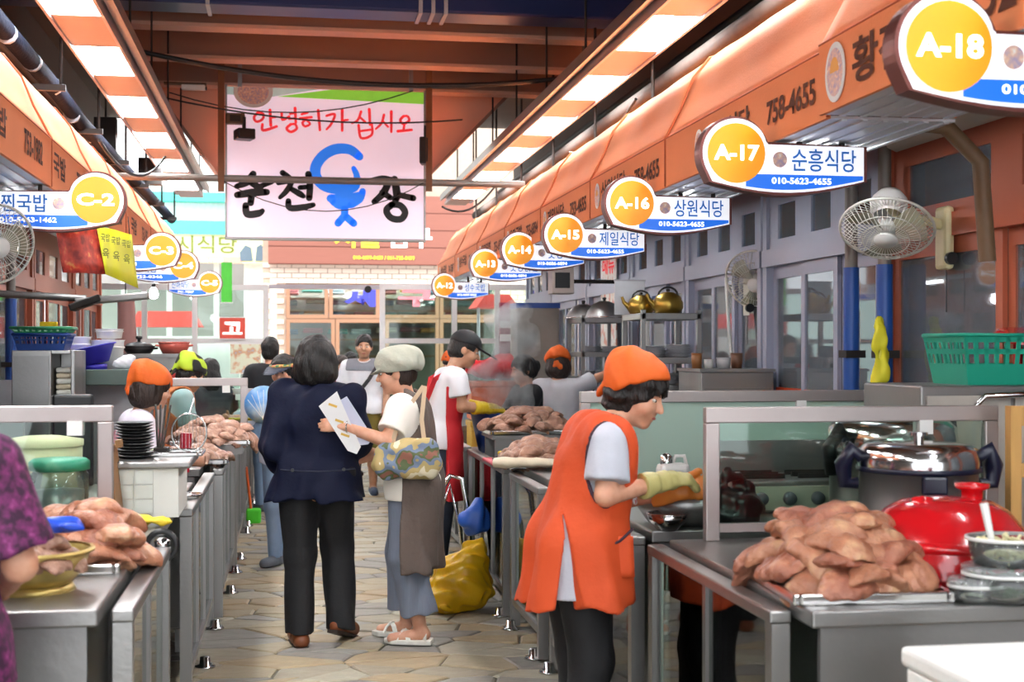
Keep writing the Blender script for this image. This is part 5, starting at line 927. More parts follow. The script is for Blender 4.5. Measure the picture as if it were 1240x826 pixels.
# white sink cabinet with black plates
c0, c1 = atY(132, 545, 5.75), atY(232, 545, 5.75); zc = 1.09
t = thing('white_cabinet', 'white cabinet with steel top under the black plates', 'cabinet', (c0.x, 5.7, 0)); w = c1.x-c0.x; part('body', mat('cream_cabinet', '#d9d9d2', .5, 0, .04), t, lambda b: b.box(0, w-.05, .02, .5, .86, zc-.03)); part('top', STEEL, t, lambda b: b.box(-.01, w, 0, .52, zc-.03, zc), bev=.008); part('tiles', mat('cabinet_tile', '#cfd3cc', .35), t, lambda b: [b.box(.03+i*.078, .1+i*.078, .012, .02, .88+j*.06, .935+j*.06) for i in range(max(1, int((w-.1)/.078))) for j in range(3)])
q = at(170, 540, 5.95); plate_stack((q.x, 5.9, zc), .082, 12, mat('black_plate', '#0c0c0f', .55, spec=.2), 'black plate in the tall stack on the white cabinet', 'stacked black plates')
c = at(222, 522, 6.05); t = thing('wire_strainer', 'round wire strainer leaning on the tray behind the black plates', 'strainer', (c.x+.03, 6.12, zc)); part('hoop', CHROME, t, lambda b: b.tube([(math.cos(a*PI/12)*.075, .02, .09+math.sin(a*PI/12)*.085) for a in range(24)], .004, 6, True)); part('wires', CHROME, t, lambda b: [b.tube([(x, .02, .09-math.sqrt(max(0, .0055-x*x))), (x, .035, .09), (x, .02, .09+math.sqrt(max(0, .0055-x*x)))], .0015, 4) for x in np.linspace(-.06, .06, 9)]); part('handle', CHROME, t, lambda b: b.tube([(0, .02, .17), (.02, .05, .24)], .005, 6))
tray((c.x-.02, 6.05, zc), .20, .18, 'small steel tray under the wire strainer', 0, .02)
t = thing('knife_rack', 'row of dark knives standing beside the wire strainer', 'knife rack', (c.x-.085, 6.1, zc)); part('block', DARKIRON, t, lambda b: b.box(-.03, .03, -.04, .05, 0.006, .03)); 
for i in range(4): part('blade', mat('dark_blade', '#3a352f', .35, .6), t, lambda b: b.obox((-.02+i*.014, .0, .12), (.005, .045, .19), (0, .08*i-.05, 0)))
glove('rubber_glove', (-.60, 5.42, .862), YG, 'yellow rubber glove lying flat on the left counter', .1, 1.05)
t = thing('red_handled_scoop', 'scoop with an upright red handle by the left rail', 'scoop', (-.47, 6.45, .86)); part('handle', mat('red_handle', '#a5152a', .35), t, lambda b: b.cyl((0, 0, .12), (.01, 0, .30), .024, .026, 14)); part('stem', CHROME, t, lambda b: b.cyl((0, 0, .0), (0, 0, .12), .008)); part('pan', CHROME, t, lambda b: b.lathe([(0, .0), (.07, .0), (.085, .02)], 20), solid=.003)
# back of the left stalls: fridge, boxes, shelf with basins
c = at(20, 430, 6.9); t = thing('steel_fridge', 'tall dark steel fridge at the left edge', 'fridge', (-1.78, 6.35, 0)); part('body', STEEL_D, t, lambda b: b.box(-.28, .26, -.3, .3, .08, 1.98), bev=.01); part('door', STEEL, t, lambda b: b.box(.26, .275, -.28, .28, .12, 1.95)); part('handle', BLACKP, t, lambda b: b.box(.275, .30, -.24, -.20, 1.25, 1.6)); part('foot', DARKIRON, t, lambda b: b.box(-.25, .23, -.27, .27, 0, .08)); part('vent', BLACKP, t, lambda b: b.box(-.2, .2, -.306, -.3, 1.7, 1.85))
c = at(58, 450, 7.4); t = thing('steel_cupboard', 'steel cupboard with an open bay under the blue basket', 'cupboard', (c.x, c.y, 0)); zt = 1.54; part('body', STEEL, t, lambda b: (b.box(-.15, .05, -.2, .2, .06, zt), b.box(.05, .17, .1, .2, .06, zt), b.box(.15, .17, -.2, .1, .06, zt), b.box(.05, .15, -.2, .1, zt-.02, zt), b.box(.05, .15, -.2, .1, .06, 1.3)), bev=.004); part('door', STEEL_D, t, lambda b: b.box(-.14, .04, -.212, -.2, .1, zt-.03)); part('foot', DARKIRON, t, lambda b: b.box(-.13, .14, -.18, .18, 0, .06))
for i in range(5): tag(part('towel', mat('towel_%d' % (i % 2), ('#d8d4ca', '#c8b9a0')[i % 2], .9), None, lambda b: b.box(-.04, .04, -.06, .06, 0, .028), loc=(c.x+.10, c.y-.06, 1.30+i*.03), bev=.01), 'folded pale towel in the steel cupboard bay', 'towel', 'folded towels in the cupboard bay')
NB = mat('navy_basket_plastic', '#1b3f86', .4); basket((c.x-.02, c.y+.0, zt), .28, .26, .085, NB, 'navy plastic basket on the steel cupboard'); basket((c.x-.02, c.y+.0, zt+.09), .30, .28, .03, mat('green_basket_plastic', '#2a8a5a', .4), 'shallow green basket nested on the navy one')
t = thing('yellow_sponge', 'yellow sponge lying on the green basket', 'sponge', (c.x, c.y, zt+.125)); part('pad', mat('sponge', '#e6b822', .9, 0, .1, 40, .4), t, lambda b: b.box(-.04, .05, -.03, .03, 0, .03), bev=.008); part('scourer', mat('scourer', '#5a7a3a', .9), t, lambda b: b.box(-.038, .048, -.028, .028, -.006, 0))
# grey crate shelf carrying purple basin and white tubs
c = at(105, 440, 7.95); SH = 1.43; t = thing('shelf_table', 'grey shelf table under the purple basin and white tubs', 'table', (c.x, c.y, 0)); part('top', mat('grey_crate', '#50615a', .5), t, lambda b: b.box(-.2, .33, -.22, .22, SH-.09, SH), bev=.006); part('back_panel', mat('grey_white_panel', '#c3c4c8', .5), t, lambda b: b.box(-.19, .32, .19, .21, .3, SH-.09))
for x in (-.19, .30):
    for y in (-.2, .17): part('leg', STEEL_D, t, lambda b: b.box(x, x+.025, y, y+.025, 0, SH-.09))
q = at(105, 418, 7.8); t = thing('purple_basin', 'violet blue plastic basin tilted on the shelf table', 'basin', (q.x+.02, c.y-.05, SH)); part('bowl', mat('violet_plastic', '#3a32b4', .4), t, lambda b: b.lathe([(0, .0), (.09, .0), (.14, .09), (.155, .095)], 28, (0, 0, .03), rot=(0, -.22, 0)), solid=.005); part('foot_ring', mat('violet_plastic'), t, lambda b: b.lathe([(.06, 0), (.08, 0), (.08, .03), (.06, .03)], 20))
for i, (dx, dy, z, R, h, lab) in enumerate([(-.10, .14, SH, .085, .19, 'tall white tub behind the purple basin'), (.08, .15, SH, .095, .17, 'wide white tub behind the purple basin'), (.09, .15, SH+.18, .08, .055, 'white bowl upside down on the wide tub')]):
    t = thing('white_tub', lab, 'tub', (q.x+dx, c.y+dy-.02, z)); part('wall', WHITEP, t, lambda b: b.lathe([(0, 0), (R*.9, 0), (R, h*.95), (R*1.08, h), (R*.95, h), (R*.92, h*.9), (0, h*.9)], 24)); part('ridge', WHITEP, t, lambda b: b.lathe([(R*.97, h*.7), (R*1.05, h*.72), (R*1.05, h*.77), (R*.98, h*.79)], 24))
F = Field((-.1, -.08, 0), (.1, .08, .09), .009); F.ell((0, 0, .03), (.075, .05, .035), .02); F.cone((.02, 0, .05), (.06, 0, .07), .03, .012, .03); F.ripple(.008, 55, 7, 1); tag(F.mesh('plastic_bag', mat('white_bag', '#e4e4ea', .4), None, loc=(q.x+.20, c.y-.1, SH)), 'crumpled white plastic bag beside the purple basin', 'bag')
c = at(185, 440, 10.6); SH2 = 1.51; t = thing('cooking_range', 'steel range with red panel under the black pan and red pot', 'range', (c.x, c.y, 0)); part('body', STEEL, t, lambda b: b.box(-.28, .30, -.2, .25, .1, SH2), bev=.006); part('red_panel', mat('red_panel', '#b02a28', .5), t, lambda b: b.box(-.1, .28, -.212, -.2, 1.28, 1.36)); part('hood_lip', STEEL_D, t, lambda b: b.box(-.29, .31, -.24, -.2, SH2-.03, SH2)); part('foot', DARKIRON, t, lambda b: b.box(-.25, .27, -.17, .22, 0, .1))
q = at(168, 425, 10.5); pot((q.x, 10.85, SH2), .115, .055, BLACKP, 'black lidded frying pan on the range', BLACKP, 'frying_pan'); q = at(210, 425, 10.5); pot((q.x, 10.85, SH2), .115, .085, mat('coral_enamel', '#c25a4c', .35), 'coral red pot with a loop handle on the range', None, 'cooking_pot', mat('coral_enamel'))
t = thing('grey_partition', 'grey partition panels behind the bandana cook on the left', 'partition', (-1.55, 8.6, 0)); part('panel', mat('grey_white_panel'), t, lambda b: b.box(-.62, .35, 0, .02, .2, 1.36)); 
for x in (-.45, -.28, -.11, .06, .23): part('batten', mat('grey_batten', '#8d8f96', .5), t, lambda b: b.obox((x, -.012, 1.1), (.012, .012, .5), (0, .5, 0)))
part('foot', DARKIRON, t, lambda b: b.box(-.6, .33, -.15, .15, 0, .03)); part('upright', DARKIRON, t, lambda b: (b.box(-.6, -.57, .02, .05, .03, 1.3), b.box(.3, .33, .02, .05, .03, 1.3)))
c = at(108, 478, 7.2); t = thing('cutting_board', 'black cutting board standing upright beside the bandana cook', 'board', (-1.06, 7.08, .86)); part('panel', BLACKP, t, lambda b: b.box(-.10, .10, 0, .03, 0, .46), bev=.014); part('stand', STEEL_D, t, lambda b: b.box(-.08, .08, -.06, .09, 0, .02))
t = thing('grey_worktop', 'grey splash panel running behind the left glass guard', 'panel', (-2.2, 6.95, 0)); part('slab', mat('grey_slab', '#8c8c90', .45, .2), t, lambda b: b.box(0, .93, 0, .05, .1, 1.24), bev=.006); part('cap', STEEL, t, lambda b: b.box(-.01, .94, -.01, .06, 1.24, 1.26)); part('foot', DARKIRON, t, lambda b: b.box(.02, .91, -.02, .07, 0, .1))
# hanging food banner on the left
a = atY(72, 281, 8.35); t = thing('food_banner', 'hanging vinyl banner with a red food picture and yellow menu half', 'banner', (0, 0, 0))
FOOD = mat2('food_picture', '#7c1c18', '#c8402e', .5, 14, .35, .6, c3='#d9a05a', detail=3); MENU = mat('menu_yellow', '#e3e22c', .5, 0, .05)
def quad(b, ps, Y0, Y1, k=10):
    P = [atY(u, v, y) for (u, v), y in zip(ps, (Y0, Y1, Y1, Y0))]
    b.grid(lambda uu, vv: P[0].lerp(P[1], uu).lerp(P[3].lerp(P[2], uu), vv)+Vector((0, .03*math.sin(uu*9), 0)), k, 4)
part('picture_half', FOOD, t, lambda b: quad(b, [(68, 280), (117, 273), (128, 332), (76, 330)], 8.2, 8.5), solid=.003); part('menu_half', MENU, t, lambda b: quad(b, [(117, 273), (159, 284), (167, 349), (128, 332)], 8.5, 9.0), solid=.003)
part('cord', BLACKP, t, lambda b: (b.tube([atY(70, 281, 8.2), atY(64, 245, 8.2)], .004, 4), b.tube([atY(157, 285, 9.0), atY(155, 262, 9.0)], .004, 4)))
OL = mat('olive_menu_print', '#6e7428', .7)
for i in range(3):
    p0 = atY(121+i*13, 281+i*4, 8.5+.13*i); text('국밥', OL, t, (p0.x+.01, 8.46+.12*i, p0.z-.06), (.92, .38, 0), (0, 0, 1), .055, .05, .02); text('육', OL, t, (p0.x+.02, 8.46+.12*i, p0.z-.16), (.92, .38, 0), (0, 0, 1), .04, .06, .02)
for i, (u, Y, lab) in enumerate([(62, 7.9, 'blue pipe nearest the left fridge'), (80, 8.6, 'dark blue pipe behind the white tubs'), (150, 11.5, 'blue pipe behind the hanging food banner')]):
    t = thing('wall_pipe', lab, 'pipe', (-2.22 if i < 2 else -2.2, Y, 0)); part('tube', BLUEP, t, lambda b: b.cyl((0, 0, 0), (0, 0, 1.95), .045, n=12)); part('grey_tube', GREYP, t, lambda b: b.cyl((0, 0, 1.95), (0, 0, 3.0), .036, n=12)); part('clip', DARKIRON, t, lambda b: b.box(-.07, .05, -.05, .05, 1.4, 1.44))
t = thing('extractor_arm', 'grey metal lamp arm jutting from the left wall', 'lamp', at(140, 362, 9.6)); part('arm', STEEL_D, t, lambda b: b.obox((-.02, 0, 0), (.5, .14, .05), (0, -.1, 0)), bev=.01); part('plate', DARKIRON, t, lambda b: b.obox((-.2, 0, -.03), (.22, .18, .05), (0, -.35, 0)), bev=.01); part('strut', STEEL_D, t, lambda b: b.tube([(-.2, 0, 0), (-2.3-t.location.x, 0, .05)], .025))
t = thing('hanging_bulb', 'bare bulb hanging near sign C-5', 'lamp', at(186, 356, 13.2)); part('bulb', LAMP, t, lambda b: b.lathe([(0, -.05), (.035, -.035), (.045, 0), (.03, .04), (.016, .06), (0, .06)], 16)); part('socket', DARKIRON, t, lambda b: b.cyl((0, 0, .06), (0, 0, .11), .02)); part('cord', BLACKP, t, lambda b: b.cyl((0, 0, .11), (0, 0, 2.40-t.location.z), .004, n=5))
F = Field((-.14, -.07, -.7), (.14, .07, .02), .014); F.cone((0, 0, -.03), (0, 0, -.6), .07, .10, .02, fl=((0, 1, 0), .5)); F.ripple(.012, 34, 8, .15); o = F.mesh('hanging_apron', mat('dusty_pink_cloth', '#b98a84', .8), None, loc=at(152, 362, 10.9)); tag(o, 'dusty pink apron hanging under the left awning', 'apron'); part('hanging_cord', BLACKP, o, lambda b: b.cyl((0, 0, -.05), (0, 0, 2.40-o.location.z), .005, n=5)); o.rotation_euler = (0, 0, .3)
t = thing('broom', 'small green and purple brush lying at the foot of the left rail', 'brush', (-.30, 12.3, 0)); part('head', mat('green_bristle', '#4ed02c', .7), t, lambda b: b.box(-.06, .07, -.06, .06, 0, .13), bev=.02); part('collar', mat('purple_plastic', '#5a3a8a', .5), t, lambda b: b.box(-.08, -.06, -.05, .05, 0, .06)); part('handle', mat('orange_handle', '#e8662a', .5), t, lambda b: b.cyl((-.02, 0, .13), (-.06, 0, .5), .012))
# ================================================================= people
SKIN = mat2('skin', '#c98f72', '#d9a488', .5, 18, .35, .65, .05, sub=.12); LIPS = mat('lips', '#a8564e', .45); EYEW = mat('eye_white', '#e4ddd6', .3); EYED = mat('eye_dark', '#1c120e', .2)
HAIRB = mat('black_hair', '#15110f', .5, 0, .3, 40, .6, 90, stretch=(1, 1, .25)); HAIRN = mat('brown_hair', '#2c1d16', .5, 0, .3, 40, .6, 90, stretch=(1, 1, .25))
V3 = lambda *a: Vector(a)
class Person:
    def __init__(s, label, loc, rz, H=1.6, pose=None, head=(0, 0, 0), vox=.009, w=1.0, hands=None):
        s.t = thing('person', label, 'person', loc, rz); s.k = k = H/1.6; s.w = w; s.vox = vox; s.H = H; J = {}
        J['pelvis'] = V3(0, 0, .86)*k; J['neck'] = V3(0, 0, 1.335)*k; J['head'] = V3(0, .035, 1.475)*k
        pose = {a: Vector(b) for a, b in (pose or {}).items()}; J.update({a: b for a, b in pose.items() if a in J})
        up = (J['neck']-J['pelvis']).normalized(); rt = Vector(pose.get('right', (1, 0, 0))).normalized(); s.up, s.rt = up, rt; s.fw = up.cross(rt).normalized() if up.cross(rt).y > 0 else -up.cross(rt).normalized()
        for sd, g in (('L', -1), ('R', 1)):
            J['sh'+sd] = J['neck']-up*.055*k+rt*.165*g*k*(.5+.5*w); J['hip'+sd] = J['pelvis']+Vector((g*.082*k*w, 0, -.03*k)); J['el'+sd] = V3(g*.215*w, -.02, 1.03)*k; J['wr'+sd] = V3(g*.22*w, .07, .81)*k
            J['kn'+sd] = V3(g*.088, .02, .46)*k; J['an'+sd] = V3(g*.088, -.02, .085)*k
        J.update(pose)
        for sd, g in (('L', -1), ('R', 1)):
            if 'toe'+sd not in pose: J['toe'+sd] = Vector((J['an'+sd].x+g*.02, J['an'+sd].y+.15*k, .032))
        s.J = J; s.Rh = Euler((head[1], head[2], head[0]), 'YXZ').to_matrix() if False else (Matrix.Rotation(head[0], 3, 'Z')@Matrix.Rotation(head[1], 3, 'X')@Matrix.Rotation(head[2], 3, 'Y'))
        s.hands = hands or {}; A = np.array([tuple(v) for a, v in J.items() if a != 'right']); s.lo = A.min(0)-np.array([.27, .27, .12]); s.hi = A.max(0)+np.array([.27, .27, .2]); s.lo[2] = max(s.lo[2], -.02)
    def F(s, vox=None): return Field(s.lo, s.hi, vox or s.vox)
    def hp(s, x, y, z): return s.J['head']+s.Rh@(Vector((x, y, z))*s.k)
    def hell(s, F, c, r, k=.015, op='u'): F.ell(s.hp(*c), [q*s.k for q in r], k, op, s.Rh)
    def torso(s, F, e=0, zlow=None, flare=0, bust=.0):
        J, k, w = s.J, s.k, s.w; P, N = J['pelvis'], J['neck']; rt = s.rt; fl = (s.fw, .86)
        F.cone(J['shL'].lerp(J['shR'], .1), J['shL'].lerp(J['shR'], .9), (.058*k+e), k=.04)
        for f, hw, r in ((.74, .075, .100), (.52, .07, .098), (.28, .055, .098)):
            c = P.lerp(N, f); F.cone(c-rt*hw*k*w, c+rt*hw*k*w, r*k*(.4+.6*w)+e, k=.06, fl=fl)
        F.cone(P-V3(1, 0, 0)*.07*k*w, P+V3(1, 0, 0)*.07*k*w, .112*k*(.4+.6*w)+e, k=.06, fl=((0, 1, 0), .92))
        if bust: F.ell(P.lerp(N, .66)+s.fw*.085*k, (.13*k*w+e, .06*k+e+bust, .09*k+e), .05)
        if zlow is not None:
            for g in (-1, 1): F.cone(P+V3(g*.06*k*w, 0, 0), V3(P.x+g*(.075*k*w+flare*.6), P.y, zlow), .115*k*(.4+.6*w)+e, .115*k*(.4+.6*w)+e+flare*.5, k=.05)
    def body(s, skin=SKIN, shoes_on=True):
        F = s.F(); J, k = s.J, s.k; s.torso(F, -.004)
        F.cone(J['neck']-s.up*.03, s.hp(0, -.02, -.05), .05*k, .046*k, .03)
        s.hell(F, (0, -.006, .012), (.073, .094, .108)); s.hell(F, (0, .03, -.055), (.052, .058, .058), .03); s.hell(F, (0, .066, -.092), (.022, .02, .02), .02)
        F.cone(s.hp(0, .088, .012), s.hp(0, .108, -.026), .007*k, .013*k, .012); s.hell(F, (.034, .086, .004), (.02, .012, .011), .008, 's'); s.hell(F, (-.034, .086, .004), (.02, .012, .011), .008, 's')
        for g in (-1, 1): s.hell(F, (g*.073, -.008, -.008), (.012, .022, .032), .008); s.hell(F, (g*.04, .06, -.03), (.028, .028, .026), .025)
        s.hell(F, (0, .082, -.06), (.024, .012, .012), .01)
        for sd in 'LR':
            F.cone(J['sh'+sd], J['el'+sd], .048*k, .038*k, .03); F.cone(J['el'+sd], J['wr'+sd], .039*k, .026*k, .015)
            F.cone(J['hip'+sd], J['kn'+sd], .086*k, .056*k, .04); F.cone(J['kn'+sd], J['kn'+sd].lerp(J['an'+sd], .4), .054*k, .055*k, .02); F.cone(J['kn'+sd].lerp(J['an'+sd], .4), J['an'+sd], .055*k, .036*k, .02)
            F.cone(J['an'+sd]-V3(0, .02, .03), J['toe'+sd], .037*k, .028*k, .02); s.hand(F, sd)
        o = F.mesh('body', skin, s.t); s.face(); return o
    def hand(s, F, sd, e=0):
        h = s.hands.get(sd, {}); J, k = s.J, s.k; g = 1 if sd == 'R' else -1; w = J['wr'+sd]
        d = Vector(h.get('d', (J['wr'+sd]-J['el'+sd]))).normalized(); n = Vector(h.get('n', (-g, 0, 0))); n = (n-d*n.dot(d)).normalized(); sdv = d.cross(n)*g   # towards the thumb
        if sdv.dot(Vector(h.get('thumb', (0, .6, .8)))) < 0: sdv = -sdv
        cu = h.get('curl', .5); fl = (n, .5); p1 = w+d*.085*k; r = .9*.034*k+e
        F.cone(w, w+d*.03*k, .026*k+e, .03*k+e, .012); F.cone(w+d*.03*k, p1-d*.01*k, r, r*1.12, .012, fl=fl)
        for i, L in enumerate((.072, .082, .076, .06)):
            y = (.028-.019*i)*k; a = p1-d*.008*k+sdv*y; a1 = cu*.75; d1 = (d*math.cos(a1)+n*math.sin(a1)).normalized(); a2 = cu*1.7; d2 = (d*math.cos(a2)+n*math.sin(a2)).normalized()
            q = a+d1*L*.52*k; F.cone(a, q, .0098*k+e, .0092*k+e, .004); F.cone(q, q+d2*L*.48*k, .0092*k+e, .0078*k+e, .003)
        a = w+d*.028*k+sdv*.024*k; q = a+(d*.65+sdv*.6+n*.35).normalized()*.042*k; F.cone(a, q, .0125*k+e, .011*k+e, .008); F.cone(q, q+(d*.85+sdv*.15+n*.5).normalized()*.034*k, .011*k+e, .0085*k+e, .003)
    def glove(s, sd, m, cuff=.10, e=.006):
        F = s.F(); J = s.J; d = (J['el'+sd]-J['wr'+sd]).normalized(); s.hand(F, sd, e); F.cone(J['wr'+sd], J['wr'+sd]+d*cuff, .030*s.k+e, .043*s.k+e, .01, cut=(0, 1)); F.ripple(.002, 60, 3, 1); return F.mesh('glove', m, s.t)
    def face(s):
        def ellip(c, r, m, nm):
            b = MB(); n, q = 10, 6; b.lathe([(math.sin(PI*i/q), -math.cos(PI*i/q)) for i in range(q+1)], n); b.v = [tuple(s.hp(c[0]+p[0]*r[0], c[1]+p[1]*r[1], c[2]+p[2]*r[2])) for p in b.v]; return b.build(nm, m, s.t)
        for g in (-1, 1):
            e = ellip((g*.033, .079, .003), (.014, .009, .0065), EYEW, 'eye'); ellip((g*.033, .0855, .003), (.0065, .004, .006), EYED, 'iris')
            MB().tube([s.hp(g*.016, .091, .022), s.hp(g*.034, .091, .027), s.hp(g*.054, .078, .022)], [.0025, .0035, .002], 5).build('eyebrow', HAIRB, s.t)
        MB().tube([s.hp(-.022, .085, -.062), s.hp(-.008, .0945, -.0605), s.hp(.008, .0945, -.0605), s.hp(.022, .085, -.062)], [.002, .0055, .0055, .002], 6).build('lips', LIPS, s.t)
    def top(s, m, sleeve=.55, hem=.78, e=.014, flare=0, name='shirt', neck=.07, off=.012, rip=.003, cutv=None, hole=None, bust=0, collar=False):
        """sleeve: 0 none; <=1 part of upper arm; up to 2 to the wrist"""
        F = s.F(); J, k = s.J, s.k; hem *= k; s.torso(F, e, hem-.06, flare, bust)
        if collar: F.cone(J['neck']-s.up*.03, J['neck']+s.up*.035, .062*k, .056*k, .02)
        F.half((0, 0, hem), (0, 0, -1))
        if neck: F.ell(J['neck']+s.up*.035+s.fw*.02, (neck, neck, .055), 0, 's')
        if cutv:
            for c in cutv: F.wedge(c)
        if hole:
            for sd in 'LR': F.ell(J['sh'+sd]+s.rt*(1 if sd == 'R' else -1)*.01-s.up*.03, (hole*.75, hole, hole*1.15), 0, 's')
        for sd in 'LR':
            if sleeve > 0:
                f = min(1, sleeve); q = J['sh'+sd].lerp(J['el'+sd], f); F.cone(J['sh'+sd], q, (.05*k+e+off*.3), (.046*k+e+off), .03, cut=(0, 1 if sleeve <= 1 else 0))
                if sleeve > 1: q2 = J['el'+sd].lerp(J['wr'+sd], sleeve-1); F.cone(J['el'+sd], q2, .044*k+e+off*.6, .034*k+e+off*.5, .02, cut=(0, 1))
        if rip: F.ripple(rip, 26, int(hem*100), .5)
        return F.mesh(name, m, s.t)
    def trousers(s, m, end=.06, e=.012, wide=0, name='trousers', rip=.003):
        F = s.F(); J, k = s.J, s.k; P = J['pelvis']; F.cone(P+V3(-.07*k*s.w, 0, .02), P+V3(.07*k*s.w, 0, .02), .112*k*(.4+.6*s.w)+e*.5, k=.05, fl=((0, 1, 0), .92))
        for sd in 'LR':
            h, kn, an = J['hip'+sd], J['kn'+sd], J['an'+sd]; F.cone(h, kn, .09*k+e, .06*k+e+wide*.6, .03)
            if end < kn.z: f = (kn.z-end)/(kn.z-an.z); q = kn.lerp(an, f); F.cone(kn, q, .058*k+e+wide*.6, .046*k+e+wide, .03, cut=(0, 1))
            else: F.half((0, 0, end), (0, 0, -1))
        F.half((0, 0, P.z+.05*k), (0, 0, 1))
        if rip: F.ripple(rip, 24, 5, .45)
        return F.mesh(name, m, s.t)
    def shoes(s, m, sole=None, e=.010, name='shoe'):
        J, k = s.J, s.k
        for sd in 'LR':
            F = s.F(.007 if s.vox < .0095 else s.vox); a, t = J['an'+sd], J['toe'+sd]; dv = Vector((t.x-a.x, t.y-a.y, 0)).normalized(); hl = a-dv*.035*k; hl.z = a.z-.05*k
            F.cone(hl, t, .036*k+e*.4, .036*k, .02); F.cone(hl, a-Vector((0, 0, .03*k)), .034*k+e*.4, .036*k+e*.5, .02, cut=(0, 1)); F.cone(hl.lerp(t, .5), t+dv*.012, .038*k+e*.4, .033*k, .02)
            if a.z < .11*k: F.half((0, 0, .004), (0, 0, -1))
            o = F.mesh(name, m, s.t)
            if sole:
                b = MB(); sd_ = dv.cross(V3(0, 0, 1)); o0 = hl.copy(); o0.z = hl.z-.034*k; ln = (t-hl).length; ax = (t-hl).normalized(); dn = ax.cross(sd_)
                dn = dn if dn.z < 0 else -dn; b.prism([(-.04, -.03), (-.02, -.038), (ln*.6, -.042), (ln+.02, -.034), (ln+.045, 0), (ln+.02, .034), (ln*.6, .042), (-.02, .038), (-.04, .03)], hl+dn*.030*k, ax, sd_, dn*.016); b.build('sole', sole, o)
    def hair(s, m, style='bob', vox=None):
        F = s.F(vox or min(s.vox, .009))
        if style == 'bob': s.hell(F, (0, -.016, .03), (.103, .116, .115)); s.hell(F, (0, -.05, -.045), (.10, .08, .085), .04); s.hell(F, (.075, -.02, -.04), (.035, .06, .06), .03); s.hell(F, (-.075, -.02, -.04), (.035, .06, .06), .03); s.hell(F, (0, .10, -.05), (.066, .075, .10), .015, 's')
        elif style == 'perm': s.hell(F, (0, -.01, .035), (.098, .113, .10)); s.hell(F, (0, -.05, -.035), (.088, .07, .07), .04); s.hell(F, (0, .105, -.045), (.068, .075, .085), .01, 's')
        elif style == 'short': s.hell(F, (0, -.012, .03), (.083, .10, .10)); s.hell(F, (0, -.045, -.03), (.074, .06, .06), .03); s.hell(F, (0, .11, -.03), (.075, .085, .085), .01, 's'); [s.hell(F, (g*.085, .04, -.05), (.03, .05, .05), .01, 's') for g in (-1, 1)]
        elif style == 'bun': s.hell(F, (0, -.014, .025), (.086, .104, .105)); s.hell(F, (0, -.06, -.02), (.075, .06, .07), .03); s.hell(F, (0, -.12, .0), (.045, .04, .045), .02); s.hell(F, (0, .105, -.045), (.068, .08, .092), .01, 's')
        elif style == 'long': s.hell(F, (0, -.014, .025), (.09, .107, .108)); s.hell(F, (0, -.06, -.09), (.09, .06, .12), .04); s.hell(F, (0, .105, -.05), (.066, .08, .10), .01, 's')
        F.ripple(.003 if style != 'perm' else .004, 60, 3, .5 if style != 'perm' else 1); return F.mesh('hair', m, s.t)
    def bandana(s, m, tail=True, tilt=.28):
        F = s.F(min(s.vox, .009)); s.hell(F, (0, -.022, .045), (.116, .126, .110)); s.hell(F, (0, -.07, .10), (.08, .06, .05), .04); s.hell(F, (0, -.095, .125), (.03, .035, .03), .03)
        n = s.Rh@Vector((0, tilt, -1)); F.half(s.hp(0, 0, .028), n)
        if tail: F.cone(s.hp(0, -.10, .04), s.hp(.01, -.135, -.04), .035, .02, .03, fl=(s.Rh@Vector((0, 1, 0)), .5)); F.cone(s.hp(0, -.11, .03), s.hp(-.05, -.13, -.03), .024, .014, .02)
        F.ripple(.003, 34, 8, 1); return F.mesh('bandana', m, s.t)
    def cap(s, m, brim=.085):
        F = s.F(min(s.vox, .009)); s.hell(F, (0, -.006, .04), (.09, .108, .09)); n = s.Rh@Vector((0, .12, -1)); F.half(s.hp(0, 0, .035), n)
        F.cone(s.hp(0, .075, .04), s.hp(0, .10+brim, .022), .068*s.k, .05*s.k, .008, fl=(s.Rh@Vector((0, .2, 1)), .13)); s.hell(F, (0, 0, .128), (.01, .01, .007), .004); return F.mesh('cap', m, s.t)
def strap(pts, w, m, name, parent, th=.004, nrm=None):
    b = MB(); P = [Vector(p) for p in pts]; n = len(P)
    for i in range(n):
        t = (P[min(i+1, n-1)]-P[max(i-1, 0)]).normalized(); q = Vector(nrm) if nrm else Vector((0, 1, 0)); sx = t.cross(q).normalized()*w/2; qn = sx.cross(t).normalized()*th/2
        b.v += [tuple(P[i]+sx+qn), tuple(P[i]-sx+qn), tuple(P[i]-sx-qn), tuple(P[i]+sx-qn)]
    for i in range(n-1):
        for k in range(4): b.f.append((4*i+k, 4*i+(k+1) % 4, 4*i+4+(k+1) % 4, 4*i+4+k)); b.s.append(False)
    b.f += [(3, 2, 1, 0), (4*n-4, 4*n-3, 4*n-2, 4*n-1)]; b.s += [False, False]; return b.build(name, m, parent)
# ---- the navy jacketed woman seen from behind
NAVY = mat('navy_nylon', '#0f142c', .7, 0, .12, 5, .5, 10, spec=.2); BLKC = mat('black_cotton', '#121114', .75, 0, .15, 8, .4, 14)
p = Person('woman in a navy jacket and black trousers walking away down the aisle', (.150, 7.20, 0), .03, 1.62, dict(anL=(-.085, -.01, .085), knL=(-.085, .02, .47), anR=(.125, .06, .145), knR=(.12, .12, .50), toeR=(.20, .19, .036), elL=(-.225, -.02, 1.05), wrL=(-.18, .14, .93), elR=(.22, .04, 1.06), wrR=(.10, .25, 1.06), head=(.0, .03, 1.475)), (-.12, -.05, 0), .0075, 1.12, {'L': {'n': (1, 0, 0)}, 'R': {'n': (-1, 0, 0)}})
p.body(); j = p.top(NAVY, 1.92, .755, .018, .040, 'jacket', .052, .014, .009, collar=True); p.trousers(BLKC, .07, .016, .012, rip=.006); p.shoes(mat('brown_leather', '#7a4326', .4, 0, .1), mat('dark_sole', '#2a1c16', .6)); p.hair(HAIRB, 'bob')
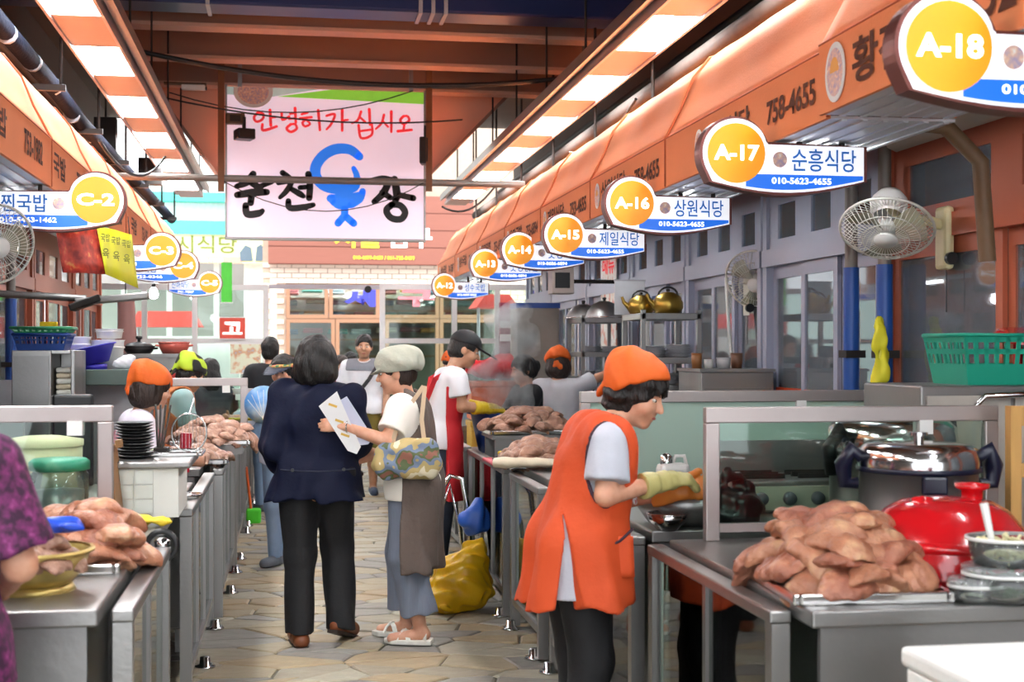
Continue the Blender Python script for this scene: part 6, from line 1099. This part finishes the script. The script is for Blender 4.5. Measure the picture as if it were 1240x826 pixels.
F = p.F(.008); p.hell(F, (0, .0, .005), (.122, .135, .03)); F.cone(p.hp(0, .07, .01), p.hp(.0, .19, -.03), .11, .085, .01, fl=(p.Rh@Vector((0, .3, 1)), .07)); n_ = p.Rh@Vector((0, -1, 0)); F.half(p.hp(0, .03, 0), n_); F.mesh('visor', NAVY, p.t)
part('waist_seam', mat('navy_trim', '#10152c', .6), p.t, lambda b: b.tube([(-.19, -.145, .93), (-.1, -.178, .925), (0, -.185, .922), (.1, -.178, .925), (.19, -.145, .93)], .004, 6)); 
for x in (-.13, .13): part('tab_button', mat('dark_button', '#0a0a10', .3), p.t, lambda b: b.cyl((x, -.168, .93), (x, -.182, .93), .009, n=10))
# ---- the capped woman with leaflets
TAUPE = mat('taupe_linen', '#5d5049', .8, 0, .1, 12, .3, 40); 
p = Person('woman in a pale grey cap and taupe vest holding out leaflets', (.655, 7.22, 0), 1.27, 1.555, dict(neck=(0, .03, 1.29), head=(-.01, .085, 1.425), elL=(-.25, .08, 1.075), wrL=(-.315, .285, 1.15), elR=(.21, .03, 1.02), wrR=(.15, .22, .98), anL=(-.09, -.06, .085), anR=(.09, .05, .085), knL=(-.09, .01, .46), knR=(.09, .06, .46)), (.1, -.18, 0), .0075, 1.08, {'L': {'curl': .4, 'd': (-.05, 1, .1), 'n': (1, 0, -.3)}, 'R': {}})
p.body(); p.top(mat('cream_tee', '#e9e4da', .75, 0, .03), .72, .78, .014, .0, 'shirt', .06, .02)
p.trousers(mat('blue_grey_weave', '#737b8c', .8, 0, .12, 30, .2, stretch=(4, 4, .3)), .16, .018, .035, rip=.007)
F = p.F(); p.torso(F, .028, .40, .03); F.half((0, 0, .385), (0, -.1, -1)); F.ell(p.J['neck']+V3(0, .03, .03), (.07, .09, .06), 0, 's'); F.half((0, .012, .9), (0, 1, .0))
for sd in 'LR': F.ell(p.J['sh'+sd]+V3(.03 if sd == 'R' else -.03, .02, -.05), (.10, .13, .13), 0, 's')
F.ripple(.008, 24, 8, .3); F.mesh('vest', TAUPE, p.t)
p.hair(HAIRN, 'short'); F = p.F(.008); p.hell(F, (0, -.02, .055), (.118, .132, .088)); p.hell(F, (0, -.07, .03), (.11, .085, .075), .04); F.cone(p.hp(0, .07, .03), p.hp(0, .125, .012), .075, .06, .008, fl=(p.Rh@Vector((0, .3, 1)), .14)); F.half(p.hp(0, 0, .0), p.Rh@Vector((0, .12, -1))); F.ripple(.004, 35, 4, 1); F.mesh('cap', mat('pale_sage_felt', '#b4b6a6', .85, 0, .06, 20, .2), p.t)
SAND = mat('white_sandal', '#dedbd2', .5)
for sd in 'LR':
    a, t_ = p.J['an'+sd], p.J['toe'+sd]; z0 = .004
    sn = part('sandal', SAND, p.t, lambda b: b.prism([(-.045, -.065), (.045, -.065), (.055, .06), (.05, .16), (.0, .195), (-.045, .15), (-.05, .04)], (a.x, a.y, z0), (1, 0, 0), (0, 1, 0), (0, 0, .026)), bev=.006)
    for q0, q1 in (((-.047, .05), (.045, .12)), ((.05, .05), (-.042, .12)), ((-.04, -.03), (.04, -.03))):
        strap([(a.x+q0[0], a.y+q0[1], .02), (a.x+q0[0]*.75+q1[0]*.1, a.y+q0[1]*.8+q1[1]*.2, .058), (a.x, a.y+(q0[1]+q1[1])/2, .078 if q0[1] > 0 else .07), (a.x+q1[0]*.75+q0[0]*.1, a.y+q1[1]*.8+q0[1]*.2, .055), (a.x+q1[0], a.y+q1[1], .02)], .024, SAND, 'strap', sn, .006, (0, .3, 1))
part('bracelet', CHROME, p.t, lambda b: b.tube([p.J['wrL']+Vector((math.cos(a*PI/8)*.032, -.015, math.sin(a*PI/8)*.032)) for a in range(16)], .004, 6, True))
PW = p; M = p.t.matrix_basis
def lw(P, v): return Matrix.Translation(P.t.location)@Matrix.Rotation(P.t.rotation_euler[2], 4, 'Z')@Vector(v)
# leaflets in her hand
for i, (ps, Y, m, lab) in enumerate([([(386, 492), (408, 474), (437, 541), (432, 550), (421, 546)], 6.985, '#d8d8d8', 'crumpled leaflet held out in front of the navy jacket'), ([(408, 487), (420, 480), (452, 530), (446, 538), (432, 540)], 7.0, '#b9bcd0', 'second leaflet tucked behind the first')]):
    P0 = [atY(u, v, Y) for u, v in ps]; o0 = P0[2]; t = thing('leaflet', lab, 'leaflet', o0); part('sheet', mat('leaflet_%d' % i, m, .8, 0, .05, 20), t, lambda b: b.prism([((q-o0).x, (q-o0).z) for q in P0], (0, 0, 0), (1, 0, 0), (0, 0, 1), (.0, .003, 0)))
    if i == 0:
        for u, v in ((403, 491), (411, 510), (418, 527)): q = atY(u, v, Y)-o0; part('print_block', mat('ochre_print', '#c9a24a', .7), t, lambda b: b.obox((q.x, -.001, q.z), (.045, .002, .012), (0, .35, 0)))
# floral bag
c = at(493, 556, 6.98); t = thing('handbag', 'floral patchwork handbag on the capped woman\'s arm', 'bag', (c.x, c.y, c.z-.10), .06)
F = Field((-.2, -.1, -.02), (.2, .1, .24), .009); F.cone((-.10, 0, .08), (.10, 0, .08), .085, .085, .03, fl=((0, 1, 0), .6)); F.cone((-.09, 0, .15), (.11, 0, .17), .04, .035, .06); F.ripple(.005, 40, 3, 1); FLOR = mat2('floral_print', '#6f7f96', '#b5a06a', .7, 11, .42, .5, c3='#d8cdb0', detail=1.5)
nt = FLOR.node_tree; cr = [n for n in nt.nodes if n.type == 'VALTORGB'][0]; e = cr.color_ramp.elements.new(.36); e.color = (*hexc('#54603c'), 1); e = cr.color_ramp.elements.new(.3); e.color = (*hexc('#8a5a48'), 1); cr.color_ramp.interpolation = 'CONSTANT'
F.mesh('bag_body', FLOR, t); 
strap([(-.08, .0, .17), (-.04, .02, .30), (.06, .07, .42), (.10, .10, .47)], .022, mat('tan_strap', '#b9a184', .6), 'strap', t); strap([(.09, .0, .18), (.08, .03, .30), (.10, .08, .42), (.11, .11, .47)], .022, mat('tan_strap'), 'strap', t)
# ---- the bending woman in the orange apron
GREYT = mat('grey_tee', '#b9bcc6', .8, 0, .05, 20, .1); APR = mat('orange_apron', '#cc4a1a', .75, 0, .08, 6, .35, 12); BIND = mat('dark_binding', '#3a2130', .7)
c = at(705, 700, 4.88)
p = Person('woman in an orange apron and orange bandana bending over the rail', (c.x-.01, c.y, 0), -1.52, 1.56, dict(pelvis=(0, -.02, .84), neck=(0, .11, 1.275), head=(.0, .215, 1.385), shR=(.185, .055, 1.225), elR=(.215, .035, 1.045), wrR=(.12, .275, 1.08), elL=(-.17, .22, .99), wrL=(-.0, .37, 1.03), anL=(-.10, .03, .085), anR=(.10, -.05, .085)), (-.62, -.36, -.1), .0075, 1.14, {'R': {'n': (-.3, 0, -1), 'curl': .55, 'd': (-.15, 1, .1)}, 'L': {'n': (.8, 0, .3), 'curl': .55, 'd': (.2, 1, .15)}})
p.body(); p.top(GREYT, .72, .70, .012, 0, 'tee_shirt', .062, .022, .003); p.trousers(BLKC, .09, .016, .008); p.shoes(mat('black_rubber', '#1a1a1c', .5))
F = p.F(); p.torso(F, .030, .60, .05); J = p.J
for g in (-1, 1): F.cone((g*.05, -.0, 1.12), (g*.085, -.085, .58), .085, .125, .05); F.cone((g*.04, .08, 1.0), (g*.075, .04, .58), .08, .12, .05)
F.half((0, 0, .66), (0, 0.12, -1))
F.ell(J['neck']+p.up*.0+p.fw*.05, (.085, .10, .15), 0, 's')
for g, sd in ((-1, 'L'), (1, 'R')):
    F.ell(J['sh'+sd]+V3(g*.045, -.01, -.07), (.085, .085, .155), 0, 's')
    F.wedge([((g*.05, 0, 0), (-g, 0, 0)), ((0, -.105, .84), (0, -1, .12)), ((0, -.085, .84), (0, 1, .10)), ((0, 0, .98), (0, 0, 1))])
F.ripple(.010, 20, 12, .35); F.mesh('apron', APR, p.t)
F = p.F(.006); p.torso(F, .031, .60, .05); F.half((0, 0, .66), (0, .12, -1)); F.seam([(J['neck']+p.fw*.05, (.085, .10, .15))]+[(J['sh'+sd]+V3(g*.045, -.01, -.07), (.085, .085, .155)) for g, sd in ((-1, 'L'), (1, 'R'))], .006); F.mesh('binding', BIND, p.t)
def onap(y, z, x=.19): return (x, y, z)
part('pocket', APR, p.t, lambda b: b.grid(lambda u, v: (.205-.02*v+.0*u+.006, .01+.13*u, .76+.14*v), 6, 6), solid=.006); part('pocket_binding', BIND, p.t, lambda b: b.tube([(.212, .005, .865), (.205, .045, .868), (.20, .09, .885), (.193, .14, .925)], .005, 6))
F = p.F(.0075); 
lc = J['pelvis'].lerp(J['neck'], .52)+p.fw*.135+p.rt*.07; part('logo_patch', mat2('logo_patch', '#f0eeee', '#d86a72', .6, 40, .55, .62), p.t, lambda b: b.lathe([(0, .004), (.034, .004), (.036, 0)], 20, lc, rot=(-1.25, 0, -.55)))
p.hair(HAIRB, 'perm'); p.bandana(mat('orange_cloth', '#dd6014', .7, 0, .06, 8, .25, 20), True, .75)
p.glove('R', mat('dirty_yellow_glove', '#b9b070', .5, 0, .1, 20)); p.glove('L', mat('orange_glove', '#d98238', .5, 0, .06))
# ---- the man in the black cap and red apron
c = at(536, 500, 9.55); RED = mat('red_apron', '#c41f28', .7, 0, .06, 6, .2)
p = Person('man in a black cap, white shirt and red apron with yellow gloves', (c.x-.03, c.y, 0), -1.45, 1.70, dict(neck=(0, .10, 1.40), head=(0, .19, 1.545), elR=(.20, .12, 1.15), wrR=(.12, .34, 1.13), elL=(-.18, .14, 1.16), wrL=(-.02, .36, 1.12)), (-.12, -.38, 0), .009, 1.05, {'R': {'n': (-.3, 0, -1), 'curl': .7}, 'L': {'n': (.6, 0, -.4), 'curl': .7}})
p.body(mat2('skin_tan', '#b98768', '#c99a7c', .5, 18, .35, .65, .05)); p.top(mat('white_tee', '#e4e4e8', .75, 0, .03), .62, .80, .012, 0, 'tee_shirt', .062, .02); p.trousers(mat('dark_jeans', '#2b3342', .8), .06); p.shoes(mat('white_boot', '#d8d8d8', .5))
F = p.F(); p.torso(F, .028, .50, .02); F.half((0, 0, .5), (0, 0, -1)); F.half((0, .01, .8), (0, -1, .0)); F.half(p.J['pelvis'].lerp(p.J['neck'], .75), p.up); F.mesh('apron', RED, p.t)
for g in (-1, 1): strap([p.J['neck']+p.rt*g*.07-p.up*.13+p.fw*.135, p.J['neck']+p.rt*g*.08-p.up*.01+p.fw*.07, p.J['neck']+p.rt*g*.085+p.up*.015, p.J['neck']+p.rt*g*.07-p.up*.09-p.fw*.125, p.J['neck']-p.rt*g*.02-p.up*.28-p.fw*.14], .035, RED, 'apron_strap', p.t, .006, p.rt)
p.hair(HAIRB, 'short'); p.cap(mat('black_cap', '#141418', .7)); p.glove('R', YG, .14); p.glove('L', YG, .14)
# ---- far walkers
c = atz(441, 600, 0)
p = Person('man with a grey and white polo shirt and olive shorts walking towards us', (c.x, c.y, 0), 3.05, 1.70, dict(elL=(-.24, .0, 1.12), wrL=(-.22, .12, .9), anR=(.10, .12, .085), knR=(.10, .12, .48), anL=(-.09, -.1, .1)), (0, -.05, 0), .010, 1.05)
p.body(mat2('skin_tan', '#b98768', '#c99a7c')); p.top(mat('white_polo', '#dfe1e6', .75), .65, .82, .014, 0, 'polo_shirt', .06, .016)
F = p.F(); p.torso(F, .020, None); F.half((0, 0, 1.24*p.k), (0, 0, -1)); F.ell(p.J['neck']+V3(0, .03, .03), (.07, .08, .06), 0, 's'); F.mesh('grey_yoke', mat('grey_knit', '#7f838c', .8), p.t)
p.trousers(mat('olive_cotton', '#75692a', .8, 0, .1), .40, .022, .03, 'shorts'); p.shoes(mat('navy_sneaker', '#3a4860', .6), WHITEP); p.hair(HAIRB, 'short'); strap([(-.15, .12, 1.38), (-.05, .165, 1.22), (.10, .165, 1.03), (.17, .12, .94)], .04, mat('black_strap', '#1c1c20', .6), 'bag_strap', p.t, .006)
t_ = thing('shoulder_bag', 'dark blue shoulder bag at the walking man\'s hip', 'bag', lw(p, (.20, .06, .84))); part('pouch', mat('denim_bag', '#26405e', .7), t_, lambda b: b.box(-.04, .05, -.09, .09, -.12, .12), bev=.025); part('flap', mat('denim_bag'), t_, lambda b: b.box(-.048, .058, -.095, .095, .03, .125), bev=.02)
c = at(328, 500, 13.0)
p = Person('man in a black t-shirt and jeans seen from behind on the left', (c.x, c.y, 0), .15, 1.66, dict(elL=(-.22, .06, 1.12), wrL=(-.12, .25, 1.04)), (-.2, 0, 0), .010, 1.12); p.body(); p.top(mat('black_tee', '#15151a', .8), .75, .82, .014, 0, 'tee_shirt', .06, .02); p.trousers(mat('light_jeans', '#7d95b4', .8, 0, .1), .06); p.shoes(mat('grey_shoe', '#6a6e76', .6)); p.hair(HAIRB, 'short')
c = at(346, 500, 9.7)
p = Person('woman with a floral visor half hidden behind the navy jacket', (c.x, c.y, 0), 2.7, 1.50, dict(elR=(.27, .08, 1.05), wrR=(.30, .26, 1.06), elL=(-.2, .04, 1.0)), (0, -.1, 0), .010, 1.05, {'R': {'n': (-1, 0, 0), 'curl': .9}}); p.body(); p.top(mat('pale_blouse', '#c8d4e4', .8), 1.5, .78, .014, 0, 'blouse'); p.trousers(mat('jeans_blue', '#8fa6c4', .8), .06); p.shoes(mat('grey_shoe', '#6a6e76', .6)); p.hair(HAIRB, 'perm')
F = p.F(.009); p.hell(F, (0, -.005, .05), (.107, .123, .03)); F.mesh('visor_band', mat2('floral_band', '#2f6a4a', '#c8a04a', .6, 40, .45, .55, c3='#a8343c'), p.t); F = p.F(.009); F.cone(p.hp(0, .08, .045), p.hp(0, .20, .02), .10, .075, .01, fl=(p.Rh@Vector((0, .2, 1)), .08)); F.mesh('visor_brim', mat('navy_visor', '#1c2338', .6), p.t)
h_ = lw(p, (.31, .30, 1.08)); q = at(319, 490, 9.3); t = thing('hand_fan', 'round blue printed hand fan beside the navy jacket', 'fan', (q.x, q.y, q.z), .1); part('leaf', mat2('fan_print', '#5c98d8', '#a8cdee', .5, 7, .42, .58, c3='#e4eef4'), t, lambda b: b.lathe([(0, 0), (.125, .0), (.13, .004), (0, .006)], 28, rot=(PI/2, 0, 0), sx=1.0, sy=1.0)); part('ribs', WHITEP, t, lambda b: [b.tube([(0, -.008, -.1), (math.sin(a)*.12, -.008, -.02+math.cos(a)*.12)], .0025, 4) for a in np.linspace(-1.1, 1.1, 7)]); part('grip', YG, t, lambda b: b.tube([(.0, 0, -.1), (h_.x-q.x, h_.y-q.y, h_.z-q.z-.02)], .01, 6))
for u, v, d, H, lab, hs, m in ((412, 432, 15.6, 1.46, 'brown haired woman in dark red behind the navy jacket', 'bob', '#5c2430'), (424, 430, 16.6, 1.5, 'black haired woman in grey behind the walking man', 'perm', '#6e6a70')):
    c = at(u, v, d); p = Person(lab, (c.x, c.y, 0), 3.3, H, None, (0, -.1, 0), .012, 1.0); p.body(); p.top(mat('far_top_%d' % u, m, .8), 1.7, .75, .016, .02, 'blouse'); p.trousers(BLKC, .06); p.shoes(BLKC); p.hair(HAIRN if u < 420 else HAIRB, hs)
# ---- cooks in the right row
OCL = MATS['orange_cloth']
c = at(646, 470, 10.62); p = Person('dark haired woman in a black top behind the steaming pork', (1.86, 10.56, 0), 1.75, 1.50, dict(elL=(-.2, .1, 1.0), wrL=(-.1, .3, .98), elR=(.2, .1, 1.0), wrR=(.1, .3, .98)), (0, -.25, 0), .010, 1.05); p.body(); p.top(mat('black_blouse', '#1d1d20', .6), .9, .72, .016, .02, 'blouse'); p.trousers(BLKC, .06); p.shoes(BLKC); p.hair(HAIRB, 'bun')
p = Person('cook with an orange bandana and white shirt reaching to the rack', (2.25, 11.30, 0), -.35, 1.53, dict(elR=(.33, .10, 1.30), wrR=(.54, .02, 1.40), elL=(-.22, .1, 1.02), wrL=(-.15, .3, .98)), (.25, -.15, 0), .010, 1.1, {'R': {'n': (0, 0, -1), 'curl': .5}}); p.body(); p.top(mat('white_shirt', '#d4d4da', .75), .8, .74, .014, 0, 'tee_shirt', .06, .02); p.trousers(BLKC, .06); p.shoes(BLKC); p.hair(HAIRN, 'bob'); p.bandana(OCL, True, -.2)
p = Person('cook with an orange bandana in a pale blue shirt far behind the capped man', (1.62, 13.15, 0), 1.5, 1.52, dict(elL=(-.2, .1, 1.0), wrL=(-.1, .3, .98), elR=(.2, .1, 1.0), wrR=(.1, .3, .98)), (0, -.25, 0), .012, 1.0); p.body(); p.top(mat('pale_blue_shirt', '#a8bccb', .8), .8, .74, .014, 0, 'shirt'); p.trousers(BLKC, .06); p.shoes(BLKC); p.hair(HAIRB, 'perm'); p.bandana(OCL, False)
# ---- cooks in the left row
p = Person('cook with an orange bandana and pink edged apron on the left', (-.83, 7.47, 0), -1.35, 1.47, dict(neck=(0, .05, 1.20), head=(0, .12, 1.335), elL=(-.2, .1, .96), wrL=(-.1, .3, .95), elR=(.2, .1, .96), wrR=(.1, .3, .95)), (.1, -.2, 0), .010, 1.05); p.body(); p.top(mat('lilac_tee', '#cfc6d0', .8), .8, .72, .014, 0, 'tee_shirt'); p.trousers(BLKC, .06); p.shoes(BLKC); p.hair(HAIRN, 'bob'); p.bandana(OCL, True, .1)
F = p.F(); p.torso(F, .026, .6); F.half((0, 0, .6), (0, 0, -1)); F.half((0, .02, .8), (0, -1, 0)); F.half(p.J['pelvis'].lerp(p.J['neck'], .8), p.up); F.mesh('apron', mat('pink_apron', '#c98a94', .75), p.t)
for g in (-1, 1): strap([p.J['neck']+p.rt*g*.075-p.up*.12+p.fw*.13, p.J['neck']+p.rt*g*.085+p.up*.012+p.fw*.02, p.J['neck']+p.rt*g*.08-p.up*.15-p.fw*.125], .03, mat('pink_apron'), 'apron_strap', p.t, .006, p.rt)
p = Person('cook with a black and lime bandana and orange vest on the left', (-.835, 9.86, 0), -1.2, 1.52, dict(neck=(0, .07, 1.25), head=(0, .17, 1.36), elL=(-.2, .1, .98), wrL=(-.1, .3, .92), elR=(.2, .1, .98), wrR=(.1, .3, .92)), (.0, -.45, 0), .010, 1.08, None); p.body(); p.top(mat('pale_blue_tee', '#c4d4dc', .8), .8, .72, .012, 0, 'tee_shirt'); p.trousers(BLKC, .06); p.shoes(BLKC); p.hair(HAIRB, 'short'); p.top(mat('orange_vest', '#e0733c', .75), 0, .66, .028, .02, 'vest', .08, hole=.10); p.bandana(mat2('lime_bandana', '#161616', '#b5cf2c', .7, 9, .46, .5, detail=1), True, .2)
p = Person('dark haired cook far along the left row, seen from behind', (-.66, 12.15, 0), .2, 1.46, dict(elL=(-.2, .1, .98), elR=(.2, .1, .98)), (0, -.2, 0), .012, 1.0); p.body(); p.top(mat('dark_tee', '#33353c', .8), .8, .74, .014, 0, 'tee_shirt'); p.trousers(BLKC, .06); p.shoes(BLKC); p.hair(HAIRB, 'long')
# ---- the magenta sleeve at the left edge
p = Person('person in a magenta patterned top cut off by the left edge', (-.845, 3.27, 0), -.05, 1.60, dict(elR=(.235, .03, 1.05), wrR=(.16, .24, .98), elL=(-.22, .06, 1.04), wrL=(-.1, .28, .98)), (.1, -.3, 0), .009, 1.15); p.body(); p.top(mat2('magenta_print', '#34102f', '#74245f', .7, 45, .4, .6, c3='#a04a88'), .82, .78, .014, .02, 'blouse', .06, .03); p.trousers(BLKC, .06); p.shoes(BLKC); p.hair(HAIRB, 'bun')
# ================================================================= steam over the pork tray
F = Field((-.4, -.3, -.05), (.4, .3, .75), .03); F.ell((0, 0, .10), (.24, .18, .14), .08); F.cone((-.05, 0, .12), (.06, 0, .58), .15, .10, .08); F.ell((.04, 0, .48), (.17, .14, .16), .08); F.ripple(.03, 16, 4, 1)
VM = bpy.data.materials.new('steam'); VM.use_nodes = True; nt = VM.node_tree; nt.nodes.clear(); o_ = nt.nodes.new('ShaderNodeOutputMaterial'); v_ = nt.nodes.new('ShaderNodeVolumePrincipled'); v_.inputs['Color'].default_value = (1, 1, 1, 1); v_.inputs['Anisotropy'].default_value = .2
tx = nt.nodes.new('ShaderNodeTexCoord'); nz = nt.nodes.new('ShaderNodeTexNoise'); nz.inputs['Scale'].default_value = 6; nz.inputs['Detail'].default_value = 4; mr = nt.nodes.new('ShaderNodeMapRange'); mr.inputs[1].default_value = .42; mr.inputs[2].default_value = .75; mr.inputs[3].default_value = 0; mr.inputs[4].default_value = 12
nt.links.new(tx.outputs['Object'], nz.inputs['Vector']); nt.links.new(nz.outputs['Fac'], mr.inputs[0]); nt.links.new(mr.outputs[0], v_.inputs['Density']); nt.links.new(v_.outputs[0], o_.inputs['Volume'])
q = at(622, 492, 9.15); o_ = F.mesh('steam', VM, None, loc=(q.x, 9.35, q.z+.02)); tag(o_, 'white steam rising from the pork tray', 'steam', None, 'stuff')
SC.cycles.volume_step_rate = 2
